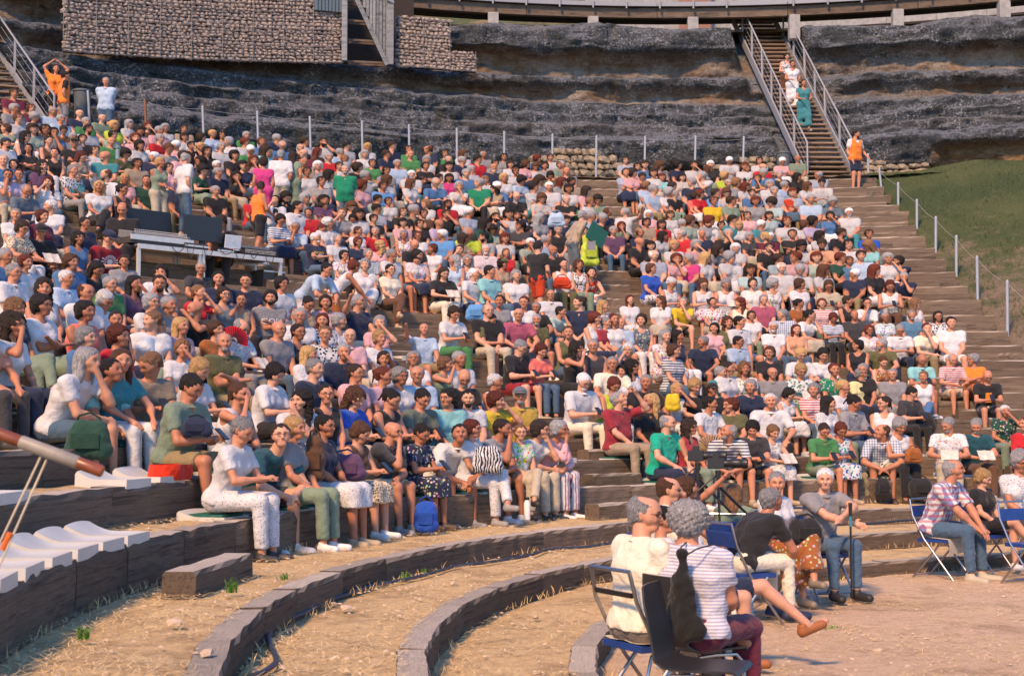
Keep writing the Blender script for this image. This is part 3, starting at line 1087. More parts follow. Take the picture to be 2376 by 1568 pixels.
# ---- hair and head wear, in head space, face towards -Y
def head_grid(h, lo=(-.17, -.17, -.2), hi=(.17, .2, .17)): return [axis(a, b, h) for a, b in zip(lo, hi)]
def hair_mesh(style, h):
    lowz = {'l': -.36, 'L': -.34, 'p': -.22}.get(style, -.2)
    Fd = Field(*head_grid(h, (-.19, -.17, lowz-.04), (.19, .24, .19)))
    t = dict(s=.012, c=.024, b=.020, l=.016, L=.026, p=.010, f=.008)[style]
    Fd.cap((0, -.010, .036), (0, .040, .036), .078+t, .084+t, .02)
    Fd.cap((0, .02, .0), (0, .05, -.035), .072+t, .058+t, .03)
    if style in 'bLcl':
        for s in (-1, 1):
            d = {'b': .075, 'c': .055, 'l': .19, 'L': .20}[style]
            Fd.cap((s*.070, .012, .03), (s*(.078 if style != 'c' else .075), .022, .03-d), .030, .034 if style != 'l' else .026, .03)
            if style in 'lL': Fd.cap((s*.082, .02, -.16), (s*.085, -.02 if style == 'L' else .03, -.29), .036, .022, .03)
        Fd.cap((0, .06, .0), (0, .072, -.03 if style != 'b' else -.06), .07, .055, .03)
        if style in 'lL': Fd.cap((0, .075, -.03), (0, .095, -.26), .075, .055, .04, (1.3, .8, 1))
    if style == 'p':
        Fd.cap((0, .10, .045), (0, .135, .05), .035, .034, .015)
        Fd.cap((0, .13, .04), (0, .15, -.10), .022, .012, .02)
    # the face and the neck stay free
    Fd.carve((0, -.128, -.022), .100, .004, (.82, 1, 1.0)); Fd.carve((0, -.16, .01), .085, .006, (1.05, 1, .9))
    if style in 'sfp':
        Fd.carve((0, -.02, -.105), .080, .008, (1.35, 1.5, 1)); 
        for s in (-1, 1): Fd.carve((s*.088, .002, -.02), .028, .006)
    if style == 'f': Fd.carve((0, -.045, .115), .082, .01, (1.02, 1.25, 1))
    amp, fr = dict(s=(.0048, 105), c=(.0075, 135), b=(.0050, 80), l=(.005, 45), L=(.010, 60), p=(.003, 60), f=(.003, 80))[style]
    Fd.wobble(amp, fr, len(style)+ord(style)); 
    if style in 'cL': Fd.wobble(amp*.6, fr*1.8, 3)
    return mesh_np('hair', *Fd.surf())
def beard_mesh(h):
    Fd = Field(*head_grid(h))
    Fd.cap((0, -.030, -.010), (0, -.055, -.078), .071, .045, .02); Fd.cap((-.012, -.068, -.088), (.012, -.068, -.088), .030, .030, .02)
    Fd.half((0, 0, -.036), (0, 0, 1)); Fd.half((0, 0, 0), (0, 1, .15)); Fd.carve((0, -.105, -.056), .013, .004, (1.7, 1, .5)); Fd.wobble(.003, 120, 2)
    Fd.carve((0, -.1, -.01), .036, .01, (1.2, 1, 1))
    return mesh_np('beard', *Fd.surf())
def cap_mesh(h):
    Fd = Field(*head_grid(h, (-.13, -.24, -.02), (.13, .17, .19)))
    Fd.cap((0, -.018, .040), (0, .036, .042), .094, .096, .02); Fd.half((0, 0, .048), (0, -.12, -1))
    Fd.cap((-.045, -.115, .048), (.045, -.115, .048), .055, .055, .01, (1, 1.15, .10))
    return mesh_np('cap', *Fd.surf())
def glasses_mesh(dark):
    b = MB()
    for s in (-1, 1):
        ring_ = [(s*.031+.023*math.cos(a), -.110+.004*abs(math.cos(a)), .004+.017*math.sin(a)) for a in (2*math.pi*i/12 for i in range(13))]
        b.tube(ring_, .0024, 5, False); b.tube([(s*.053, -.104, .010), (s*.078, -.06, .012), (s*.080, .01, .010)], .002, 5)
        if dark: b.add(ring_[:-1], [tuple(range(12))])
    b.tube([(-.009, -.112, .008), (.009, -.112, .008)], .002, 5)
    return b
def shoe_mesh(kind):
    Fd = Field(axis(-.08, .08, .011), axis(-.27, .12, .011), axis(-.03, .17, .011))
    Fd.cap((0, .03, .040), (0, -.175, .032), .050, .044, .02, (1, 1, .95)); Fd.cap((0, .015, .05), (0, .01, .09), .050, .048, .02)
    Fd.half((0, 0, .108), (0, 0, 1)); Fd.half((0, 0, -.004), (0, 0, -1))
    return mesh_np('shoe', *Fd.surf())
# ---- materials that take the colour of the object they are on
def objcol(t): return t.node('ShaderNodeObjectInfo').outputs['Color']
def cloth(name, pat):
    t = NT(name); oc = objcol(t); v = t.coord(); n = t.noise(v, 9, 3)
    W = (.56, .565, .59); c = oc
    x, y, z = t.sep(v)[:3]
    def band(a, fr, w): return t.math('GREATER_THAN', t.math('SINE', t.math('MULTIPLY', a, fr)), w)
    if pat == 'st': c = t.mix(band(z, 150, -.25), oc, W)
    if pat == 'sv': c = t.mix(band(x, 200, -.55), oc, W)
    if pat == 'fine': c = t.mix(band(z, 330, -.1), (.34, .32, .46), W)
    if pat == 'wide': c = t.mix(band(z, 62, 0), oc, W)
    if pat == 'pl':
        a = band(x, 170, .35); b = band(z, 170, .35)
        c = t.mix(t.math('MULTIPLY', t.math('ADD', a, b), .5), W, oc)
    if pat in ('fl', 'fk', 'dt', 'lp'):
        vo = t.node('ShaderNodeTexVoronoi', i_Scale={'fl': 26, 'fk': 24, 'dt': 46, 'lp': 42}[pat]); t.l.new(v, vo.inputs['Vector'])
        near = t.math('LESS_THAN', vo.outputs['Distance'], {'fl': .42, 'fk': .34, 'dt': .22, 'lp': .42}[pat])
        if pat == 'fl': 
            hue = t.node('ShaderNodeHueSaturation', i_Saturation=1.2); t.l.new(oc, hue.inputs['Color']); sp = t.sep(vo.outputs['Color'])
            t.l.new(t.math('ADD', t.math('MULTIPLY', sp[0], .35), .33), hue.inputs['Hue']); c = t.mix(near, W, hue.outputs[0])
        if pat == 'fk': c = t.mix(near, oc, t.mix(.6, vo.outputs['Color'], (.40, .30, .22)))
        if pat == 'dt': c = t.mix(near, W, oc)
        if pat == 'lp': c = t.mix(t.math('MULTIPLY', near, t.math('GREATER_THAN', vo.outputs['Distance'], .2)), (.62, .52, .38), (.03, .02, .015))
    if pat == 'plaid':
        a = band(x, 105, .2); b = band(z, 105, .2)
        c = t.mix(t.math('MULTIPLY', a, .75), W, (.05, .09, .30)); c = t.mix(t.math('MULTIPLY', b, .6), c, (.38, .05, .09))
    if pat == 'zebra':
        wv = t.node('ShaderNodeTexWave', i_Scale=9, i_Distortion=9, i_Detail=2); t.l.new(v, wv.inputs['Vector'])
        c = t.mix(t.math('GREATER_THAN', wv.outputs['Fac'], .5), (.02, .02, .02), W)
    t.base(t.mix(1., c, t.ramp(n, [(.3, .84), (.7, 1.06)]), 'MULTIPLY')); t.rough(.85, .2)
    t.b.inputs['Sheen Weight'].default_value = .15
    t.bump(t.math('ADD', t.noise(v, 22, 3), t.math('MULTIPLY', t.noise(v, 320, 2), .12)), .8, .018)
    return t.m
CLOTH = {p: cloth('cloth_'+n, p) for p, n in (('', 'plain'), ('st', 'striped'), ('sv', 'pinstriped'), ('pl', 'checked'), ('fl', 'floral'), ('fk', 'printed'), ('dt', 'dotted'), ('lp', 'leopard'), ('plaid', 'plaid'), ('zebra', 'zebra'), ('fine', 'finely_striped'), ('wide', 'wide_striped'))}
def skin_mat():
    t = NT('skin'); oc = objcol(t); v = t.coord(); n = t.noise(v, 18, 4)
    at = t.node('ShaderNodeAttribute', attribute_name='face'); sp = t.sep(at.outputs['Color'])
    c = t.mix(1., oc, t.mix(n, (.86, .80, .80), (1.08, 1.06, 1.02)), 'MULTIPLY')
    c = t.mix(sp[1], c, t.mix(1., oc, (.85, .42, .42), 'MULTIPLY')); c = t.mix(sp[0], c, (.035, .022, .018))
    t.base(c); t.rough(.5, .35); t.b.inputs['Subsurface Weight'].default_value = .12; t.b.inputs['Subsurface Radius'].default_value = (.02, .008, .004); t.b.inputs['Subsurface Scale'].default_value = .4
    t.bump(t.noise(v, 60, 3), .12, .004); return t.m
SKIN = skin_mat()
def hair_mat():
    t = NT('hair'); oc = objcol(t); v = t.coord('Object', (75, 75, 14)); n = t.noise(v, 1.6, 5, .7, .6)
    t.base(t.mix(1., oc, t.ramp(n, [(.35, .35), (.65, 1.6)]), 'MULTIPLY')); t.rough(.6, .3); t.bump(n, 1., .02); return t.m
HAIR = hair_mat()
def crowd_mat():
    t = NT('crowd'); at = t.node('ShaderNodeAttribute', attribute_name='Col'); v = t.world(); 
    t.base(t.mix(1., at.outputs['Color'], t.ramp(t.noise(v, 30, 3), [(.3, .8), (.7, 1.1)]), 'MULTIPLY')); t.rough(.8, .25); return t.m
CROWD = crowd_mat()
GLASS_FRAME = simple('glasses_frame', (.02, .015, .015), .3, bump=0); LENS_DARK = simple('dark_lens', (.01, .01, .012), .12, bump=0)
SHOE = NT('shoe_leather'); SHOE.base(objcol(SHOE)); SHOE.rough(.6); SHOE = SHOE.m
HAIRC = dict(k=(.014, .011, .010), d=(.030, .019, .013), b=(.080, .036, .018), l=(.19, .10, .05), y=(.42, .26, .11), r=(.10, .022, .012), g=(.26, .26, .27), w=(.62, .62, .63), x=(.2, .2, .2))
HAIRW = dict(k='black', d='dark', b='brown', l='light brown', y='blonde', r='auburn', g='grey', w='white', x='shaved')
STYLEW = dict(s='short', c='curly', b='bobbed', l='long', L='long wavy', p='tied', f='receding')
SKINC = [(.48, .23, .145), (.52, .27, .175), (.41, .185, .11), (.45, .21, .13), (.36, .155, .09), (.54, .30, .205)]
MESH = {}
def cached(key, fn):
    if key not in MESH: MESH[key] = fn()
    return MESH[key]
LODH = [(.029, .018), (.022, .014), (.0155, .0088), (.0105, .0065)]
TMP = bpy.data.scenes.new('workbench')
def thin(me, ratio):
    """fewer triangles, same shape"""
    o = bpy.data.objects.new('t', me); TMP.collection.objects.link(o); d = o.modifiers.new('d', 'DECIMATE'); d.ratio = ratio; o.modifiers.new('t', 'TRIANGULATE')
    with bpy.context.temp_override(scene=TMP, view_layer=TMP.view_layers[0]): dg = bpy.context.evaluated_depsgraph_get()
    m2 = bpy.data.meshes.new_from_object(o.evaluated_get(dg), preserve_all_data_layers=True, depsgraph=dg)
    nm = me.name.split('.')[0]; bpy.data.objects.remove(o); bpy.data.meshes.remove(me); m2.name = nm
    m2.polygons.foreach_set('use_smooth', [True]*len(m2.polygons)); return m2
TOPNAME = dict(t='t_shirt', p='polo_shirt', s='shirt', v='sleeveless_top', l='long_sleeved_top', d='dress')
def setcol(o, c): o.color = tuple(c)+(1,); return o
def dress_up(root, key, J, lod, sex, hair, top, low, ex, r, belly=0.):
    """hang the parts of one person under its root"""
    h, hf = LODH[lod]
    sk = SKINC[r.randrange(len(SKINC))] if 'skin' not in ex else ex['skin']
    rt = (.42, .42, .45, .5)[lod]; b = cached(key+('body', lod), lambda: thin(build_body(J, h, hf, lod >= 2, belly), rt)); o = setcol(link('body', b, root, SKIN), sk)
    kind, rest = top.split('.', 1); cn, _, pat = rest.partition(':')
    tk = key+('top', kind, lod); me = cached(tk, lambda: thin(build_top(J, kind, h, belly, r.random()*9), rt))
    if ex.get('vest'): setcol(link('vest', cached(key+('vest', lod), lambda: thin(build_top(J, 'v', h, belly, 1, .014), rt)), root, CLOTH['']), RGB[ex['vest']])
    def wear(name, me, cn, pat):
        if pat:
            if (name, id(me), pat) not in MESH:
                m2 = me.copy(); m2.materials.clear(); m2.materials.append(CLOTH[pat]); MESH[(name, id(me), pat)] = m2
            me = MESH[(name, id(me), pat)]
        c = RGB[cn]; f = r.uniform(.9, 1.08)
        return setcol(link(name, me, root, CLOTH['']), [q*f for q in c])
    wear(TOPNAME[kind], me, cn, pat)
    lk, _, lc = low.partition('.'); lcn, _, lp = (lc or 'denim').partition(':')
    if lk == 'jeans': lcn = 'denim'
    if kind == 'd': lk, lcn, lp = 'skirt', cn, pat
    shape = 'long_skirt' if ex.get('long') and lk == 'skirt' else lk
    me = cached(key+('low', shape, lod), lambda: thin(build_low(J, shape, h, r.random()*9), rt)); wear(lk, me, lcn, lp)
    Hc, ya, pi = J['Hc'], J['yaw'], J['pitch']
    def onhead(name, me, m, col=None, sc=1.):
        q = link(name, me, root, m, tuple(Hc), (pi, 0, ya)); sc *= .91; q.scale = (sc, sc, sc)
        if col is not None: setcol(q, col)
        return q
    hh = .0105 if lod < 2 else .0075
    hc = HAIRC[hair[0]]; 
    if hair[1] != '0':
        fq = r.uniform(.75, 1.25)
        onhead('hair', cached(('hair', hair[1], hh), lambda: hair_mesh(hair[1], hh)), HAIR, [q*fq for q in hc], 1. if sex == 'm' else .96)
    if ex.get('b'): onhead('beard', cached(('beard', hh), lambda: beard_mesh(hh)), HAIR, [q*.9 for q in (hc if hair[0] != 'x' else HAIRC['g'])])
    if ex.get('cap'): onhead('cap', cached(('cap', hh), lambda: cap_mesh(.011)), CLOTH[''], RGB[ex['cap']])
    if ex.get('g'): onhead('glasses', cached('glasses', lambda: glasses_mesh(False).mesh('glasses', True, GLASS_FRAME)), GLASS_FRAME)
    if ex.get('s'): onhead('sunglasses', cached('sunglasses', lambda: glasses_mesh(True).mesh('sunglasses', True, LENS_DARK)), LENS_DARK)
    if lod >= 1:
        sc = [(.62, .62, .64), (.03, .03, .035), (.25, .25, .25), (.06, .04, .03), (.35, .28, .2)][r.randrange(5)] if 'shoe' not in ex else RGB[ex['shoe']]
        for s in (-1, 1):
            A, T = J['A%d' % s], J['T%d' % s]; d = T-A
            q = link('shoe', cached('shoe', lambda: shoe_mesh(0)), root, SHOE, (A[0], A[1]+.0, A[2]-.087), (-math.atan2(d[2]+.05, math.hypot(d[0], d[1])), 0, math.atan2(d[0], -d[1])))
            q.scale = (.95, 1, 1) if sex == 'm' else (.8, .86, .9); setcol(q, sc)
            if d[2] < -.12 or d[2] > -.02: pass
    return sk
# ================================================================ ground and terraces
def ground_mat(name, a, b, c, rockc, sc=1., straw=.5):
    t = NT(name); v = t.world(); n1 = t.noise(v, .55*sc, 5, .65); n2 = t.noise(v, 9*sc, 6, .7); n3 = t.noise(v, 60*sc, 3, .7)
    st = t.noise(t.world((90, 30, 30)), 1.6, 4, .7, 2.5); st2 = t.noise(t.world((25, 110, 30)), 1.6, 4, .7, 2.5)
    col = t.mix(t.ramp(n1, [(.35, 0), (.65, 1)]), a, b); col = t.mix(t.ramp(n2, [(.45, 0), (.62, 1)]), col, c); col = t.mix(t.math('MULTIPLY', t.ramp(t.noise(v, .9*sc, 5, .7, .6), [(.52, 0), (.62, 1)]), .55), col, (.30, .20, .11))
    col = t.mix(t.math('MULTIPLY', t.ramp(t.math('MAXIMUM', st, st2), [(.56, 0), (.66, 1)]), straw), col, (.62, .47, .26))
    vo = t.node('ShaderNodeTexVoronoi', i_Scale=34*sc); t.l.new(v, vo.inputs['Vector'])
    peb = t.math('MULTIPLY', t.math('LESS_THAN', vo.outputs['Distance'], .28), t.math('GREATER_THAN', t.sep(vo.outputs['Color'])[0], .72))
    col = t.mix(peb, col, rockc)
    col = t.mix(1., col, t.ramp(n3, [(.3, .78), (.7, 1.15)]), 'MULTIPLY'); t.base(col); t.rough(.95, .15)
    t.bump(t.math('ADD', t.math('ADD', t.math('MULTIPLY', n3, .6), t.math('MULTIPLY', peb, .6)), t.math('MULTIPLY', st, .5)), 1., .025)
    return t.m
SAND = ground_mat('sandy_ground', (.72, .50, .33), (.76, .56, .37), (.60, .41, .27), (.72, .62, .52), 1., .30)
TREAD = ground_mat('gravel_and_straw', (.80, .58, .30), (.72, .51, .26), (.60, .41, .21), (.72, .62, .52), 1., .75)
def wood_mat(name, a, b, dark):
    t = NT(name); oi = t.node('ShaderNodeObjectInfo').outputs['Random']; v = t.coord('Object', (1.2, 9, 9)); off = t.node('ShaderNodeVectorMath', operation='ADD'); t.l.new(v, off.inputs[0])
    cb = t.node('ShaderNodeCombineXYZ'); t.l.new(t.math('MULTIPLY', oi, 40), cb.inputs[0]); t.l.new(t.math('MULTIPLY', oi, 17), cb.inputs[2]); t.l.new(cb.outputs[0], off.inputs[1]); v = off.outputs[0]
    g = t.noise(v, 3, 7, .75, 1.2); f = t.noise(v, 11, 4, .7)
    c = t.mix(t.ramp(g, [(.35, 0), (.65, 1)]), a, b); c = t.mix(t.ramp(t.noise(v, 1.1, 3), [(.5, 0), (.72, 1)]), c, dark)
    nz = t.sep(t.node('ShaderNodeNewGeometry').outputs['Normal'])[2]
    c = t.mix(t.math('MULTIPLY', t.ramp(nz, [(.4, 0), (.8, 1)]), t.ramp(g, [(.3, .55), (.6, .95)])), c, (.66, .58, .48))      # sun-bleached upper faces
    crack = t.ramp(t.noise(t.coord('Object', (.8, 14, 22)), 2.5, 5, .8, 1.5), [(.30, 1), (.38, 0)])
    c = t.mix(crack, c, (.02, .014, .01)); c = t.mix(1., c, t.ramp(oi, [(0, .75), (1, 1.2)]), 'MULTIPLY')
    t.base(c); t.rough(.85, .25); t.bump(t.math('SUBTRACT', t.math('ADD', t.math('MULTIPLY', g, .7), t.math('MULTIPLY', f, .3)), t.math('MULTIPLY', crack, 1.2)), 1., .03)
    return t.m
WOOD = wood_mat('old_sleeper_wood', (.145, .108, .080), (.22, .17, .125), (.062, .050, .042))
og = MB().box((8, 10, -.02), (70, 60, .04)).obj('ground', SAND); tag(og, kind='structure')
bm_ = MB()
nu = 160
bx_ = []
for i in range(90):
    rowp = []
    for j in range(110):
        x = -6+j*.22; y = 3+i*.24
        rowp.append((x, y, .004+.018*noise.noise(Vector((x*.9, y*.9, 0)))+.010*noise.noise(Vector((x*4, y*4, 3)))+.012))
    bx_.append(rowp)
tag(bm_.grid(bx_).obj('orchestra_floor', SAND, smooth=True), kind='structure')
THR = (-2.25, 1.15)                 # angular extent of the terraces
SHARED_BEAM = {}
def beam_mesh(v):
    """one weathered sleeper, 1 m long, uneven edges"""
    r = random.Random(v); b = MB(); P = []; n = 9
    prof = [(-.5, -.5), (-.5, .35), (-.42, .5), (.42, .5), (.5, .38), (.5, -.5)]
    for i in range(n):
        x = -.5+i/(n-1); e = r.uniform(-.012, .012)
        P.append([Vector((x, y+(r.uniform(-.035, .035) if abs(y) > .4 else 0)*(abs(z) < .6), z+(r.uniform(-.022, .022) if z > .3 else 0)+e)) for y, z in prof])
    m = len(prof); vs = [p for q in P for p in q]
    fs = [(i*m+j, i*m+j+1, (i+1)*m+j+1, (i+1)*m+j) for i in range(n-1) for j in range(m-1)]
    fs += [tuple(range(m)), tuple((n-1)*m+j for j in range(m))[::-1]]
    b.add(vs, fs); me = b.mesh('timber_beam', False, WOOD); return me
BEAMS = [beam_mesh(i) for i in range(7)]
def beam(parent, p0, p1, ztop, h, w, jitter=.012):
    d = p1-p0; L = d.length; mid = (p0+p1)/2; rz = math.atan2(d.y, d.x)
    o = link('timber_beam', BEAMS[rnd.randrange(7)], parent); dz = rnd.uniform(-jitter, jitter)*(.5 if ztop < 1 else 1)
    o.location = (mid.x, mid.y, ztop-h/2+dz); o.rotation_euler = (rnd.uniform(-.015, .015), rnd.uniform(-.004, .004), rz+rnd.uniform(-.006, .006)); o.scale = (L*.997, w, h)
    return o
def visible(x, y, z, pad=60):
    if y < 3: return False
    u, v = proj(x, y, z); return -pad < u < 2376+pad and -200 < v < 1568+pad*3
def right_limit(k):                 # where a row ends at the right, against the grass
    return 10.0
for i, k in enumerate(KEDGE):
    z = zedge(k); zb = zedge(KEDGE[i-1]) if i else 0.0
    cx, cy, R, q = ring(k); kn = KEDGE[i+1] if i+1 < len(KEDGE) else k+1.
    cx2, cy2, R2, q2 = ring(kn)
    terr = empty('terrace_row'); terr['kind'] = 'structure'
    step = (2.15 if i > 3 else 1.15)/R
    lim = 10.0 if i >= 3 else 30
    # tread: a strip of gravel from this beam back to the next one
    P = []; th = -2.3; m = 5
    ths = []
    while th < 1.2: ths.append(th); th += .025
    for t in ths:
        a = ring_pt(k, t, .12); b = ring_pt(kn, t, .10)
        if i >= 3 and a.x > lim+.2+.012*(22-k): continue
        if a.y < 1.5: continue
        P.append([a.lerp(b, j/m)+Vector((0, 0, z-.02+(.022*noise.noise(Vector((a.x*2+j, a.y*2, k)))+.012*noise.noise(Vector((a.x*7+j*3, a.y*7, k))) if 0 < j else 0))) for j in range(m+1)])
    if len(P) > 1: MB().grid(P).obj('gravel_tread', TREAD, terr, True)
    t = THR[0]+rnd.uniform(0, step)
    while t < THR[1]:
        s2 = step*rnd.uniform(.85, 1.12); a, b = ring_pt(k, t, .10), ring_pt(k, t+s2, .10); t += s2
        if i >= 3 and a.x > lim+.1: break
        if b.x > lim+.35+rnd.uniform(0, .1) and i >= 3: b = a.lerp(b, max(.2, (lim+.3-a.x)/(b.x-a.x)))
        if not (visible(*((a+b)/2)[:2], z) or visible(a.x, a.y, z) or visible(b.x, b.y, z)): continue
        beam(terr, a, b, z, (z-zb)+.03 if i else z+.05, .22 if i > 2 else .20)
# half steps: in the two aisles and along the right-hand flight
def aisle_u(k, which):              # (left, right) photo column of the aisle at row k
    K = [0.65, 4.4, 8.3, 12.3, 16.3, 22.2]
    if which == 0: return float(np.interp(k, K, [1372, 1330, 1372, 1378, 1398, 1330])), float(np.interp(k, K, [1490, 1420, 1450, 1458, 1478, 1450]))
    if which == 1: return float(np.interp(k, K, [425, 800, 770, 560, 415, 250])), float(np.interp(k, K, [560, 935, 950, 660, 520, 300]))
def aisle_mid(k, w): a = aisle_u(k, w); return (a[0]+a[1])/2
steps = empty('aisle_steps'); steps['kind'] = 'structure'
rsteps = empty('side_steps'); rsteps['kind'] = 'structure'
for i, k in enumerate(KEDGE[:-1]):
    if i < 2: continue
    z = zedge(k); zn = zedge(KEDGE[i+1]); kn = KEDGE[i+1]; km = (k*.45+kn*.55)
    for w in (0, 1):
        u0, u1 = aisle_u(kn, w)
        p0, p1 = on_ring(u0, kn, -.42), on_ring(u1, kn, -.42)
        if p0 and p1: beam(steps, Vector((*p0, 0)), Vector((*p1, 0)), (z+zn)/2, (zn-z)/2+.03, .24)
    # right-hand flight, up to the grass
    if i >= 3:
        xr = 10.35
        xl = {True: 8.3, False: 8.0}[k > 18]
        def at_x(x, off):
            cx, cy, R, q = ring(kn); R += off; return Vector((x, cy+q*math.sqrt(max(R*R-(x-cx)**2, 1)), 0))
        beam(rsteps, at_x(xl, -.42), at_x(xr, -.42), (z+zn)/2, (zn-z)/2+.03, .24)
# ================================================================ the audience
TO = [0, 676, 1352, 2027]
def tile(t, x, y): return (int(t[1])*1024+x*.43116)/1.7239, (TO[int(t[0])]+y*.43116)/1.7239
def parse():
    out = []
    for t, txt in PEOPLE.items():
        for l in txt.split('\n'):
            q = l.split(); x, y = float(q[0]), float(q[1]); u, v = tile(t, x, y)
            d = dict(u=u, v=v, sex=q[2], hair=q[3], top=q[4], low='-', pose=None, look=None, ex={})
            for w in q[5:]:
                if w == '-': pass
                elif w[0].isupper() and len(w) == 1: d['pose'] = w
                elif w.split('.')[0] in ('trousers', 'shorts', 'skirt', 'jeans'): d['low'] = w
                elif w in 'flrdu' and d['look'] is None: d['look'] = w
                else:
                    for e in w.split(','): k, _, val = e.partition('.'); d['ex'][k] = val or True
            out.append(d)
    return out
def fit(k, u):
    p = on_ring(u, k, .12); return p
ANG = lambda dx, dy: math.atan2(dx, -dy)
def facing(x, y, k):
    cx, cy, R, q = ring(k); return ANG(cx-x, cy-y)
def wrap(a): return (a+math.pi) % (2*math.pi)-math.pi
people = parse()
for p in people:
    best = None
    for i, k in enumerate(KEDGE[3:]):
        q = on_ring(p['u'], k, .12)
        if not q: continue
        _, vv = proj(q[0], q[1], zedge(k)+.80)
        if best is None or abs(vv-p['v']) < abs(best[0]): best = (vv-p['v'], k, q, i)
    p['k'] = best[1]; p['q'] = best[2]; p['row'] = best[3]; p['s'] = F/best[2][1]
people.sort(key=lambda p: -p['s'])
rr = random.Random(5)
LOWS = ['jeans', 'trousers.navy', 'trousers.black', 'trousers.beige', 'shorts.denim', 'shorts.khaki', 'trousers.grey', 'shorts.navy']
LOWW = ['jeans', 'trousers.black', 'trousers.white', 'skirt.navy', 'trousers.navy', 'trousers.sage', 'skirt.beige']
def finish(p):
    if p['low'] == '-': p['low'] = rr.choice(LOWS if p['sex'] == 'm' else LOWW)
    if p['pose'] is None: p['pose'] = rr.choice('LLKPA' if p['sex'] == 'm' else 'LLLPA')
    if p['look'] is None: p['look'] = rr.choice('ffrrld')
def headyaw(p, rz, x, y, step):
    want = dict(f=ANG(-x+2, -y), r=ANG(1, -.35), l=ANG(-1, -.45), d=rz, u=rz)[p['look']]
    rel = wrap(want-rz); jr = max(-.5, min(.5, rel*.35))
    if p['look'] != 'd': rz += jr
    rel = max(-65, min(65, math.degrees(wrap(want-rz))))
    return rz, round(rel/step)*step
used = set(); occupied = []
GW = dict(t='t-shirt', p='polo shirt', s='shirt', v='sleeveless top', l='long-sleeved top', d='dress')
PW = dict(st='striped', sv='pinstriped', pl='checked', fl='floral', fk='printed', dt='dotted', lp='leopard print', plaid='plaid', zebra='zebra', fine='finely striped', wide='broadly striped')
def words(p):
    kind, rest = p['top'].split('.', 1); cn, _, pat = rest.partition(':')
    g = ' '.join(filter(None, [WORD.get(cn, cn) if pat not in ('st', 'pl', 'fl', 'dt', 'sv') else 'white and '+WORD.get(cn, cn) if cn != 'white' else 'white', PW.get(pat, ''), GW[kind]]))
    if p['hair'][1] == '0': h = 'shaven-headed'
    elif p['hair'][1] == 'f': h = 'balding'
    elif p['hair'][1] == 'p': h = HAIRW[p['hair'][0]]+'-haired'
    else: h = (STYLEW[p['hair'][1]]+' '+HAIRW[p['hair'][0]]+'-haired') if p['hair'][1] in 'clLb' else HAIRW[p['hair'][0]]+'-haired'
    who = 'man' if p['sex'] == 'm' else 'woman'
    return h, who, g
SIDE = lambda u: 'left block' if u < 700 else 'middle block' if u < 1400 else 'right block'
def label(p, pool):
    h, who, g = words(p); base = '%s %s in %s' % (h, who, g)
    ext = []
    if p['ex'].get('cap'): ext.append('and %s cap' % WORD.get(p['ex']['cap'], p['ex']['cap']))
    if p['ex'].get('b'): ext.append('with beard')
    if p['ex'].get('g'): ext.append('with glasses')
    po = dict(P='looking down at hands', B='reading a leaflet', C='resting chin on hand', A='with folded arms', F='leaning forward', H='hand to face', R='with raised arm', D='drinking').get(p['pose'])
    if po: ext.append(po)
    c = base
    if len(pool.get(base, [])) > 1 and ext: c = base+' '+ext[0]
    near = sorted((q for q in people if q is not p and abs(q['row']-p['row']) == 0), key=lambda q: abs(q['u']-p['u']))[:2]
    if near:
        n = near[0]; nh, nw, ng = words(n)
        c += ', %s of %s in %s' % ('left' if p['u'] < n['u'] else 'right', nw, ng)
    if c in used or len(c.split()) > 16: 
        c = base+(' '+ext[0] if ext else '')+', '+(['front row', 'second row', 'third row', 'fourth row', 'fifth row', 'sixth row']+['upper rows']*20)[p['row']]+' of '+SIDE(p['u'])
    w = c.split()
    if len(w) > 16: c = ' '.join(w[:16])
    k = 1
    while c in used and near and k < 8:
        n = sorted((q for q in people if q is not p), key=lambda q: abs(q['u']-p['u'])+2*abs(q['v']-p['v']))[k]; nh, nw, ng = words(n)
        c = base+' near %s %s in %s' % (nh, nw, ng); k += 1
    used.add(c); return c
pool = {}
for p in people:
    finish(p)
NIND = 288
ind = people[:NIND]; far = people[NIND:]
# the photograph is fuller than the list: neighbours fill the gaps in the highest rows
extra = []
for i, k in enumerate(KEDGE[3:]):
    if i < 11 or k in (15.3,): continue
    us = sorted(p['u'] for p in people if p['row'] == i)
    for a, b in zip(us[:-1], us[1:]):
        s_ = F/on_ring((a+b)/2, k)[1]; gap = b-a; n_ = int(gap/(s_*.56))-1
        mid = (a+b)/2
        if n_ < 1 or gap > s_*2.6 or abs(mid-aisle_mid(k, 0)) < 60 or abs(mid-aisle_mid(k, 1)) < 60: continue
        for j in range(n_):
            u = a+gap*(j+1)/(n_+1)+rr.uniform(-4, 4); q = on_ring(u, k, .12); t_ = rr.choice(people[NIND:])
            d = dict(t_); d.update(u=u, k=k, q=q, row=i, s=F/q[1], v=proj(q[0], q[1], zedge(k)+.80)[1]+rr.uniform(-3, 3)); extra.append(d)
far = far+extra
for p in ind:
    h, who, g = words(p); pool.setdefault('%s %s in %s' % (h, who, g), []).append(p)
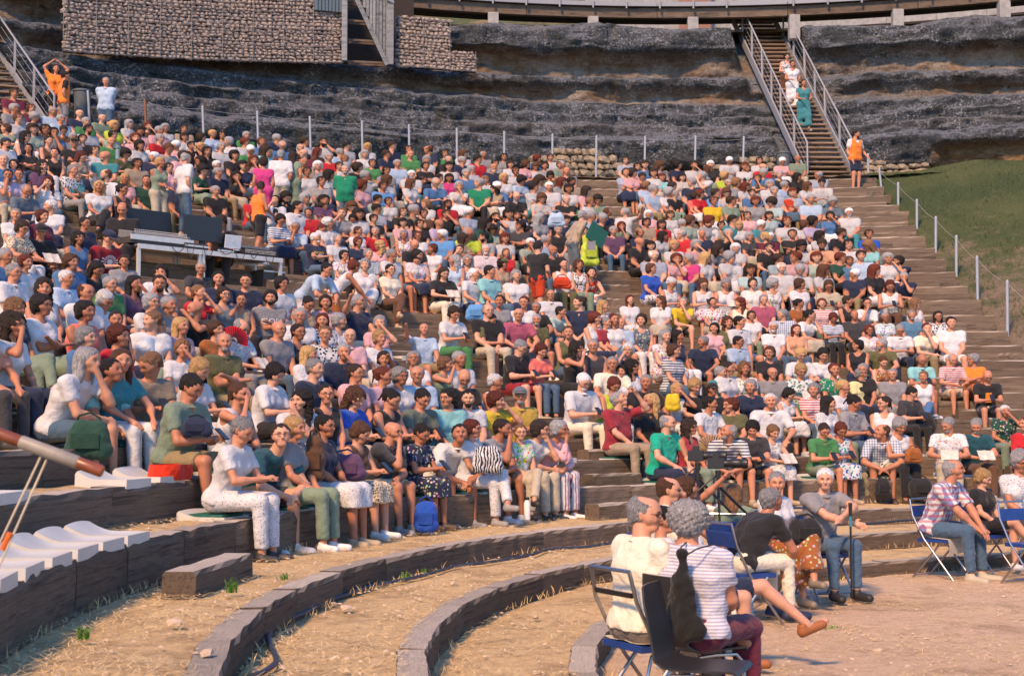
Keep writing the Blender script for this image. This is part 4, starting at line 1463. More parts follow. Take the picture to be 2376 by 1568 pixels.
def place_person(p, lod):
    x, y = p['q']; k = p['k']; z = zedge(k)+.05
    rz0 = facing(x, y, k)+rr.uniform(-.12, .12)
    step = 25 if lod < 2 else 12
    rz, yaw = headyaw(p, rz0, x, y, step)
    mir = 1 if int(p['u']) % 2 or p['pose'] in 'LKPBF' else -1
    cross = p['sex'] == 'w' and p['pose'] in 'LA' and rr.random() < .3 and lod > 0
    belly = 0.
    if p['sex'] == 'm' and lod >= 2 or p['sex'] == 'm' and p['pose'] in 'KA': belly = .0 if lod < 2 else rr.choice([0., .03, .05])
    key = (p['pose'], p['sex'], mir, yaw, cross, belly)
    seat = .36 if p['row'] > 0 else .40
    J = cached(key+('J',), lambda: skeleton(p['pose'], p['sex'], yaw, None, mir, .42, cross=cross))
    # stand the figure so that the head is where the photograph shows it
    H = J['Hc']; c, s = math.cos(rz), math.sin(rz)
    _, vv = proj(x, y, z+H[2]); sc = 1+(vv-p['v'])/(p['s']*H[2]); sc = max(.93, min(1.08, sc))
    left = z+H[2]*sc; _, vv = proj(x, y, left)
    # what the size cannot take up: sit a little further forward or back
    hx, hy = (c*H[0]-s*H[1])*sc, (s*H[0]+c*H[1])*sc
    root = empty('person', (x-hx, y-hy, z), rz)
    wx = rr.uniform(1.0, 1.16) if p['sex'] == 'm' else rr.uniform(1.0, 1.18)
    root.scale = (sc*wx, sc, sc)
    dress_up(root, key, J, lod, p['sex'], p['hair'], p['top'], p['low'], p['ex'], rr, belly)
    tag(root, label(p, pool), 'person', 'audience seated on the terraces')
    p['root'] = root; p['J'] = J
    return root
for i, p in enumerate(ind):
    lod = 2 if p['row'] <= 1 and p['s'] > 140 else 1 if p['s'] > 118 else 0
    place_person(p, lod)
# the far rows: one mesh
def crowd_variant(pose, sex, style, yaw, mir):
    J = skeleton(pose, sex, yaw, None, mir)
    h, hf = .036, .021
    fs = []
    mesh_np_save = Field.surf
    class Got(Exception): pass
    def grab(s): fs.append(s); raise Got()
    Field.surf = grab
    for fn in (lambda: build_body(J, h, hf, False), lambda: build_top_hf(J, h, hf), lambda: build_low_hf(J, h, hf)):
        try: fn()
        except Got: pass
    Field.surf = mesh_np_save
    B, T, L = fs
    Hf = Field(*grid_of(J, h, hf)); Hc, R = J['Hc'], J['R']
    def hp(*a): return Hc+R@(v3(*a)*.92)
    if style != '0':
        t = .014 if style in 'sfp' else .026
        Hf.cap(hp(0, -.008, .038), hp(0, .04, .036), .078+t, .084+t, .02); Hf.cap(hp(0, .03, 0), hp(0, .05, -.03), .07+t*.6, .06+t*.6, .02)
        if style in 'bclL':
            for s in (-1, 1): Hf.cap(hp(s*.075, .015, .03), hp(s*.085, .02, -.05 if style in 'bc' else -.16), .036, .034, .03)
        if style in 'lL': Hf.cap(hp(0, .08, -.02), hp(0, .10, -.2), .08, .06, .03)
        Hf.carve(hp(0, -.125, -.03), .098, .005); 
        if style in 'sfp': Hf.carve(hp(0, -.02, -.115), .085, .006, (1.4, 1.5, 1))
        if style == 'f': Hf.carve(hp(0, -.05, .12), .085, .01)
    f = np.minimum(np.minimum(B.f, T.f), np.minimum(L.f, Hf.f))
    V, Q = nets(f, B.ax, B.ay, B.az)
    ii = tuple(np.clip(np.searchsorted(a, V[:, d])-1, 0, len(a)-2) for d, a in enumerate((B.ax, B.ay, B.az)))
    lab = np.argmin(np.stack([g.f[ii]+g.f[ii[0]+1, ii[1]+1, ii[2]+1] for g in (B, T, L, Hf)]), 0)
    Lc = (V-Hc)@R; x, yv, zz = np.abs(Lc[:, 0]), Lc[:, 1], Lc[:, 2]
    mk = np.clip(1.5-((x-.031)/.018)**2-((zz-.012)/.012)**2, 0, 1)*(yv < -.06)*.7
    me = mesh_np('c', V, Q); at = me.color_attributes.new('L', 'FLOAT_COLOR', 'POINT'); c = np.zeros((len(V), 4), np.float32)
    for i in range(3): c[:, i] = lab == i+1
    c[:, 3] = mk; at.data.foreach_set('color', c.ravel()); me = thin(me, .38)
    n = len(me.vertices); V = np.empty(n*3, np.float32); me.vertices.foreach_get('co', V); V = V.reshape(-1, 3); Q = np.empty(len(me.loops), np.int32); me.loops.foreach_get('vertex_index', Q); Q = Q.reshape(-1, 3)
    c = np.empty(n*4, np.float32); me.color_attributes['L'].data.foreach_get('color', c); c = c.reshape(-1, 4); mk = c[:, 3]; lab = np.where(c[:, :3].max(1) > .5, c[:, :3].argmax(1)+1, 0)
    bpy.data.meshes.remove(me); return V, Q, lab, mk, J
def build_top_hf(J, h, hf):
    global grid_of
    g0 = grid_of; grid_of = lambda J, a, b: g0(J, h, hf)
    try: build_top(J, J.get('tk', 't'), h)
    finally: grid_of = g0
def build_low_hf(J, h, hf):
    global grid_of
    g0 = grid_of; grid_of = lambda J, a, b: g0(J, h, hf)
    try: build_low(J, 'trousers' if J['sex'] == 'm' else 'skirt', h)
    finally: grid_of = g0
VV = []; QQ = []; CC = []; nv = 0; CV = {}
for p in far:
    x, y = p['q']; z = zedge(p['k'])+.05
    rz, yaw = headyaw(p, facing(x, y, p['k'])+rr.uniform(-.15, .15), x, y, 45)
    po = p['pose'] if p['pose'] in 'LPAHCR' else 'L'
    st = p['hair'][1]; st = {'c': 'c', 'L': 'l', 'b': 'b'}.get(st, st)
    key = (po, p['sex'], st if st in '0fsbcl' else 's', yaw, 1)
    if key not in CV:
        alt = [q for q in CV if q[1:4] == key[1:4]]
        if len(alt) > 3: key = alt[0]
        else: CV[key] = crowd_variant(*key)
    V, Q, lab, mk, J = CV[key]; H = J['Hc']
    _, vv = proj(x, y, z+H[2]); sc = max(.93, min(1.08, 1+(vv-p['v'])/(p['s']*H[2])))
    c, s = math.cos(rz), math.sin(rz); M = np.array([[c, -s, 0], [s, c, 0], [0, 0, 1.]])
    W = (V*sc*v3(rr.uniform(1.08, 1.24), 1.05, 1))@M.T; hh = M@(H*sc); W += v3(x-hh[0], y-hh[1], z)
    kind, rest = p['top'].split('.', 1); cn, _, pat = rest.partition(':'); tc = np.array(RGB[cn])*(.72 if cn == 'white' else .9)
    if pat in ('st', 'pl', 'fl', 'dt'): tc = tc*.45+np.array(RGB['white'])*.4
    lcn = p['low'].partition('.')[2].partition(':')[0] or 'denim'
    pal = np.array([SKINC[rr.randrange(6)], tc, RGB[lcn], HAIRC[p['hair'][0]]])*rr.uniform(.9, 1.1)
    C = pal[lab]*(1-mk*(lab == 0))[:, None]
    if p['ex'].get('b'):
        Lc = (V-H)@J['R']; C[(Lc[:, 2] < -.05) & (Lc[:, 1] < -.03) & (np.abs(Lc[:, 0]) < .07) & (lab == 0) & (Lc[:, 2] > -.13)] = HAIRC[p['hair'][0]] if p['hair'][0] != 'x' else HAIRC['g']
    VV.append(W); QQ.append(Q+nv); CC.append(C); nv += len(V)
me = mesh_np('crowd', np.concatenate(VV), np.concatenate(QQ), True, CROWD)
ca = np.ones((nv, 4), np.float32); ca[:, :3] = np.concatenate(CC)
me.color_attributes.new('Col', 'FLOAT_COLOR', 'POINT').data.foreach_set('color', ca.ravel())
tag(link('distant_crowd', me), 'densely seated audience filling the highest rows below the rock face', 'crowd', kind='stuff')
# ================================================================ rock face, walls, walkway, stairs, grass
def vnoise(x, y, z, seed=0):
    xi, yi, zi = np.floor(x).astype(np.int64), np.floor(y).astype(np.int64), np.floor(z).astype(np.int64)
    fx, fy, fz = x-xi, y-yi, z-zi; fx, fy, fz = (f*f*(3-2*f) for f in (fx, fy, fz))
    def h(a, b, c):
        n = (a*374761393+b*668265263+c*2147483647+seed*1274126177) & 0xffffffff
        n = ((n ^ (n >> 13))*1274126177) & 0xffffffff; n = (n ^ (n >> 16)) & 0xffff
        return n/32767.5-1
    r = 0
    for a, wa in ((0, 1-fx), (1, fx)):
        for b, wb in ((0, 1-fy), (1, fy)):
            for c, wc in ((0, 1-fz), (1, fz)): r = r+wa*wb*wc*h(xi+a, yi+b, zi+c)
    return r
def fbm(x, y, z, o=4, seed=0):
    r = 0; a = 1.
    for i in range(o): r = r+a*vnoise(x*2**i, y*2**i, z*2**i, seed+i); a *= .5
    return r
def arc_u(u, off, k=22.2): return on_ring(u, k, off)
def th_of(u, off=0):
    x, y = arc_u(u, off); cx, cy, R, q = ring(22.2); return math.atan2((x-cx)/(R+off), (y-cy)/((R+off)*q))
T0, T1 = th_of(-60)-.06, th_of(2440)+.06
ROCK_OFF = 1.7
def rock_material():
    t = NT('weathered_rock'); v = t.world(); at = t.node('ShaderNodeAttribute', attribute_name='rock'); sp = t.sep(at.outputs['Color'])
    n1 = t.noise(v, .8, 6, .65); n2 = t.noise(t.world((1, 1, 2.5)), 3.5, 6, .7); n3 = t.noise(v, 14, 5, .7)
    c = t.mix(t.ramp(n1, [(.38, 0), (.62, 1)]), (.036, .044, .054), (.080, .092, .112))
    c = t.mix(t.ramp(n2, [(.45, 0), (.60, 1)]), c, (.040, .046, .046))
    li = t.math('MULTIPLY', t.ramp(n3, [(.52, 0), (.62, 1)]), t.ramp(n1, [(.42, .15), (.6, .8)]))
    c = t.mix(li, c, (.36, .39, .44))
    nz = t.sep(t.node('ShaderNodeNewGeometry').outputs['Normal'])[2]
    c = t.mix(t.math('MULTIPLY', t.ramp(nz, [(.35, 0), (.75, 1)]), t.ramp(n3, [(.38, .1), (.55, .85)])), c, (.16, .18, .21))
    oc = t.mix(t.ramp(n2, [(.4, 0), (.6, 1)]), (.26, .17, .09), (.17, .10, .055)); pale = t.mix(t.ramp(n1, [(.45, 0), (.6, 1)]), oc, (.33, .28, .23))
    c = t.mix(t.math('MULTIPLY', sp[0], t.ramp(n3, [(.35, .7), (.6, 1)])), c, pale)
    c = t.mix(sp[1], c, oc)
    cr = t.ramp(t.noise(t.world((.7, .7, 3)), 2.2, 6, .8, 1.), [(.33, 1), (.40, 0)]); c = t.mix(t.math('MULTIPLY', cr, .8), c, (.012, .012, .012))
    t.base(c); t.rough(.95, .15); t.bump(t.math('ADD', t.math('ADD', n2, t.math('MULTIPLY', n3, .5)), t.math('MULTIPLY', cr, -.6)), 1., .12)
    return t.m
ROCK = rock_material()
# profile of the old rock-cut tiers: (distance back, height, recess colour, ochre)
PROF = [(.45, 8.7, 0, 1), (.62, 9.1, .2, 1), (.40, 9.40, 0, .9), (.0, 9.52, 0, .1), (-.12, 9.8, 0, 0), (-.10, 10.3, 0, 0), (.1, 10.45, 0, 0), (.75, 10.52, 0, 0), (.8, 10.95, .1, 0), (1.15, 11.02, 0, 0), (1.2, 11.4, 0, 0),
        (1.6, 11.46, 0, 0), (1.66, 11.85, 0, 0), (2.05, 11.92, 0, 0), (2.2, 12.05, .5, 0), (2.35, 12.25, .8, .2), (2.1, 12.55, .1, 0), (2.15, 12.75, 0, 0), (2.5, 12.85, 0, 0), (2.85, 12.95, .6, 0), (3.0, 13.3, 1, .3), (2.95, 13.6, .6, .5), (2.5, 13.78, 0, 0), (2.55, 14.2, 0, 0), (2.8, 14.42, 0, 0), (4.2, 14.62, 0, 0), (8, 14.7, 0, 0)]
A_ = at_y(1928, 402, 40.9); B_ = at_y(1748, 14, 47.3); A_.z = 8.9; B_.z = 15.42       # the two flights of stairs climb in cuttings
_x, _y = arc_u(52, .35); A2 = at_y(52, 258, _y); A2.z = 8.92
B2 = A2+Vector((-2.55, 2.9, 2.95))
def rock_wall():
    seg = [0.]
    for a, b in zip(PROF[:-1], PROF[1:]): seg.append(seg[-1]+math.hypot(b[0]-a[0], b[1]-a[1]))
    L = seg[-1]; sv = np.concatenate([np.linspace(0, seg[-2], 140), [L]]); PA = np.array(PROF)
    off = np.interp(sv, seg, PA[:, 0]); z = np.interp(sv, seg, PA[:, 1]); re = np.interp(sv, seg, PA[:, 2]); oc = np.interp(sv, seg, PA[:, 3])
    n = 820; th = np.linspace(T0, T1, n); cx, cy, R, q = ring(22.2)
    TH, OF = np.meshgrid(th, off, indexing='ij'); Z = np.broadcast_to(z, TH.shape).copy(); RE = np.broadcast_to(re, TH.shape).copy(); OC = np.broadcast_to(oc, TH.shape).copy()
    arc = TH*R
    # tiers wander, break off and are hollowed unevenly along the arc
    Z0 = Z.copy(); tier = np.round(Z0*1.9)
    blk = vnoise(np.floor(arc/1.7+.37*tier)*3.1, tier*2.3, TH*0, 41)
    Z += (.10*vnoise(arc*.22, Z*.6, TH*0, 5)+.05*vnoise(arc*.9, Z*1.4, TH*0, 7)+.05*blk)*np.clip((Z-9)/1, 0, 1)
    mod = .5+.5*np.clip(1.6*vnoise(arc*.20+3, Z*.35, TH*0, 9)+.4, -1, 1)
    OF2 = OF*1. ; hollow = RE*mod; OF2 = OF+ROCK_OFF+.35*hollow
    OC *= np.clip(.5+1.2*vnoise(arc*.15+9, Z*.5, TH*0, 21)+(Z < 9.7)*.6, 0, 1)
    r1 = 1-np.abs(fbm(arc*.8, Z*2.2, TH*0, 3, 23)); r2 = 1-np.abs(fbm(arc*2.2, Z*6, TH*0, 3, 25))
    OF2 += .16*fbm(arc*.35, Z*.9, TH*0, 3, 11)+.10*blk+.14*(r1-.6)+.06*(r2-.6)+.09*fbm(arc*1.6, Z*3.2, TH*0, 4, 13)+.045*fbm(arc*6, Z*10, TH*0, 2, 15)
    Z += .05*fbm(arc*1.3, OF*2.2, TH*0, 3, 17)+(OF > 2.6)*(Z > 14)*.30*np.abs(vnoise(arc*.5, OF*.3, TH*0, 19))
    X = cx+(R+OF2)*np.sin(TH); Y = cy+(R+OF2)*q*np.cos(TH)
    hr = np.clip((TH-th_of(2150))/.03, 0, 1)*np.clip((10.15-Z)/.25, 0, 1); OC = np.maximum(OC, hr); Y = Y+hr*.7
    for a, b in ((A_, B_), (A2, B2)):
        t = np.clip((Z+.25-a.z)/(b.z-a.z), -.05, 1.15); xs = a.x+(b.x-a.x)*t; ys = a.y+(b.y-a.y)*t; w = np.clip((1.15-np.abs(X-xs))/.25, 0, 1)
        Y = Y+w*np.maximum(0, ys+.45-Y)
    V = np.stack([X, Y, Z], -1).reshape(-1, 3); m = len(sv)
    i, j = np.meshgrid(np.arange(n-1), np.arange(m-1), indexing='ij'); a = (i*m+j).ravel()
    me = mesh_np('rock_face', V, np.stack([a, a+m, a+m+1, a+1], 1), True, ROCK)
    c = np.ones((len(V), 4), np.float32); c[:, 0] = hollow.ravel(); c[:, 1] = OC.ravel(); c[:, 2] = 0
    me.color_attributes.new('rock', 'FLOAT_COLOR', 'POINT').data.foreach_set('color', c.ravel())
    tag(link('rock_face', me), kind='structure')
rock_wall()
def topring(th, off, z):
    p = ring_pt(22.2, th, off); p.z = z; return p
def arcgrid(name, offs, m, z, t0=None, t1=None, n=120, parent=None, smooth=True, zn=0.):
    t0 = T0 if t0 is None else t0; t1 = T1 if t1 is None else t1
    P = [[topring(t0+(t1-t0)*i/n, o, zz+(zn*noise.noise(Vector((i*.5, o*2, zz))) if zn else 0)) for o, zz in offs] for i in range(n+1)]
    return MB().grid(P).obj(name, m, parent, smooth)
GRASSM = ground_mat('thin_dry_grass', (.070, .095, .038), (.13, .115, .060), (.045, .060, .026), (.22, .19, .14), .6, .22)
tag(arcgrid('grassy_ledge', [(-.2, 8.86), (.3, 8.93), (.8, 8.90), (1.5, 8.95), (2.6, 9.0)], GRASSM, 0, n=200, zn=.05), kind='structure')
# dry stone wall under the overhang, and gabions
def stone_mesh(seed, flat=.7):
    r = random.Random(seed); b = bmesh.new(); bmesh.ops.create_icosphere(b, subdivisions=1, radius=.5)
    for v in b.verts:
        p = v.co; mx = max(abs(p.x), abs(p.y), abs(p.z)); k = .5/mx; v.co = p*(k*.85+.15)*r.uniform(.84, 1.05)
        v.co.x += r.uniform(-.05, .05); v.co.z += r.uniform(-.05, .05)
    me = bpy.data.meshes.new('stone'); b.to_mesh(me); b.free(); return me
def stone_mat(name, a, b_, c3):
    t = NT(name); oi = t.node('ShaderNodeObjectInfo').outputs['Random']; v = t.world(); vo = t.node('ShaderNodeTexVoronoi', i_Scale=4.5); t.l.new(v, vo.inputs['Vector'])
    rv = t.math('FRACT', t.math('ADD', oi, t.sep(vo.outputs['Color'])[0]))
    c = t.mix(rv, a, b_); c = t.mix(t.ramp(t.noise(v, 11, 4), [(.5, 0), (.68, 1)]), c, c3); t.base(c); t.rough(.9, .2); t.bump(t.noise(v, 30, 5), .7, .02); return t.m
GSTONE = stone_mat('gabion_stone', (.37, .30, .26), (.24, .21, .20), (.43, .38, .34)); DSTONE = stone_mat('wall_stone', (.36, .28, .19), (.22, .19, .15), (.13, .13, .125))
STONES = [stone_mesh(i) for i in range(9)]
for s_ in STONES: s_.materials.append(GSTONE)
STONESD = [s_.copy() for s_ in STONES]
for s_ in STONESD: s_.materials.clear(); s_.materials.append(DSTONE)
DARKGAP = simple('painted_gap_shade', (.035, .028, .024), .95)  # near-black colour stands in for shade between stones, in the tower, under the deck
def stone_bed(parent, pts_fn, W, Hh, sw, sh, meshes, m, limit, depth=.14, z0=0., top=lambda x: 1e9, name='stone'):
    """pack irregular stones over a W x Hh face; the biggest ones are objects, the rest one mesh"""
    items = []; z = 0.
    while z < Hh:
        h = sh*rnd.uniform(.75, 1.3); x = rnd.uniform(-sw, 0)
        while x < W:
            w = sw*rnd.choice([.6, .8, 1, 1.1, 1.35])*rnd.uniform(.85, 1.15); hh = h*rnd.uniform(.8, 1.15)
            if 0 < x+w/2 < W and z+h*.6 < top(x+w/2): items.append((w*hh, x+w/2, z+h/2+rnd.uniform(-.015, .015), w, hh))
            x += w*.98
        z += h*.95
    items.sort(key=lambda q: -q[0]); rest = MB()
    for n_, (_, x, zz, w, h) in enumerate(items):
        p, rz = pts_fn(x, zz); me = rnd.choice(meshes); rot = (rnd.uniform(-.15, .15), rnd.uniform(-.25, .25), rz+rnd.uniform(-.2, .2))
        sc = (w*1.16, depth*rnd.uniform(.8, 1.3), h*1.20)
        if n_ < limit:
            o = link(name, me, parent, None, p, rot); o.scale = sc
        else:
            M = Matrix.LocRotScale(Vector(p), Matrix.Rotation(rot[2], 3, 'Z')@Matrix.Rotation(rot[1], 3, 'Y'), Vector(sc))
            rest.add([M@q.co for q in me.vertices], [tuple(f.vertices) for f in me.polygons])
    if rest.v: tag(rest.obj('packed_stones', m, parent), kind='stuff')
def wall_pts(ua, ub, off, zb, dz=0.):
    a, b = th_of(ua, off), th_of(ub, off); R = ring(22.2)[2]+off; W = abs(b-a)*R
    def f(x, z):
        z = z+dz*x/W; t = a+(b-a)*x/W; p = ring_pt(22.2, t, off); d = ring_pt(22.2, t+.01, off)-p; return (p.x, p.y, zb+z), math.atan2(d.y, d.x)
    return f, W
def gabion(ua, ub, off, zb, Hh, label, limit, top=lambda x: 1e9, dz=0.):
    root = empty('gabion_wall'); tag(root, label, 'gabion wall', 'gabion walls above the rock face')
    f, W = wall_pts(ua, ub, off, zb, dz); stone_bed(root, f, W, Hh, .165, .105, STONES, GSTONE, limit, .2, 0, top)
    f2, _ = wall_pts(ua, ub, off+.10, zb, dz)
    P = [[Vector(f2(W*i/24, 0)[0]), Vector(f2(W*i/24, min(Hh, top(W*i/24)))[0])] for i in range(25)]; MB().grid(P).obj('backing', DARKGAP, root)
    b = MB(); f3, _ = wall_pts(ua, ub, off-.13, zb, dz); x = 0.
    while x <= W+.01: b.tube([f3(x, 0)[0], f3(x, min(Hh, top(x)))[0]], .009, 4); x += W/max(1, round(W/.95))
    for zz in [j*.5 for j in range(int(Hh/.5)+1)]:
        pts = [f3(W*i/30, zz)[0] for i in range(31) if zz <= top(W*i/30)]
        if len(pts) > 1: b.tube(pts, .007, 4)
    fine = MB(); x = .1
    while x < W: fine.tube([f3(x, 0)[0], f3(x, min(Hh, top(x)))[0]], .0022, 3, False); x += .1
    for zz in [j*.1 for j in range(int(Hh/.1)+1)]: fine.tube([f3(W*i/20, zz)[0] for i in range(21) if zz <= top(W*i/20)] or [(0, 0, 0), (0, 0, .01)], .0022, 3, False)
    b.obj('cage_frame', METAL_DULL, root); tag(fine.obj('wire_mesh', METAL_DULL, root), kind='stuff'); return root
METAL = simple('galvanised_steel', (.25, .27, .31), .65, .2, .15, 30, .1); METAL_DULL = simple('dull_wire', (.16, .16, .17), .6, .5, .1)
CHROME = simple('chrome_tube', (.42, .42, .44), .3, 1., .05, 10, 0)
CONCRETE = simple('concrete', (.30, .30, .30), .9, 0, .3, 6, .5, .01); GREYWOOD = wood_mat('greyed_planks', (.17, .19, .215), (.25, .27, .29), (.10, .12, .14))
DARKWOOD = wood_mat('dark_beam', (.12, .09, .07), (.17, .13, .10), (.06, .05, .045)); BLUEPANEL = simple('blue_grey_cladding', (.05, .09, .13), .6, .2)
for s_ in (gabion(135, 790, 3.0, 11.85, 3.2, 'long wall of pale stones in wire cages, left of the timber stair tower', 285, dz=.72), gabion(916, 1042, 3.0, 12.62, 1.5, 'tall narrow wall of caged pale stones, just right of the timber stair tower', 200), gabion(1043, 1103, 3.0, 12.6, .62, 'low block of caged pale stones, right end of the upper walls', 60)): pass
def drystone(ua, ub, off, zb, Hh, label, top):
    root = empty('dry_stone_wall'); tag(root, label, 'stone wall', 'dry stone walls under the rock overhang')
    f, W = wall_pts(ua, ub, off, zb); stone_bed(root, f, W, Hh, .33, .19, STONESD, DSTONE, 290, .3, 0, top)
    f2, _ = wall_pts(ua, ub, off+.12, zb); MB().grid([[Vector(f2(W*i/20, 0)[0]), Vector(f2(W*i/20, max(.05, min(Hh, top(W*i/20))-.1))[0])] for i in range(21)]).obj('backing', DARKGAP, root)
drystone(1240, 1800, 1.5, 8.85, 1.1, 'rough dry stone wall below the overhang, left of the metal stairs', lambda x: .78+.22*math.sin(x*1.1)+.2*(x < 2.))
drystone(1958, 2165, 1.45, 8.75, 1.0, 'crumbling dry stone wall at the right of the metal stairs, above the grass', lambda x: .85-.05*x)
# timber stair tower between the gabions
def px(u, v, off):                   # point seen at (u, v) standing at a distance off behind the top row
    x, y = arc_u(u, off); return at_y(u, v, y)
def post(b, u, v0, v1, off, w=.15, d=.15):
    p, q = px(u, v0, off), px(u, v1, off); b.box(((p.x+q.x)/2, (p.y+q.y)/2, (p.z+q.z)/2), (w, d, abs(p.z-q.z)))
tower = empty('stair_tower', tuple(px(855, 150, 3.0))); tag(tower, 'grey timber tower with open stairs between two stone-filled cage walls', 'timber tower')
def tobj(b, name, m, parent, **k):
    o = b.obj(name, m, parent, **k); o.matrix_parent_inverse = Matrix.Translation(-parent.location); return o
b = MB(); post(b, 800, -40, 142, 2.7, .16, .16); tobj(b, 'corner_post', GREYWOOD, tower)
b = MB(); post(b, 906, -40, 151, 2.7, .2, .14); tobj(b, 'corner_post', GREYWOOD, tower)
for i in range(9):
    u = 838+i*7.6; vb = -40+max(0, (u-824)/72.*195)
    if vb > 2: b = MB(); post(b, u, -60, min(vb, 150), 2.74+.01*(i % 2), .085, .03); tobj(b, 'plank', GREYWOOD, tower)
b = MB(); P = [px(823, -12, 2.62), px(899, 151, 2.62)]; d = P[1]-P[0]
b.tube(P, .09, 4); tobj(b, 'stringer', GREYWOOD, tower)
for j, v in enumerate((4, 48, 93, 143)):
    a, c = px(806, v, 2.9), px(840+j*17, v+4, 2.9); b = MB(); b.tube([a, c], .045, 4); b.tube([a+Vector((0, .3, .0)), c+Vector((0, .3, 0))], .045, 4); tobj(b, 'stair_tread', DARKWOOD, tower)
b = MB().grid([[px(u, v, 3.9) for v in (-60, 150)] for u in (780, 960)]); tobj(b, 'painted_interior_shade', DARKGAP, tower)  # dark sheet: the shade inside the tower is put into its colour
b = MB(); P = [px(892, -4, 2.6), px(914, 8, 2.6)]; b.tube(P, .03, 6); tobj(b, 'metal_capping', METAL, tower)
cl = empty('cladding_panel', tuple(px(762, 30, 2.8))); tag(cl, 'dark blue ribbed panel at the top edge, left of the timber tower', 'panel')
for i in range(8): b = MB(); post(b, 734+i*8, -60, 24+i*.8, 2.8, .098, .03); tobj(b, 'rib', BLUEPANEL, cl)
# raised walkway along the top
wk = empty('walkway'); tag(wk, 'raised walkway with metal deck edge and timber beam along the top of the rock', 'walkway')
def arcbeam(name, o0, z0, z1, thick, u0, u1, m, parent, n=1, seg=14):
    for s in range(n):
        ua = u0+(u1-u0)*s/n; ub = u0+(u1-u0)*(s+1)/n; a, b2 = th_of(ua, o0), th_of(ub, o0)-.0006
        P = [[topring(a+(b2-a)*i/seg, o0+o, z) for o, z in ((0, z0), (0, z1), (thick, z1), (thick, z0), (0, z0))] for i in range(seg+1)]
        mb = MB().grid(P); k = 5; mb.f.append((0, 1, 2, 3)); mb.f.append(tuple(seg*k+j for j in (3, 2, 1, 0))); mb.obj(name, m, parent)
arcbeam('timber_beam', 4.6, 14.98, 15.30, .2, 916, 2450, DARKWOOD, wk, 5)
arcbeam('deck_edge', 4.45, 15.32, 15.46, .08, 916, 2450, METAL, wk, 5)
arcbeam('deck', 4.54, 15.36, 15.42, 2.2, 916, 2450, DARKWOOD, wk)
arcbeam('timber_beam', 3.4, 14.75, 15.15, .2, -60, 136, GREYWOOD, wk)
for u in [986+i*78.5 for i in range(10)]+[1849, 1930, 2010, 2091, 2175, 2262, 2350]:
    x, y = arc_u(u, 4.42); b = MB().box((x, y, 15.9), (.05, .07, 1.35)); b.obj('railing_post', METAL, wk)
for z in (15.75, 16.1, 16.5): MB().tube([topring(th_of(916, 4.42)+(th_of(2450, 4.42)-th_of(916, 4.42))*i/60, 4.42, z) for i in range(61)], .008 if z < 16.4 else .025, 5).obj('railing_wire' if z < 16.4 else 'handrail', METAL, wk)
for u in (1144, 1378, 1612, 1850, 2093, 2343):
    x, y = arc_u(u, 4.7); MB().box((x, y, 14.6), (.34, .3, .8)).obj('concrete_support', CONCRETE, wk)
MB().grid([[topring(T0+(T1-T0)*i/60, 7.4, z) for z in (14.2, 15.34)] for i in range(61)]).obj('painted_shade_back', DARKGAP, wk)  # dark sheet standing in for the shade below the deck
cw = empty('concrete_wall'); tag(cw, 'long low concrete wall behind the railing at the top of the picture', 'wall')
for i in range(9):
    ua = 1360+i*118; a, b2 = th_of(ua, 9), th_of(ua+117, 9); MB().grid([[topring(a+(b2-a)*j/4, 9.0, z) for z in (15.2, 17.2)] for j in range(5)]).obj('concrete_panel', CONCRETE, cw)
bb = MB(); p, q = px(1576, 30, 8.6), px(1650, 30, 8.6); m_ = (p+q)/2; bb.box((m_.x, m_.y, 16.3), ((q-p).length, .1, 2.2)); tag(bb.obj('rust_coloured_board', simple('rusty_board', (.25, .13, .09), .8)), 'brown board standing behind the railing at the top', 'board')
tag(arcgrid('upper_bank', [(5, 14.6), (8.8, 15.3), (14, 16.5), (24, 22)], GRASSM, 0), kind='structure')
# metal stairs
STEPW = wood_mat('stair_tread_wood', (.20, .14, .10), (.28, .20, .14), (.10, .07, .05))
def stairs(label, A, B, width, n, rail_from=0., perp=None, breaks=()):
    """A bottom centre, B top centre"""
    root = empty('metal_staircase'); tag(root, label, 'staircase'); d = B-A; h = Vector((d.x, d.y, 0)).normalized(); w = Vector((h.y, -h.x, 0)) if perp is None else perp
    rz = math.atan2(w.y, w.x)
    for i in range(n+1):
        p = A+d*(i/n); MB().box((0, 0, 0), (width-.12, .27, .045)).obj('step', STEPW, root, loc=tuple(p), rot=(0, 0, rz))
    for s in (-1, 1):
        o = w*(s*width/2); q = MB(); z0 = Vector((0, 0, .02))
        P = [A+o-Vector((0, 0, .2)), A+o+Vector((0, 0, .12)), B+o+Vector((0, 0, .12)), B+o-Vector((0, 0, .2))]
        e = w*(s*.05); q.add(P+[p+e for p in P], [(0, 1, 2, 3), (7, 6, 5, 4), (1, 5, 6, 2), (0, 3, 7, 4), (0, 4, 5, 1), (3, 2, 6, 7)]); q.obj('stringer', METAL, root)
        m = max(3, int(d.length/1.25)); segs = [0.]+list(breaks)+[1.]
        rl = MB()
        for a, c in zip(segs[:-1], segs[1:]):
            c2 = c-.012 if c < 1 else c; pa, pc = A+d*a+o, A+d*c2+o; hgt = Vector((0, 0, 1.02))
            rl.tube([pa+Vector((0, 0, .1)), pa+hgt, pc+hgt, pc+Vector((0, 0, .1))], .027, 6)
            k = max(1, round((c-a)*m))
            for i in range(1, k): MB().box((0, 0, .55), (.06, .03, .95)).obj('railing_post', METAL, root, loc=tuple(A+d*(a+(c2-a)*i/k)+o), rot=(0, 0, rz))
            for f in (.3, .55, .8): rl.tube([pa+Vector((0, 0, f)), pc+Vector((0, 0, f))], .006, 4)
        rl.obj('handrail', METAL, root, smooth=True)
    return root
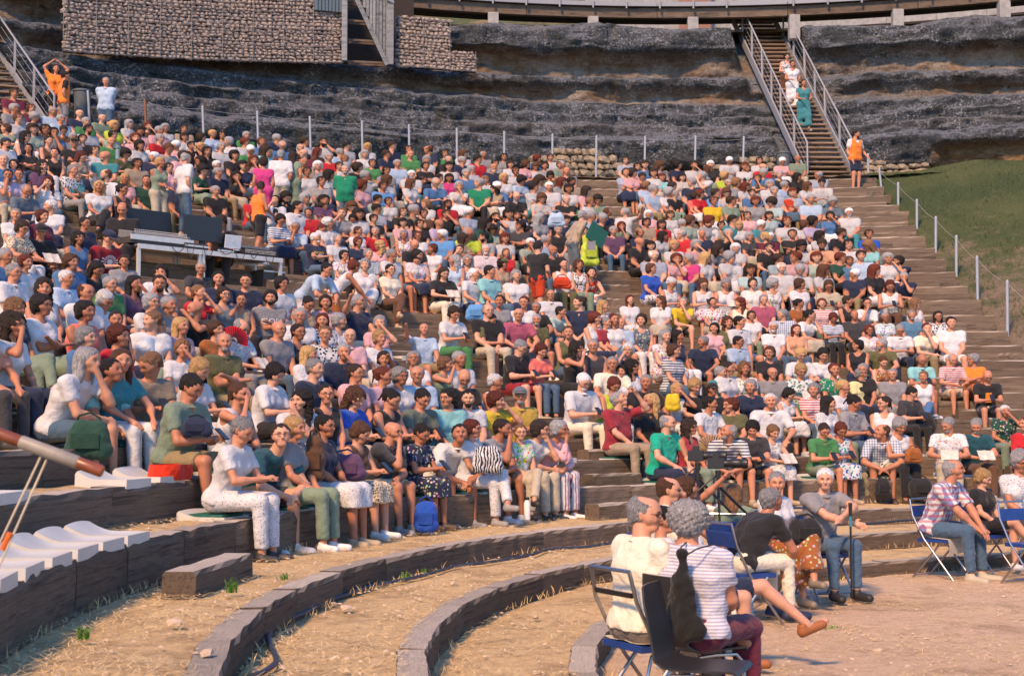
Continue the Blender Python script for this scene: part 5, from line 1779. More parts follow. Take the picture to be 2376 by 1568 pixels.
stairs('long straight metal and timber staircase with handrails climbing the rock on the right', A_, B_, 1.36, 37, perp=Vector((1, .03, 0)), breaks=(.33, .58))
stairs('metal and timber staircase with handrail at the upper left corner', A2, B2, 1.5, 13, perp=Vector((.93, .36, 0)).normalized())
# rope posts
POST = simple('white_painted_post', (.32, .35, .39), .45, .2, .12, 20, .1); RUST = simple('rusty_post', (.22, .10, .06), .8); ROPE = simple('grey_rope', (.35, .34, .33), .8)
tops = [(204, 213), (336, 232), (470, 248), (597, 260), (719, 272), (840, 282), (949, 291), (1060, 299), (1170, 306), (1282, 312), (1384, 317), (1497, 318), (1614, 317), (1726, 318)]
WH = ['beside the grey bin at the far left', 'behind the woman in red print', 'second from the left stairs', 'above the man with raised phone', 'left of the seated man with arm out', 'behind the empty timber steps', 'right of the pointing man', 'above the man in black shirt', 'at the left end of the stone wall', 'at the left part of the stone wall', 'in the middle of the upper steps', 'over the middle of the stone wall', 'over the right part of the stone wall', 'nearest the right-hand bin']
prev = None
def rope_post(foot, top, label, m):
    r = empty('rope_post', tuple(foot)); tag(r, label, 'post', 'thin posts carrying a rope')
    d = top-foot; MB().tube([(0, 0, 0), d], .034, 10).obj('shaft', m, r, True); MB().tube([d-Vector((0, 0, .002)), d+Vector((0, 0, .02))], [.036, .028], 10).obj('post_cap', m, r, True)
    MB().lathe([(.0, .0), (.13, .0), (.10, .06), (.0, .07)], n=10, c=(0, 0, -.03)).obj('concrete_foot', CONCRETE, r); return r
def rope(a, b, label):
    pts = [a.lerp(b, i/12)+Vector((0, 0, -.05*(1-(2*i/12-1)**2))) for i in range(13)]
    o = MB().tube(pts, .0045, 5).obj('rope', ROPE, smooth=True); tag(o, label, 'rope', 'ropes strung between the posts')
for i, (u, v) in enumerate(tops):
    x, y = arc_u(u, .55); top = at_y(u, v, y); foot = Vector((x, y, 8.9))
    rope_post(foot, top, ('thin rusty post ' if i == 1 else 'thin white post ')+WH[i], RUST if i == 1 else POST)
    t2 = top-Vector((0, 0, .06))
    if prev is not None and i != 2: rope(prev, t2, 'thin rope to the post '+WH[i])
    elif i == 2: rope(prev, t2, 'thin rope sagging from the rusty post at the upper left')
    prev = t2
side = [(2015, 455, 2014, 358), (2051, 490, 2040, 392), (2084.5, 532, 2084, 425), (2127.5, 568, 2127.5, 464), (2171, 614, 2171.5, 504), (2219, 668, 2219, 548), (2269, 723, 2267, 596), (2338, 792, 2337, 652)]
SN = ['just below the man in the orange vest', 'leaning, second down the grass edge', 'third down the edge of the grass', 'fourth down the edge of the grass', 'beside the greenest patch of the slope', 'third from the lowest of the grass edge', 'second lowest at the grass edge', 'lowest and nearest one at the right edge, rust stained']
prev = None
for (u, v, u2, v2), n_ in zip(side, SN):
    Y = 10.38*3300/(u-1188) if u > 2020 else 40.9
    foot = at_y(u, v, Y); top = at_y(u2, v2, Y); rope_post(foot, top, 'white post '+n_, POST)
    t2 = top-Vector((0, 0, .06))
    if prev is not None: rope(prev, t2, 'sloping rope to the post '+n_)
    prev = t2
rope(prev, Vector((10.6, 27.2, prev.z-1.1)), 'sloping rope leaving the picture from the lowest post')
# grass slope at the right
P = []
kk = [.65+i*.221 for i in range(100)]
for k in kk:
    cx, cy, R, q = ring(k); row = []
    for j in range(70):
        x = 10.32+j*.22; R2 = R+.1; Y = cy+q*math.sqrt(max(R2*R2-(x-cx)**2, 1)) if x-cx < R2*.93 else cy+q*math.sqrt(R2*R2*(1-.93**2))-(x-cx-R2*.93)*2.6
        row.append(Vector((x, Y, zrow(k)-.10+min(j*.02, .25)+.10*noise.noise(Vector((x*.5, Y*.5, 0)))+.04*noise.noise(Vector((x*2, Y*2, 1))))))
    row.insert(0, row[0]+Vector((-.45, .02, -.30))); P.append(row)
def slope_mat():
    t = NT('slope_grass'); v = t.world(); z = t.sep(v)[2]; n1 = t.noise(v, .45, 5, .6); n2 = t.noise(v, 5, 6, .75); n3 = t.noise(t.world((14, 14, 40)), 1.5, 4, .7)
    g = t.mix(t.ramp(n1, [(.4, 0), (.62, 1)]), (.070, .100, .045), (.115, .135, .060)); d = t.mix(n2, (.17, .135, .09), (.34, .26, .18))
    f = t.math('ADD', t.math('MULTIPLY', t.math('SUBTRACT', 6.9, z), .26), t.math('MULTIPLY', t.math('SUBTRACT', t.noise(v, 1.1, 6, .75), .5), 3.4))
    c = t.mix(t.ramp(f, [(.15, 0), (.75, 1)]), g, d); c = t.mix(1., c, t.ramp(n3, [(.3, .55), (.7, 1.3)]), 'MULTIPLY')
    t.base(c); t.rough(.95, .1); t.bump(t.math('ADD', n3, n2), 1., .08); return t.m
SLOPE = slope_mat()
tag(MB().grid(P).obj('grass_slope', SLOPE, smooth=True), kind='structure')
def blades(name, pts, h, w, m, label, cat, tilt=.5, parent=None):
    b = MB()
    for p in pts:
        a = rnd.uniform(0, 6.28); l = h*rnd.uniform(.5, 1.3); dx, dy = math.cos(a)*w/2, math.sin(a)*w/2; tx, ty = rnd.uniform(-tilt, tilt)*l, rnd.uniform(-tilt, tilt)*l
        b.add([(p[0]-dx, p[1]-dy, p[2]), (p[0]+dx, p[1]+dy, p[2]), (p[0]+dx*.6+tx*.4, p[1]+dy*.6+ty*.4, p[2]+l*.6), (p[0]+tx, p[1]+ty, p[2]+l), (p[0]-dx*.6+tx*.4, p[1]-dy*.6+ty*.4, p[2]+l*.6)], [(0, 1, 2, 3, 4)])
    o = b.obj(name, m, parent)
    if label: tag(o, label, cat, kind='stuff')
    return o
GREEN = simple('grass_blades', (.065, .085, .03), .8, 0, .4, 3, 0); STRAW = simple('dry_straw', (.72, .54, .27), .85, 0, .35, 5, 0)
pts = []
for _ in range(16000):
    i, j = rnd.randrange(20, 99), rnd.randrange(2, 69); p = P[i][j].lerp(P[min(i+1, 99)][j], rnd.random()); q = P[i][min(j+1, 69)]-P[i][j]; p = p+q*rnd.random()
    if noise.noise(Vector((p.x*.7, p.y*.7, 4))) > -.25+(.35 if p.z < 5.5 else 0): pts.append(p)
blades('grass', pts, .09, .022, GREEN, 'short rough grass growing on the slope right of the steps', 'grass', .8)
# bins
def bin_(u, v0, v1, off, label):
    x, y = arc_u(u, off); s = F/y; zb = at_y(u, v1, y).z; zt = at_y(u, v0, y).z; h = zt-zb; r = .22
    root = empty('litter_bin', (x, y, zb)); tag(root, label, 'bin', 'grey plastic bins'); BIN = simple('grey_plastic', (.10, .12, .14), .5, 0, .1, 8, .05)
    lathe([(0, 0), (r*.82, 0), (r*.98, h*.88), (r*1.0, h*.9)], n=24).obj('barrel', BIN, root, True); lathe([(r*1.0, h*.88), (r*1.09, h*.90), (r*1.09, h*.95), (r*1.04, h*.96)], n=24).obj('rim', BIN, root, True)
    for s_ in (-1, 1): MB().box((s_*r*1.12, 0, h*.84), (.05, .12, .04)).obj('handle', BIN, root)
bin_(182, 207, 274, .9, 'tall grey plastic bin behind the stewards at the upper left')
bin_(1822, 353, 396, .9, 'grey plastic bin at the foot of the metal stairs')
# numbers burnt into the risers
def text_mesh(s, size, ext=.002):
    cu = bpy.data.curves.new('t', 'FONT'); cu.body = s; cu.size = size; cu.extrude = ext; cu.align_x = 'CENTER'; cu.align_y = 'CENTER'; cu.resolution_u = 2
    o = bpy.data.objects.new('t', cu); COL.objects.link(o); dg = bpy.context.evaluated_depsgraph_get(); me = bpy.data.meshes.new_from_object(o.evaluated_get(dg)); bpy.data.objects.remove(o); return me
NUMC = simple('burnt_number', (.03, .02, .015), .9)
for s, u, v, k in (('2', 1433, 1069, 1.57), ('8', 953, 793, 7.3), ('18', 1490, 496, 17.25), ('20', 1449, 458, 19.25), ('21', 1431, 441, 20.25)):
    best = min(KEDGE[3:], key=lambda kk: abs(proj(*(on_ring(u, kk) or (0, 1)), zedge(kk)-.15)[1]-v)); x, y = on_ring(u, best, -.025)
    me = text_mesh(s, .16); me.materials.append(NUMC); o = link('row_number', me, None, None, (x, y, zedge(best)-.16), (math.pi/2, 0, facing(x, y, best)))
    tag(o, 'small dark row number %s on the timber step %s' % (s, {'2': 'beside the man drinking', '8': 'in the left aisle', '18': 'in the upper right aisle', '20': 'below the topmost number', '21': 'highest number in the aisle'}[s]), 'number')
# ================================================================ people standing and sitting on their own
def place_free(u, v, Y, d, pose, sex, hair, top, low, lab, hd=None, base=.45, lod=2, ex=None, group='audience on chairs beside the orchestra', **o):
    """head at (u, v), Y away; d = direction the body faces, hd = direction of the face"""
    rz = ANG(*d); yaw = math.degrees(wrap(ANG(*(hd or d))-rz)); yaw = max(-80, min(80, yaw)); hp = at_y(u, v, Y)
    J = skeleton(pose, sex, yaw, o.pop('pitch', None), o.pop('mir', 1), base-.02, **o); H = J['Hc']
    sc = (hp.z-base)/H[2] if not J['stand'] else 1.
    sc = max(.85, min(1.15, sc)) if not J['stand'] else o.get('sc', 1.)
    z0 = base if not J['stand'] else hp.z-H[2]
    c, s = math.cos(rz), math.sin(rz); hx, hy = (c*H[0]-s*H[1])*sc, (s*H[0]+c*H[1])*sc
    root = empty('person', (hp.x-hx, hp.y-hy, z0), rz); root.scale = (sc*1.04, sc, sc)
    dress_up(root, (id(J), u), J, lod, sex, hair, top, low, ex or {}, rr, o.get('belly', 0.))
    tag(root, lab, 'person', group); J['root'] = root; J['sc'] = sc; KEEP.append(J)
    return J
KEEP = []
def loc_of(J, p):
    r = J['root']; M = Matrix.LocRotScale(r.location, r.rotation_euler, r.scale); return M@Vector(p)
SG = 'people standing among the audience'
def stand(u, v, vf, d, pose, sex, hair, top, low, lab, hd=None, ex=None, H=1.60, Y=None, **o):
    if Y is None:                   # feet on the terrace below
        hgt = (1.62 if pose != 'G' else 1.15)
        def miss(k): q = on_ring(u, k, .35); return abs(proj(q[0], q[1], zedge(k)+hgt)[1]-v)
        Y = on_ring(u, min(KEDGE[3:], key=miss), .35)[1]
    return place_free(u, v, Y, d, pose, sex, hair, top, low, lab, hd, 0, 1, ex, SG, **o)
stand(246, 190, 331, (.1, -1), 'N', 'm', 'gs', 's.paleblue', 'shorts.denim', 'grey-haired man standing in pale blue shirt and denim shorts, hands behind back', ex={'shoe': 'brown'}, Y=arc_u(246, .2)[1])
stand(130, 160, 297, (.5, -.9), 'S', 'w', 'dl', 't.orange', 'shorts.black', 'woman in orange vest with arms raised to her head, left of the bin', hl=(-.10, .05, 1.72), hr=(.12, .05, 1.70), el=(-1, 0, .3), er=(1, 0, .3), Y=arc_u(130, .9)[1])
stand(152, 176, 316, (.75, .45), 'S', 'm', 'ks', 't.black', 'shorts.grey', 'man in orange vest and grey shorts turned away, left of the bin', ex={'vest': 'orange'}, Y=arc_u(152, .3)[1])
stand(372, 377, 530, (.8, -.6), 'S', 'w', 'yb', 'v.sage', 'trousers.beige', 'blonde woman standing with crossed hands in grey-green top, left of sound desk', hl=(.05, -.22, 1.0), hr=(-.05, -.24, 1.03))
stand(432, 368, 525, (.7, .7), 'S', 'm', 'gf', 's.white:pl', 'jeans', 'man in white checked shirt standing with his back turned, above the sound desk')
stand(611, 377, 515, (-.3, .9), 'S', 'w', 'dc', 'd.magenta', 'skirt.magenta', 'woman standing in magenta dress seen from behind')
stand(652, 360, 510, (-.1, 1), 'S', 'm', 'gs', 's.white:fl', 'trousers.beige', 'man standing with his back turned in white leaf-print shirt')
stand(680, 362, 512, (.2, 1), 'S', 'w', 'dl', 'd.sage', 'skirt.sage', 'long-haired woman standing in grey-green dress with her back turned')
stand(801, 394, 545, (.1, -1), 'S', 'm', 'gs', 's.emerald', 'trousers.slate', 'big grey-haired man standing in emerald green shirt', ex={'b': True}, belly=.05)
stand(604, 434, 598, (.6, .6), 'W', 'w', 'dp', 'v.orange', 'shorts.black', 'woman steward in orange vest and black shorts climbing behind the laptop', hd=(-.4, .9))
stand(759, 625, 762, (.85, -.5), 'G', 'm', 'ks', 's.paleblue', 'trousers.white', 'man in pale blue shirt bending over the row to the right of the sound desk', H=1.20)
stand(822, 618, 760, (.8, .1), 'G', 'w', 'rc', 'v.white', 'trousers.rust', 'curly auburn-haired woman bending down in white sleeveless top', H=1.20, lean=34)
stand(1250, 573, 760, (.6, .75), 'W', 'm', 'ks', 't.black', 'shorts.orangered', 'man in black t-shirt and red shorts climbing the middle aisle')
j = stand(1352, 500, 668, (.75, .4), 'S', 'm', 'gs', 'l.tan', 'trousers.slate', 'grey-haired man in tan shirt with bright yellow backpack standing in the aisle', lean=20)
stand(1986, 312, 441, (.5, -.85), 'S', 'm', 'ks', 't.white', 'shorts.navy', 'bearded steward in bright orange vest standing at the foot of the metal stairs', hd=(.9, -.4), ex={'vest': 'orange', 'b': True}, hr=(.32, -.12, 1.0))
for (u, v, hr_, tp, lo, lab, t) in ((1826, 132, 'kc', 'v.brown:fl', 'skirt.brown', 'curly-haired woman in patterned dress highest on the metal stairs', .52), (1839, 149, 'ks', 'd.white', 'skirt.white', 'dark-haired woman in long white dress coming down the metal stairs', .44), (1865, 193, 'dp', 'd.teal', 'skirt.teal', 'woman in teal dress with dark folder, lowest on the metal stairs', .30)):
    p = A_.lerp(B_, t); J = place_free(u, v, p.y-.1, (.15, -1), 'W', 'w', hr_, tp, lo, lab, None, 0, 1, {'long': 1}, 'women coming down the metal stairs')
# ================================================================ sound desk
DESKM = simple('aluminium_frame', (.62, .60, .57), .35, .3, .1, 14, .1); BLACKP = simple('black_plastic', (.012, .012, .014), .45, 0, .1, 20, .1); GREYP = simple('grey_panel', (.16, .17, .18), .5); 
CASE = simple('flight_case', (.05, .045, .04), .55); KNOB = simple('pale_knobs', (.55, .55, .52), .5); SCREEN = simple('screen_back', (.022, .026, .032), .4, 0, .1, 9, 0); SILVER = simple('silver_lid', (.72, .73, .75), .4, .1, .04, 5, 0)
D0 = at_y(322, 566, on_ring(322, 10.25, .35)[1]); D1 = at_y(657, 601, on_ring(657, 10.25, .35)[1]); D0.z = D1.z = (D0.z+D1.z)/2
ax_ = (D1-D0).normalized(); ay_ = Vector((-ax_.y, ax_.x, 0)); rzd = math.atan2(ax_.y, ax_.x); LD = (D1-D0).length
def dp(t, back, up): return D0+ax_*(t*LD)+ay_*back+Vector((0, 0, up))
def table(t0, t1, label):
    c = dp((t0+t1)/2, .45, 0); r = empty('folding_table', tuple(c-Vector((0, 0, .78))), rzd); tag(r, label, 'table', 'tables of the sound desk'); w = (t1-t0)*LD
    MB().box((0, 0, .775), (w-.02, .84, .03)).obj('table_top', GREYP, r)
    for s in (-1, 1):
        MB().box((0, s*.43, .75), (w, .035, .085)).obj('edge_rail', DESKM, r)
        for q in (-1, 1): MB().box((q*(w/2-.03), s*.40, .36), (.055, .055, .72)).obj('leg', DESKM, r)
    return r
table(0, .42, 'left aluminium table carrying the large mixing desk'); table(.425, 1, 'right aluminium table carrying the laptop and small desk')
def thing(name, label, cat, p, rz=0, group=None):
    r = empty(name, tuple(p), rz); tag(r, uniq(label), cat, group); return r
r = thing('mixing_desk', 'large sound mixing desk with raised black meter bridge on the left table', 'mixing desk', dp(.18, .5, .02), rzd); W = .98*LD*.42
MB().box((0, 0, .07), (W, .72, .12)).obj('case', CASE, r); MB().box((0, -.37, .12), (W, .02, .09)).obj('case_edge', DESKM, r)
MB().box((0, -.02, .20), (W-.08, .62, .14), M=Matrix.Rotation(.18, 3, 'X')).obj('console', GREYP, r)
b = MB(); 
for i in range(26):
    for j in range(4): b.box((-W/2+.12+i*(W-.24)/25, -.345+j*.012, .17+j*.03), (.018, .02, .014))
b.obj('knobs', KNOB, r)
MB().box((-.02, .22, .47), (W*.88, .05, .50), M=Matrix.Rotation(-.12, 3, 'X')).obj('meter_bridge', BLACKP, r)
r = thing('monitor', 'wide flat grey monitor seen from behind, middle of the sound desk', 'monitor', dp(.52, .45, .02), rzd); MB().box((0, 0, .45), (.82, .05, .46)).obj('screen_back', SCREEN, r); MB().box((0, .03, .12), (.10, .06, .24)).obj('stand', BLACKP, r); MB().box((0, .03, .012), (.34, .24, .02)).obj('stand_foot', BLACKP, r)
r = thing('laptop', 'open silver laptop seen from behind on the sound desk', 'laptop', dp(.70, .40, .10), rzd); MB().box((0, .02, .02), (.36, .25, .02)).obj('base', SILVER, r); MB().box((0, -.10, .17), (.36, .012, .25), M=Matrix.Rotation(.16, 3, 'X')).obj('lid', SILVER, r)
ap = MB(); ap.lathe([(0, 0), (.022, .001), (.020, .003), (0, .004)], n=14, M=Matrix.Rotation(math.pi/2, 3, 'X')); ap.tube([(.004, 0, .022), (.012, 0, .034)], [.004, .006], 6); ap.obj('lid_emblem', KNOB, r, loc=(0, -.112, .165)); MB().box((0, .02, -.04), (.30, .2, .07)).obj('riser', BLACKP, r)
r = thing('mixing_desk', 'small mixing desk with rows of pale faders at the right end', 'mixing desk', dp(.87, .45, .02), rzd); MB().box((0, 0, .08), (.78, .55, .14), M=Matrix.Rotation(.15, 3, 'X')).obj('console', BLACKP, r)
b = MB()
for i in range(24):
    for j in range(3): b.box((-.34+i*.0295, -.285, .06+j*.026), (.014, .012, .012))
b.obj('knobs', KNOB, r); MB().box((0, .12, .20), (.80, .3, .05)).obj('rear_panel', GREYP, r)
for k, (t, up, w) in enumerate(((.40, .03, .5), (.60, .0, .35), (.97, -.62, .5))):
    q = thing('equipment_box', ['metal edged flight case lying on the sound desk beside the big console', 'low black equipment box in front of the laptop', 'black equipment case standing under the right end of the sound desk'][k], 'equipment box', dp(t, .2 if k < 2 else .35, up), rzd); MB().box((0, 0, .05 if k < 2 else .2), (w, .22 if k < 2 else .4, .10 if k < 2 else .42)).obj('body', CASE if k != 1 else BLACKP, q); MB().box((0, -.12 if k < 2 else -.21, .05 if k < 2 else .38), (w, .012, .03)).obj('trim', DESKM, q)
CABLE = simple('black_cable', (.015, .015, .017), .5, 0, 0, 5, 0)
for k in range(7):
    a = dp(.2+k*.11, -.02, .08); c = dp(.24+k*.11+rnd.uniform(-.02, .06), -.04, .06); m_ = (a+c)/2-Vector((0, .03, rnd.uniform(.15, .6)))
    pts = [a*(1-t)**2+m_*2*t*(1-t)+c*t*t for t in (i/14 for i in range(15))]; tag(MB().tube(pts, .007, 5).obj('hanging_cable', CABLE, smooth=True), ['thin cable looping down in front of the big mixing desk', 'cable drooping near the left table leg', 'cable drooping below the middle of the sound desk', 'cable hanging under the grey monitor', 'cable looping left of the laptop', 'cable hanging under the laptop', 'cable drooping from the small mixing desk'][k], 'cable', 'cables hanging from the sound desk')
for u, v, hr_, lab in ((284, 486, 'bf', 'sound engineer in black with headphones behind the big mixing desk'), (513, 516, 'dc', 'dark curly-haired engineer in black bending over behind the laptop')):
    w = at_y(u, v, dp((u-322)/335, 1.05, 0).y); place_free(u, v, w.y, (.1, -1), 'L', 'm', hr_, 't.black', 'trousers.black', lab, None, w.z-.86, 1, None, 'sound engineers', pitch=28)
# ================================================================ seats
PLAST = simple('off_white_plastic', (.50, .51, .49), .42, 0, .06, 6, .05); PAD = simple('green_pad', (.008, .10, .075), .85, 0, .2, 14, .3)
def seat_mesh():
    P = []; n, m = 15, 11; W_, D_ = .225, .46
    def zf(x, y):                   # y 0 front .. 1 back
        e = (abs(x)/W_)**4; return .055+(-.020*(1-e))*min(1, y*5)*(1 if y < .62 else max(0, 1-(y-.62)*3)) + (max(0, y-.58)/.42)**1.7*.085*(1-.18*(x/W_)**2)
    vs = []; 
    ys = [0, .0, .04, .12, .25, .4, .55, .65, .75, .85, .93, 1., 1.]
    for iy, y in enumerate(ys):
        row = []
        for i in range(n):
            x = -W_+2*W_*i/(n-1); z = zf(x, y) if 0 < iy < len(ys)-1 else (-.025 if iy == 0 else .10)
            row.append(Vector((x, -.03+y*D_+(.02 if iy == len(ys)-1 else 0), z)))
        row = [Vector((-W_-.004, row[0].y, min(row[0].z, 0)-.02))]+row+[Vector((W_+.004, row[-1].y, min(row[-1].z, 0)-.02))]
        P.append(row)
    return MB().grid(P).mesh('plastic_shell', True, PLAST)
SEAT = seat_mesh(); PADM = MB().box((0, .19, .062), (.38, .36, .05)).mesh('cushion', True, PAD)
def put_seat(u, k, label, pad=False, dz=0.):
    q = on_ring(u, k, 0.0)
    if not q: return
    r = thing('stadium_seat', label, 'seat', (q[0], q[1], zedge(k)-.01+dz), facing(q[0], q[1], k), 'plastic seats on the timber terraces'); r.rotation_euler.x = 0
    link('plastic_shell', SEAT, r)
    if pad: link('cushion', PADM, r)
LS = ['nearest the left edge, partly out of frame', 'second from the left edge in the lowest empty row', 'third along the lowest empty row', 'fourth along the lowest empty row', 'fifth along the lowest empty row', 'last of the lowest empty row, beside the bare timber']
seat_pts = [(at_z(x_, y_, .955)) for x_, y_ in ((22, 1318), (82, 1298), (145, 1281), (205, 1264), (264, 1248), (322, 1232))]
for i, p in enumerate(seat_pts):
    q = on_ring((22, 82, 145, 205, 264, 322)[i], .65, .02); th = facing(q[0], q[1], .65)
    r = thing('stadium_seat', 'empty white plastic seat, '+LS[i], 'seat', (q[0], q[1], zedge(.65)), th, 'plastic seats on the timber terraces'); link('plastic_shell', SEAT, r)
for u, k, lab in ((40, 1.57, 'empty white plastic seat under the red and grey strut, at the left edge'), (-14, 1.57, 'white plastic seat cut by the left edge of the picture'), (322, 1.57, 'empty grey-white seat left of the red cushion'), (400, 1.57, 'white seat under the red cushion'), (1265, 1.57, 'empty white seat right of the man in mustard shirt'), (1306, 1.57, 'empty white seat left of the man in checked shirt'), (958, 6.35, 'empty white seat left of the woman in green trousers'), (1010, 6.35, 'empty white seat beside the woman in green trousers'), (1530, 3.42, 'empty seat beside the woman in navy striped top')): put_seat(u, k, lab)
PNAME = {}
for p in ind:
    h, who, g = words(p); p['short'] = '%s %s in %s' % (h, who, g)
for p in ind:
    if p['row'] in (0, 1, 8, 15) or (p['row'] < 4 and rr.random() < .6):
        r0 = p['root']; k = p['k']; q = on_ring(p['u'], k, 0)
        if not q: continue
        r = thing('stadium_seat', 'white plastic seat under the '+p['short'], 'seat', (r0.location.x, r0.location.y, zedge(k)-.02), r0.rotation_euler.z, 'plastic seats on the timber terraces'); r.scale = (1, 1, .7)
        c = Vector((math.sin(r0.rotation_euler.z), -math.cos(r0.rotation_euler.z), 0)); r.location += c*(-.04)
        link('plastic_shell', SEAT, r)
        if rr.random() < .6: link('cushion', PADM, r)
# ================================================================ things people hold
PHONE = simple('phone_glass', (.02, .02, .025), .2, 0, 0, 5, 0); PAPER = simple('printed_paper', (.55, .50, .44), .8, 0, .25, 18, .1)
phm = MB().box((0, 0, 0), (.078, .012, .155)).mesh('phone', False, PHONE)
n = 0
for p in ind:
    if p['row'] > 9 or p['pose'] not in 'PB' or rr.random() > (.9 if p['row'] < 5 else .6): continue
    J = p['J']; rt = p['root']; M = Matrix.LocRotScale(rt.location, rt.rotation_euler, rt.scale)
    c = (J['W1']+J['W-1'])/2+v3(0, -.10, .045)
    w = M@Vector(c)
    if p['pose'] == 'P':
        o = link('phone', phm, None, None, w, (math.radians(-48), 0, rt.rotation_euler.z)); tag(o, uniq('dark phone held by the '+p['short']), 'phone', 'phones in hands')
    else:
        b = MB(); 
        for s in (-1, 1): b.grid([[Vector((s*x*.13, (.012*math.sin(x*3)), z*.19-.09)) for x in (0, .35, .7, 1)] for z in (0, .5, 1)])
        o = b.obj('leaflet', PAPER, None, True, w, (math.radians(-40), 0, rt.rotation_euler.z)); tag(o, uniq('open paper leaflet held by the '+p['short']), 'leaflet', 'leaflets being read')
# ================================================================ bags and small things
def bag_mesh(w, d, h, soft=.3, seed=0):
    r_ = min(w, d)*.33; Fd = Field(axis(-w/2-.04, w/2+.04, .014), axis(-d/2-.04, d/2+.04, .014), axis(-.03, h+.05, .014)); x, y = max(w/2-r_, .001), max(d/2-r_, .001)
    for z0, z1 in ((r_*.8, h*.55), (h*.5, h-r_*.9)):
        t = 1 if z0 < h*.3 else 1-soft
        for sx in (-1, 1): Fd.cap((sx*x*t, -y*.5, z0), (sx*x*t*(1-soft*.3), y*.3, z1), r_, r_*(1-soft*.5), .05)
        Fd.cap((-x*t, 0, z0), (x*t, 0, z0), r_, r_, .04); Fd.cap((-x*t*.8, 0, z1), (x*t*.8, 0, z1), r_*.9, r_*.9, .04)
    Fd.wobble(.006, 30, seed); return mesh_np('body', *Fd.surf())
def bag(name, cat, label, u, v, Y, size, col, rz=0., strap=True, soft=.3, pat=''):
    p = at_y(u, v, Y); r = thing(name, label, cat, p, rz, None); w, d, h = size
    setcol(link('body', bag_mesh(w, d, h, soft, u), r, CLOTH[pat]), col)
    if strap:
        o = MB().tube([(-w*.3, 0, h*.85), (-w*.2, -.02, h*1.12), (w*.05, -.03, h*1.2), (w*.25, -.01, h*1.05), (w*.3, 0, h*.8)], .010, 6).obj('strap', CLOTH[''], r, True); setcol(o, [c*.6 for c in col])
        o = MB().box((0, -d*.44, h*.45), (w*.6, .02, h*.4)).obj('pocket', CLOTH[''], r); setcol(o, [c*.8 for c in col])
    return r
def dep(u, v):                       # how far away the audience is at a place in the picture
    p = min(ind, key=lambda p: abs(p['u']-u)+.6*abs(p['v']+60-v)); return p['root'].location.y
def B_(name, cat, label, u, v, size, col, back=-.3, **k): return bag(name, cat, label, u, v, dep(u, v)+back, size, RGB[col], **k)
B_('backpack', 'backpack', 'dark brown backpack on the lap of the woman in navy, front row', 803, 1112, (.40, .24, .26), 'purple', -.42)
B_('backpack', 'backpack', 'brown and grey backpack held upright beside the man in petrol t-shirt', 730, 1112, (.20, .22, .42), 'brown', -.40)
B_('tote_bag', 'bag', 'white and pink bag on the lap of the red-haired woman, front row', 1131, 1094, (.36, .22, .30), 'rose', -.35, strap=False, pat='zebra')
B_('drawstring_bag', 'bag', 'blue drawstring bag on the ground in front of the front row', 988, 1232, (.26, .22, .32), 'royal', -.75)
B_('waist_bag', 'bag', 'navy shoulder bag at the chest of the man in sage polo', 455, 1010, (.28, .14, .16), 'navy', -.30)
B_('backpack', 'backpack', 'dark green backpack between the feet of the long-grey-haired man', 205, 1062, (.42, .26, .34), 'darkgreen', -.45)
B_('leather_bag', 'bag', 'brown leather bag on the lap of the woman in white, front row right', 2120, 1072, (.26, .14, .22), 'rust', -.42)
B_('cool_bag', 'bag', 'black cool bag with turquoise lid on the ground, front row right', 2136, 1152, (.34, .24, .27), 'black', -.6, soft=.05)
B_('paper_bag', 'bag', 'brown paper bag on the ground between front-row feet', 1996, 1152, (.26, .16, .36), 'khaki', -.5, soft=.05, strap=False)
B_('backpack', 'backpack', 'small black backpack held low by the man in blue checked shirt', 2048, 1150, (.24, .2, .26), 'black', -.6)
B_('jacket_heap', 'jacket', 'black jacket bundled on the lap of the young man in grey shirt', 2140, 1000, (.46, .3, .34), 'black', -.4, strap=False)
B_('tote_bag', 'bag', 'white printed tote bag on the lap of the woman in floral top', 1856, 1012, (.34, .16, .24), 'white', -.35, strap=False, pat='')
B_('yellow_bag', 'bag', 'crumpled bright yellow bag held by the blonde woman in white', 1561, 952, (.24, .16, .26), 'yellow', -.3, strap=False)
B_('handbag', 'bag', 'bright orange handbag on the lap of the woman in white blouse', 1304, 669, (.40, .16, .24), 'orangered', -.3)
B_('backpack', 'backpack', 'small pale blue backpack on the seats of the middle block', 1291, 525, (.36, .2, .28), 'paleblue', -.2)
B_('backpack', 'backpack', 'pale blue sports bag beside the feet of the man in white polo', 1105, 742, (.42, .24, .30), 'azure', -.5)
p = KEEP[[k['root']['label'][:30] for k in KEEP].index('grey-haired man in tan shirt w')]; w = p['root'].location
r = bag('backpack', 'backpack', 'bright yellow and grey hiking backpack carried by the man in the aisle', 1368, 615, w.y-.22, (.42, .26, .66), RGB['lime'], .3)
o = MB().box((0, -.11, .42), (.2, .03, .2)).obj('pocket', CLOTH[''], r); setcol(o, RGB['grey'])
q = thing('folder', 'dark green board carried by the man with the yellow backpack', 'board', at_y(1385, 545, w.y-.25), .6); MB().box((0, 0, 0), (.5, .02, .42), M=Matrix.Rotation(.5, 3, 'Y')).obj('board', PAD, q)
# red cushion under the man in the sage polo
q0 = on_ring(400, 1.57, .1); CUSH = thing('cushion', 'bright red cushion under the man in sage polo', 'cushion', (q0[0], q0[1]-.02, zedge(1.57)+.03), facing(q0[0], q0[1], 1.57)); o = link('cover', bag_mesh(.44, .40, .07, .05), CUSH, CLOTH['']); setcol(o, (.55, .03, .01))
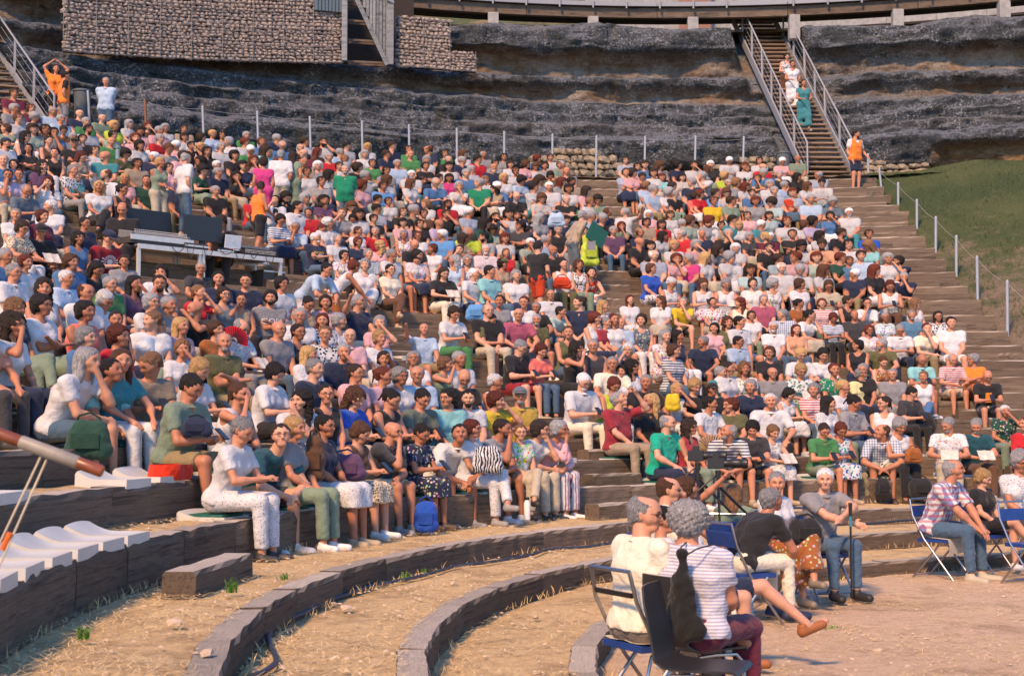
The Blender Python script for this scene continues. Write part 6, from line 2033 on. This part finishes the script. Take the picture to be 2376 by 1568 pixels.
# bottles, fans
WHT = simple('white_enamel', (.7, .7, .7), .35, 0, .1, 30, 0); CLEARB = NT('clear_bottle'); CLEARB.base((.65, .78, .85)); CLEARB.rough(.1); CLEARB.b.inputs['Transmission Weight'].default_value = .8; CLEARB = CLEARB.m
def bottle(u, v, Y, h, m, label, cap_m, rot=(0, 0, 0)):
    r = thing('bottle', label, 'bottle', at_y(u, v, Y)); r.rotation_euler = rot; lathe([(0, 0), (h*.15, .002), (h*.155, h*.72), (h*.10, h*.84), (h*.085, h*.88)], n=16).obj('bottle_body', m, r, True); lathe([(h*.10, h*.88), (h*.10, h), (0, h)], n=14).obj('screw_cap', cap_m, r, True)
bottle(1223, 1205, dep(1223, 1150)-.7, .27, WHT, 'white leaf-printed flask with black cap standing on the ground', BLACKP)
bottle(1453, 929, dep(1440, 930)-.5, .22, CLEARB, 'clear water bottle tipped to the mouth of the man in red shirt', BLUEPANEL, (0, math.radians(-80), 0))
bottle(272, 369, dep(272, 340)-.3, .24, CLEARB, 'small clear water bottle at the feet of the woman in red print', BLUEPANEL)
def fan(u, v, Y, R_, col, label, rot):
    r = thing('hand_fan', label, 'fan', at_y(u, v, Y)); r.rotation_euler = rot; n_ = 15
    P = [[Vector((R_*k*math.sin(a), .012*(i % 2), R_*k*math.cos(a))) for k in (.3, 1)] for i, a in enumerate(math.radians(-75+150*j/(2*n_)) for j in range(2*n_+1))]
    o = MB().grid(P).obj('leaf', CLOTH[''], r); setcol(o, col)
    for j in range(n_+1): a = math.radians(-75+150*j/n_); MB().tube([(0, -.004, 0), (R_*.95*math.sin(a), -.004, R_*.95*math.cos(a))], .003, 4).obj('rib', BLACKP, r)
fan(540, 792, dep(540, 790)-.4, .2, (.55, .01, .03), 'red folding fan held by the man in pale print shirt', (0, .6, .3)); fan(1650, 1045, dep(1650, 1000)-.45, .24, (.45, .30, .2), 'wide tan folding fan in front of the woman in red', (.1, .3, .1)); fan(2008, 828, dep(2008, 830)-.4, .2, (.5, .45, .38), 'pale folding fan held by the woman in black', (0, .3, 0))
# ================================================================ tripods with cameras, walking pole
ORNG = simple('orange_collar', (.7, .14, .02), .35); 
def tripod(u, vt, vb, Y, label, accent):
    p = at_y(u, vb, Y); top = at_y(u, vt, Y); h = top.z-p.z; r = thing('camera_tripod', label, 'tripod', p)
    MB().tube([(0, 0, 0.3), (0, 0, h)], .017, 8).obj('centre_column', BLACKP, r, True)
    for a in (.4, 2.5, 4.6): MB().tube([(0, 0, h*.72), (math.cos(a)*.36, math.sin(a)*.36, 0)], [.016, .011], 6).obj('leg', BLACKP, r, True)
    MB().tube([(0, 0, h*.70), (0, 0, h*.82)], .030, 10).obj('collar', accent, r, True); MB().tube([(0, 0, h-.05), (0, 0, h+.02)], .028, 10).obj('head', BLACKP, r, True); MB().tube([(0, 0, h), (-.25, -.05, h-.22)], .008, 6).obj('pan_handle', BLACKP, r)
    c = thing('camera', 'black camera with long lens on the '+label, 'camera', top+Vector((0, 0, .03)), -.25); MB().box((-.02, 0, .055), (.15, .09, .10)).obj('camera_body', BLACKP, c); MB().box((-.02, 0, .125), (.06, .07, .045)).obj('viewfinder', BLACKP, c)
    L = lathe([(0, 0), (.036, 0), (.036, .06), (.044, .07), (.044, .15), (.040, .16), (.047, .17), (.047, .215), (.040, .22), (.036, .21), (0, .205)], n=18, M=Matrix.Rotation(math.pi/2, 3, 'Y')); L.obj('lens', BLACKP, c, True, loc=(.05, 0, .055))
tripod(1620, 1078, 1190, 13.6, 'left tripod in front of the woman in red', BLACKP); tripod(1667, 1096, 1205, 13.2, 'right tripod with orange collar', ORNG)
p0 = at_y(1976, 1388, 14.0); r = thing('walking_pole', 'dark trekking pole with turquoise grip standing before the man in grey polo', 'walking pole', p0); TURQ = simple('turquoise_grip', (.02, .22, .28), .5)
L_ = at_y(1974, 1166, 14.0).z-p0.z; MB().tube([(0, 0, 0), (0, 0, L_*.75)], [.008, .011], 8).obj('shaft', BLACKP, r, True); MB().tube([(0, 0, L_*.75), (0, 0, L_*.86)], .014, 8).obj('joint', TURQ, r, True); MB().tube([(0, 0, L_*.86), (0, 0, L_)], [.017, .02], 8).obj('grip', BLACKP, r, True)
# ================================================================ chairs and people by the orchestra
BLUEV = simple('blue_vinyl', (.01, .045, .22), .45); SHELLM = simple('dark_shell', (.022, .021, .022), .38, 0, .1, 30, .05); TOWEL = simple('cream_towel', (.6, .54, .45), .9)
def folding_chair(x, y, d, label, towel=False):
    r = thing('folding_chair', label, 'chair', (x, y, 0), ANG(*d), 'folding chairs with blue seats beside the orchestra')
    MB().box((0, 0, .445), (.40, .38, .04)).obj('seat', BLUEV, r, True); MB().box((0, .25, .76), (.40, .02, .13) if towel != 2 else (.38, .012, .03), M=Matrix.Rotation(-.2, 3, 'X')).obj('backrest', BLACKP if towel == 2 else BLUEV, r, True)
    for s in (-1, 1):
        MB().tube([(s*.215, -.26, 0), (s*.215, .10, .46), (s*.215, .235, .72), (s*.20, .275, .90)], .012, 8).obj('front_leg', CHROME, r, True); MB().tube([(s*.195, .27, 0), (s*.195, -.10, .43)], .012, 8).obj('rear_leg', CHROME, r, True)
    MB().tube([(-.20, .275, .90), (.20, .275, .90)], .012, 8).obj('crossbar', CHROME, r, True); MB().tube([(-.215, -.2, .08), (.215, -.2, .08)], .009, 6).obj('crossbar', CHROME, r); MB().tube([(-.195, .24, .04), (.195, .24, .04)], .009, 6).obj('crossbar', CHROME, r)
    if towel: MB().grid([[Vector((-.21+.42*i/6, yy, zz+.006*math.sin(i*2+yy*9))) for yy, zz in ((-.20, .30), (-.205, .40), (-.19, .47), (0, .476), (.18, .475))] for i in range(7)]).obj('towel', TOWEL, r, True)
    return r
def shell_chair(x, y, d, label):
    r = thing('shell_chair', label, 'chair', (x, y, 0), ANG(*d), 'black shell chairs with tubular legs')
    prof = [(-.235, .435, .195), (-.22, .452, .20), (-.1, .45, .205), (.05, .445, .21), (.15, .455, .21), (.205, .485, .205), (.235, .56, .195), (.26, .68, .19), (.285, .80, .185), (.295, .87, .17), (.297, .885, .15)]
    top_ = []; bot = []
    for i, (yy, zz, w) in enumerate(prof):
        a = prof[max(i-1, 0)]; b = prof[min(i+1, len(prof)-1)]; t = Vector((0, b[0]-a[0], b[1]-a[1])).normalized(); nn = Vector((0, -t.z, t.y))*.006
        row = [Vector((w*k, yy-.018*(k*k)*(zz > .5)+0, zz+.010*k*k*(zz < .5))) for k in (-1, -.9, -.6, -.3, 0, .3, .6, .9, 1)]
        top_.append([p+nn for p in row]); bot.append([p-nn for p in row])
    b = MB(); b.grid(top_); b.grid([q[::-1] for q in bot])
    for e in (0, -1): b.grid([top_[e], bot[e]])
    for s in (0, -1): b.grid([[q[s] for q in top_], [q[s] for q in bot]])
    b.obj('shell', SHELLM, r, True)
    for s in (-1, 1): MB().tube([(s*.22, -.22, 0), (s*.20, -.19, .38), (s*.19, -.15, .425), (s*.185, 0, .43), (s*.19, .12, .425), (s*.20, .17, .38), (s*.225, .25, 0)], .011, 8).obj('leg_frame', CHROME, r, True)
    return r
def by(J, back=.07): r = J['root']; a = r.rotation_euler.z; return r.location.x-math.sin(a)*back, r.location.y+math.cos(a)*back
H1 = place_free(1497, 1193, 8.6, (.86, .5), 'L', 'm', 'gf', 's.cream', 'trousers.taupe', 'older man with dark glasses in cream shirt, nearest face at the front', hd=(.93, -.36), lod=3, ex={'g': 1}, belly=.03)
folding_chair(*by(H1), (.86, .5), 'folding chair with striped towel under the man in cream shirt', 2)
H2 = place_free(1600, 1206, 8.4, (.72, .70), 'L', 'w', 'gc', 't.white:fine', 'trousers.maroon', 'woman in striped white top with black drawstring bag, back to the viewer', hd=(.5, .85), lod=3, belly=.07, ex={'shoe': 'brown'})
H2['root'].scale.x *= 1.42
shell_chair(*by(H2, .05), (.86, .5), 'dark shell chair under the woman in striped top')
b_ = at_y(1528, 985, 8.05); shell_chair(1.02, 7.75, (.93, -.37), 'empty dark shell chair nearest the camera')
# black drawstring bag on her back
Fd = Field(axis(-.22, .22, .012), axis(-.1, .14, .012), axis(-.05, .52, .012)); Fd.cap((0, 0, .08), (0, .01, .30), .095, .06, .05, (1.25, .6, 1)); Fd.cap((-.10, 0, .05), (.10, 0, .05), .06, .06, .05, (1, .8, 1)); Fd.cap((0, .0, .30), (0, .0, .44), .05, .020, .03); Fd.cap((0, 0, .44), (0, 0, .47), .022, .035, .01); Fd.wobble(.006, 55, 2)
m_ = mesh_np('sack', *Fd.surf()); r = thing('drawstring_bag', 'black drawstring bag hanging on the back of the woman in striped top', 'bag', loc_of(H2, (-.10, .345, .10)), H2['root'].rotation_euler.z); setcol(link('sack', m_, r, CLOTH['']), (.012, .012, .012))
for s in (-1, 1): MB().tube([(0, .0, .45), (s*.06, -.06, .50), (s*.10, -.16, .52)], .005, 5).obj('cord', CABLE, r, True)
MB().tube([(.12, 0, .06), (.20, -.05, .10), (.26, -.12, .22)], .005, 5).obj('cord', CABLE, r, True)
H1c = place_free(1540, 1205, 10.0, (.9, .3), 'L', 'w', 'ks', 't.navy:dt', 'trousers.navy', 'dark-haired woman with pink glasses partly hidden behind the man in cream', hd=(.95, -.3), ex={'g': 1})
HX = place_free(1612, 1192, 10.1, (.95, .05), 'L', 'w', 'bb', 't.white', 'shorts.navy', 'woman in white with navy shorts crossing a bare leg, hidden behind striped top', lod=2, hd=(.9, .3), kr=(.10, -.46, .17), ar=(.05, -.80, -.12), tr=(.02, -.18, .02), ex={'shoe': 'rust'})
folding_chair(*by(HX), (.95, .05), 'folding chair under the woman in navy shorts')
H9 = place_free(1552, 1136, 12.2, (.95, .15), 'H', 'm', 'bf', 's.cream', 'trousers.grey', 'balding man with dark glasses and cream shirt, hand near his mouth', hd=(.97, -.15), ex={'g': 1})
H10 = place_free(1594, 1132, 13.0, (.9, -.1), 'R', 'w', 'bb', 't.grey', 'trousers.grey', 'brown-haired woman with raised hand and red nails behind the balding man', hd=(.95, .2), hr=(-.05, -.3, .92), mir=1)
H11 = place_free(1703, 1150, 13.9, (.3, .95), 'L', 'w', 'll', 't.sage', 'trousers.grey', 'woman with long straight light brown hair seen from behind')
H3 = place_free(1790, 1160, 12.7, (.86, .42), 'F', 'm', 'gs', 't.black', 'trousers.cream', 'grey-haired man in black t-shirt leaning forward in cream trousers, back turned', hd=(.9, .5), lod=3, lean=34, mir=1, belly=.04, ex={'shoe': 'navy'})
folding_chair(*by(H3), (.86, .42), 'folding chair under the man in black t-shirt and cream trousers')
H4 = place_free(1803, 1120, 14.0, (.62, -.75), 'L', 'w', 'gs', 't.white', 'skirt.rust:fk', 'grey-haired woman with white top and long rust patterned skirt, legs crossed', hd=(-.1, -1), cross=True, ex={'long': 1, 'shoe': 'taupe'})
folding_chair(*by(H4), (.62, -.75), 'folding chair under the woman in rust patterned skirt')
H5 = place_free(1915, 1112, 14.4, (.35, -.94), 'C', 'm', 'ws', 'p.grey', 'jeans', 'white-haired man in grey polo resting an arm on a walking pole', hd=(-.2, -1), lod=3, hr=(-.02, -.34, .42), er=(1, -.2, .2), hl=(.10, -.30, .34), el=(-.8, 0, -.5), lean=10, ex={'shoe': 'black'})
folding_chair(*by(H5), (.35, -.94), 'folding chair under the man in grey polo')
H6 = place_free(2213, 1090, 16.2, (.72, -.69), 'F', 'm', 'gf', 's.white:plaid', 'jeans', 'man in red and blue plaid shirt and jeans on a folding chair', hd=(.9, -.4), lod=3, lean=20, ex={'g': 1, 'shoe': 'beige'})
folding_chair(*by(H6), (.72, -.69), 'folding chair with white towel under the man in plaid shirt', True)
H7 = place_free(2282, 1108, 16.9, (.62, -.78), 'L', 'w', 'yb', 't.black', 'shorts.black', 'blonde woman with bobbed hair in black, bare legs crossed, white trainer', hd=(.8, -.6), pitch=24, cross=True, mir=-1, ex={'shoe': 'white'})
folding_chair(*by(H7), (.62, -.78), 'folding chair under the blonde woman in black')
H8 = place_free(2368, 1046, 17.3, (.2, -1), 'L', 'w', 'gc', 't.black:dt', 'trousers.charcoal', 'grey curly-haired woman in black dotted t-shirt at the right edge', hd=(.2, -1), pitch=22, ex={'g': 1})
p = at_y(2372, 1330, 15.9); folding_chair(p.x, 15.6, (.5, -.85), 'empty blue folding chair cut by the right edge')
folding_chair(*by(H9), (.95, .15), 'folding chair under the balding man in cream'); folding_chair(*by(H11), (.3, .95), 'folding chair under the woman with long straight hair')
# shoulder bag of the woman in the long skirt
bag('shoulder_bag', 'bag', 'black shoulder bag on the lap of the woman in rust skirt', 1868, 1262, H4['root'].location.y-.25, (.36, .2, .24), RGB['black'], .3)
# prints on shirts
def chest_print(rt, J, me, z, m, name='print', dx=0., yy=None, sc=1.):
    for v in me.vertices:
        x, h, e = v.co.x*sc+dx, v.co.y*sc, v.co.z; v.co = Vector((x, 0, h)); R_ = .30
        v.co.y = -e+(R_-math.sqrt(max(R_*R_-x*x, .0)))*1.3
    me.materials.clear(); me.materials.append(m); up = J['up']; c = J['P']+(J['N']-J['P'])*z
    o = link(name, me, rt); o.location = (c[0], c[1]-(yy or .152), c[2]); o.rotation_euler = (math.atan2(-up[1], up[2])*1.0, 0, 0); return o
PRW = simple('white_print', (.62, .62, .62), .8, 0, .1, 40, 0); PRG = simple('gold_print', (.55, .38, .08), .8, 0, .1, 40, 0); PRO = simple('orange_print', (.65, .22, .02), .8, 0, .1, 40, 0)
def person_at(t, x, y):
    u, v = tile(t, x, y); return min(ind, key=lambda p: abs(p['u']-u)+abs(p['v']-v))
for t, x, y, s, size, z, m in (('11', 135, 1195, 'CORK', .13, .60, PRW), ('11', 553, 650, 'ROMA', .085, .68, PRG), ('12', 945, 575, 'Regi', .10, .62, PRW), ('13', 1215, 860, 'BET', .09, .45, PRW), ('21', 2290, 840, 'REROS', .06, .5, BLACKP), ('12', 1520, 245, 'SUNS RED', .05, .66, PRW)):
    p = person_at(t, x, y); chest_print(p['root'], p['J'], text_mesh(s, size, .004), z, m, yy=.165)
p = person_at('11', 553, 650); b = MB(); b.lathe([(0, .08), (.05, .07), (.062, .03), (.055, 0)], n=12); b.box((.0, 0, -.06), (.10, .01, .012), M=Matrix.Rotation(.7, 3, 'Y')); b.box((.0, 0, -.06), (.10, .01, .012), M=Matrix.Rotation(-.7, 3, 'Y')); o = b.obj('helmet_print', PRW, p['root'], loc=(.02, p['J']['C'][1]-.155, p['J']['C'][2]-.02)); o.scale = (1, .08, 1)
p = person_at('10', 1000, 640); b = MB(); b.lathe([(0, 0), (.045, 0), (.045, .003), (0, .003)], n=20, M=Matrix.Rotation(math.pi/2, 3, 'X'))
for i in range(18): a = 2*math.pi*i/18; c_, s_ = math.cos(a), math.sin(a); k = 1.25 if abs(s_) < .6 else .9; b.add([(c_*.058-s_*.004, 0, s_*.058+c_*.004), (c_*.058+s_*.004, 0, s_*.058-c_*.004), (c_*.12*k+s_*.012, 0, s_*.12*k-c_*.012), (c_*.12*k-s_*.012, 0, s_*.12*k+c_*.012)], [(0, 1, 2, 3)])
b.obj('ray_print', PRW, p['root'], loc=(0, p['J']['C'][1]-.165, p['J']['C'][2]+.0), rot=(math.atan2(-p['J']['up'][1], p['J']['up'][2]), 0, 0))
p = person_at('23', 2025, 360); b = MB().box((0, 0, 0), (.11, .004, .19)); b.obj('print', PRO, p['root'], loc=(0, p['J']['C'][1]-.158, p['J']['C'][2]-.03), rot=(.25, 0, 0))
p = person_at('22', 1855, 520); chest_print(p['root'], p['J'], text_mesh('NY', .06, .002), 1.42, PRW, 'cap_letters', yy=.10)
# ================================================================ strut in the foreground, left
REDP = simple('red_lacquer', (.20, .055, .022), .35, 0, .5, 9, .1); GREYS = simple('worn_grey_paint', (.26, .235, .20), .5, 0, .35, 7, .2); CREAM = simple('cream_rope', (.50, .43, .32), .8)
Ys = 5.2; a = at_y(-60, 985, Ys); c = at_y(238, 1094, Ys); st = thing('strut', 'red and grey painted steel strut reaching in from the left edge', 'strut', a)
d = c-a
for t0, t1, m, rr_, nm in ((0, .37, REDP, .0225, 'red_end'), (.36, .81, GREYS, .025, 'grey_sleeve'), (.80, 1, REDP, .0225, 'red_end')): MB().tube([d*t0, d*(t0+.01), d*(t1-.01), d*t1], [rr_*.9, rr_, rr_, rr_*.9], 18).obj(nm, m, st, True)
for k, (u0, v0, u1, v1) in enumerate(((95, 1058, -20, 1300), (108, 1066, 2, 1305))):
    p0, p1 = at_y(u0, v0, Ys), at_y(u1, v1, Ys-.1); o = MB().tube([p0, p1, p1+(p1-p0)*.6], .0042, 6).obj('stay_rope', CREAM); tag(o, ['left', 'right'][k]+' cream stay rope hanging from the strut', 'rope', 'stay ropes on the strut')
f0 = at_y(14, 1255, Ys-.08); MB().tube([f0-Vector((.012, 0, .03)), f0+Vector((.014, 0, .03))], .011, 8).obj('ferrule', ORNG, o)
P0, P1 = at_z(-40, 1497, .57)+sd*2.6, at_z(505, 1533, .57)+sd*2.6
vt = MB().tube([P0+(P0-P1)*.6, P1+Vector((.0, 0, .0))], .016, 8).obj('stay_cable', CREAM); tag(vt, 'cream stay cable outside the left edge whose shadow crosses the lower gravel', 'cable')
# ================================================================ hose, loose stones, weeds, straw
HOSE = simple('blue_grey_hose', (.03, .04, .065), .5, 0, .15, 6, .1)
def zg(p, k):                        # the tread surface
    return k
def hose(pts, z, r_, label):
    P = [at_z(u, v, z+r_) for u, v in pts]; Q = []
    for i in range(len(P)-1):
        p0, p1, p2, p3 = P[max(i-1, 0)], P[i], P[i+1], P[min(i+2, len(P)-1)]
        for j in range(6): t = j/6; Q.append(.5*((2*p1)+(p2-p0)*t+(2*p0-5*p1+4*p2-p3)*t*t+(3*p1-p0-3*p2+p3)*t**3))
    tag(MB().tube(Q+[P[-1]], r_, 8).obj('hose', HOSE, smooth=True), label, 'hose')
hose([(762, 1392), (802, 1380), (857, 1361), (924, 1347), (984, 1334), (1032, 1320), (1069, 1311), (1124, 1305), (1188, 1295), (1233, 1287), (1275, 1274), (1363, 1268), (1418, 1260), (1560, 1246)], .36, .016, 'long blue-grey hose lying along the foot of the second kerb')
hose([(740, 1404), (706, 1422), (656, 1443), (624, 1471), (627, 1498), (641, 1531), (619, 1553), (590, 1566)], .36, .017, 'curling end of hose at the foot of the kerb, bottom of the picture')
hose([(1940, 1216), (2020, 1214), (2085, 1208), (2150, 1204)], .56, .014, 'dark hose lying behind the walking pole')
LST = simple('loose_stone', (.52, .40, .29), .9, 0, .3, 9, .4)
for k, (u, v, z, w) in enumerate(((803, 1415, .36, .10), (776, 1404, .36, .07), (856, 1356, .36, .05), (765, 1393, .36, .05), (1051, 1356, .36, .08), (397, 1340, .57, .05), (405, 1450, .57, .10), (1415, 1365, .0, .09), (1241, 1434, .18, .08), (2038, 1514, 0, .09), (2105, 1550, 0, .07), (480, 1520, .57, .09))):
    w0 = at_z(u, v, z); r_ = link('loose_stone', rnd.choice(STONES).copy(), None, None, (w0.x, w0.y, z+w*.18), (.2, .1, k)); r_.data.materials.clear(); r_.data.materials.append(LST); r_.scale = (w, w*.75, w*.5)
    tag(r_, 'pale loose stone '+['largest on the middle tread', 'just left of the largest stone', 'beside the hose', 'at the kerb foot by the weeds', 'alone on the middle tread', 'near the empty seats', 'near the bottom left', 'behind the folding chair', 'on the lowest tread at the bottom', 'on the open sand, right', 'on the sand at the bottom right', 'beside the kerb at bottom left'][k], 'stone', 'loose stones on the ground')
WEED = simple('weed_green', (.11, .24, .03), .7, 0, .3, 9, 0)
def weed(u, v, z, h, n_, label, m=None, sp=.05, w=.008):
    c = at_z(u, v, z); r = thing('weed', label, 'weed', c, 0, 'weeds growing by the kerbs'); b = MB()
    for i in range(n_):
        a = rnd.uniform(0, 6.28); l = h*rnd.uniform(.5, 1.2); q = rnd.uniform(.1, .9)*l*.7; x0, y0 = rnd.gauss(0, sp*.4), rnd.gauss(0, sp*.4); dx, dy = math.cos(a), math.sin(a)
        pts = [Vector((x0, y0, 0)), Vector((x0+dx*q*.3, y0+dy*q*.3, l*.6)), Vector((x0+dx*q, y0+dy*q, l))]; s_ = Vector((-dy, dx, 0))*w/2
        b.add([pts[0]-s_, pts[0]+s_, pts[1]+s_, pts[1]-s_, pts[2]], [(0, 1, 2, 3), (3, 2, 4)])
        for j in range(3): t = .3+.22*j; c2 = pts[0].lerp(pts[2], t); e = Vector((rnd.uniform(-1, 1), rnd.uniform(-1, 1), .6)).normalized()*l*.22; b.add([c2, c2+e*.5+s_*1.6, c2+e, c2+e*.5-s_*1.6], [(0, 1, 2, 3)])
    b.obj('leaves', m or WEED, r)
for u, v, z, h, n_, l in ((676, 1425, .36, .20, 60, 'tallest green weed at the foot of the kerb, bottom centre left'), (940, 1345, .36, .07, 30, 'green weed beside the hose'), (983, 1330, .36, .05, 20, 'small weed at the hose, right of a bigger one'), (538, 1375, .57, .10, 34, 'green tuft on the open gravel, lower left'), (192, 1483, .57, .07, 26, 'small green tuft near the bottom left'), (70, 1385, .57, .22, 26, 'flowering weed under the empty white seats'), (22, 1440, .57, .08, 26, 'low tuft at the left edge'), (183, 1150, .92, .08, 30, 'tuft of grass above the timber half step'), (765, 1530, .18, .035, 60, 'flat patch of green clover at the bottom'), (660, 1345, .57, .05, 26, 'weed on the gravel above the kerb'), (1470, 1105, .60, .12, 30, 'weed on the aisle step beside the man in red'), (1360, 1085, .70, .10, 26, 'weed against the step beside the seated woman in pink'), (1925, 1460, 0, .03, 80, 'thin patch of green on the sand'), (545, 1550, .2, .16, 40, 'weeds in the shade of the kerb, bottom left')): weed(u, v, z, h, n_, l, sp=.12 if 'patch' in l else .05)
pts = []
def onlow(x, y):
    best = 0.; bz = 0.
    for k in (-2, -1, 0, .65):
        cx, cy, R, q = ring(k)
        if math.hypot(x-cx, (y-cy)/q) > R+.12: bz = zedge(k)-.012
    return bz
for _ in range(42000):
    y = 5.5+13*rnd.random()**1.4; x = rnd.uniform(-4.2, 8)*(.3+y/19)
    if noise.noise(Vector((x*1.1, y*1.1, 7))) < -.15: continue
    z = onlow(x, y)
    if z > .9: continue
    pts.append((x, y, z+.022))
b = MB()
for p in pts:
    a = rnd.uniform(0, 3.14); l = rnd.uniform(.02, .07); dx, dy = math.cos(a)*l, math.sin(a)*l; w_ = .0028; k = rnd.uniform(0, .018)
    b.add([(p[0]-dx, p[1]-dy, p[2]+k*.2), (p[0]-dx-dy/l*w_*1.6, p[1]-dy+dx/l*w_*1.6, p[2]+k*.2), (p[0]+dx-dy/l*w_, p[1]+dy+dx/l*w_, p[2]+k), (p[0]+dx, p[1]+dy, p[2]+k)], [(0, 1, 2, 3)])
tag(b.obj('straw', STRAW), 'dry straw litter strewn over the gravel treads', 'straw', kind='stuff')
edge = []
for k in (-2, -1, 0, .65):
    for _ in range(900):
        th = rnd.uniform(-2.2, 1.1); q = ring_pt(k, th, -.03-abs(rnd.gauss(0, .05)))
        if noise.noise(q*1.7) > -.05: edge.append((q.x, q.y, zedge(KEDGE[KEDGE.index(k)-1]) if k > -2 else .01))
blades('dry_grass', edge, .07, .006, STRAW, 'dry grass stalks standing along the foot of the kerbs', 'dry grass', .7)
b = MB()
for _ in range(2600):
    y = 5.5+12*rnd.random()**1.3; x = rnd.uniform(-4, 8)*(.3+y/19); z = onlow(x, y)
    if z > .9: continue
    s_ = rnd.uniform(.008, .028); M = Matrix.LocRotScale(Vector((x, y, z+.016)), Matrix.Rotation(rnd.random()*6, 3, 'Z'), Vector((s_*1.5, s_, s_*.7))); me = STONES[0]
    b.add([M@(q*1.) for q in [Vector((-.5, -.4, 0)), Vector((.5, -.5, 0)), Vector((.6, .4, 0)), Vector((-.4, .5, 0)), Vector((-.1, -.2, .6)), Vector((.25, .2, .55))]], [(0, 1, 4), (1, 5, 4), (1, 2, 5), (2, 3, 5), (3, 4, 5), (3, 0, 4)])
tag(b.obj('pebbles', LST), 'small pebbles scattered over the treads and sand', 'pebbles', kind='stuff')
bpy.data.scenes.remove(TMP)
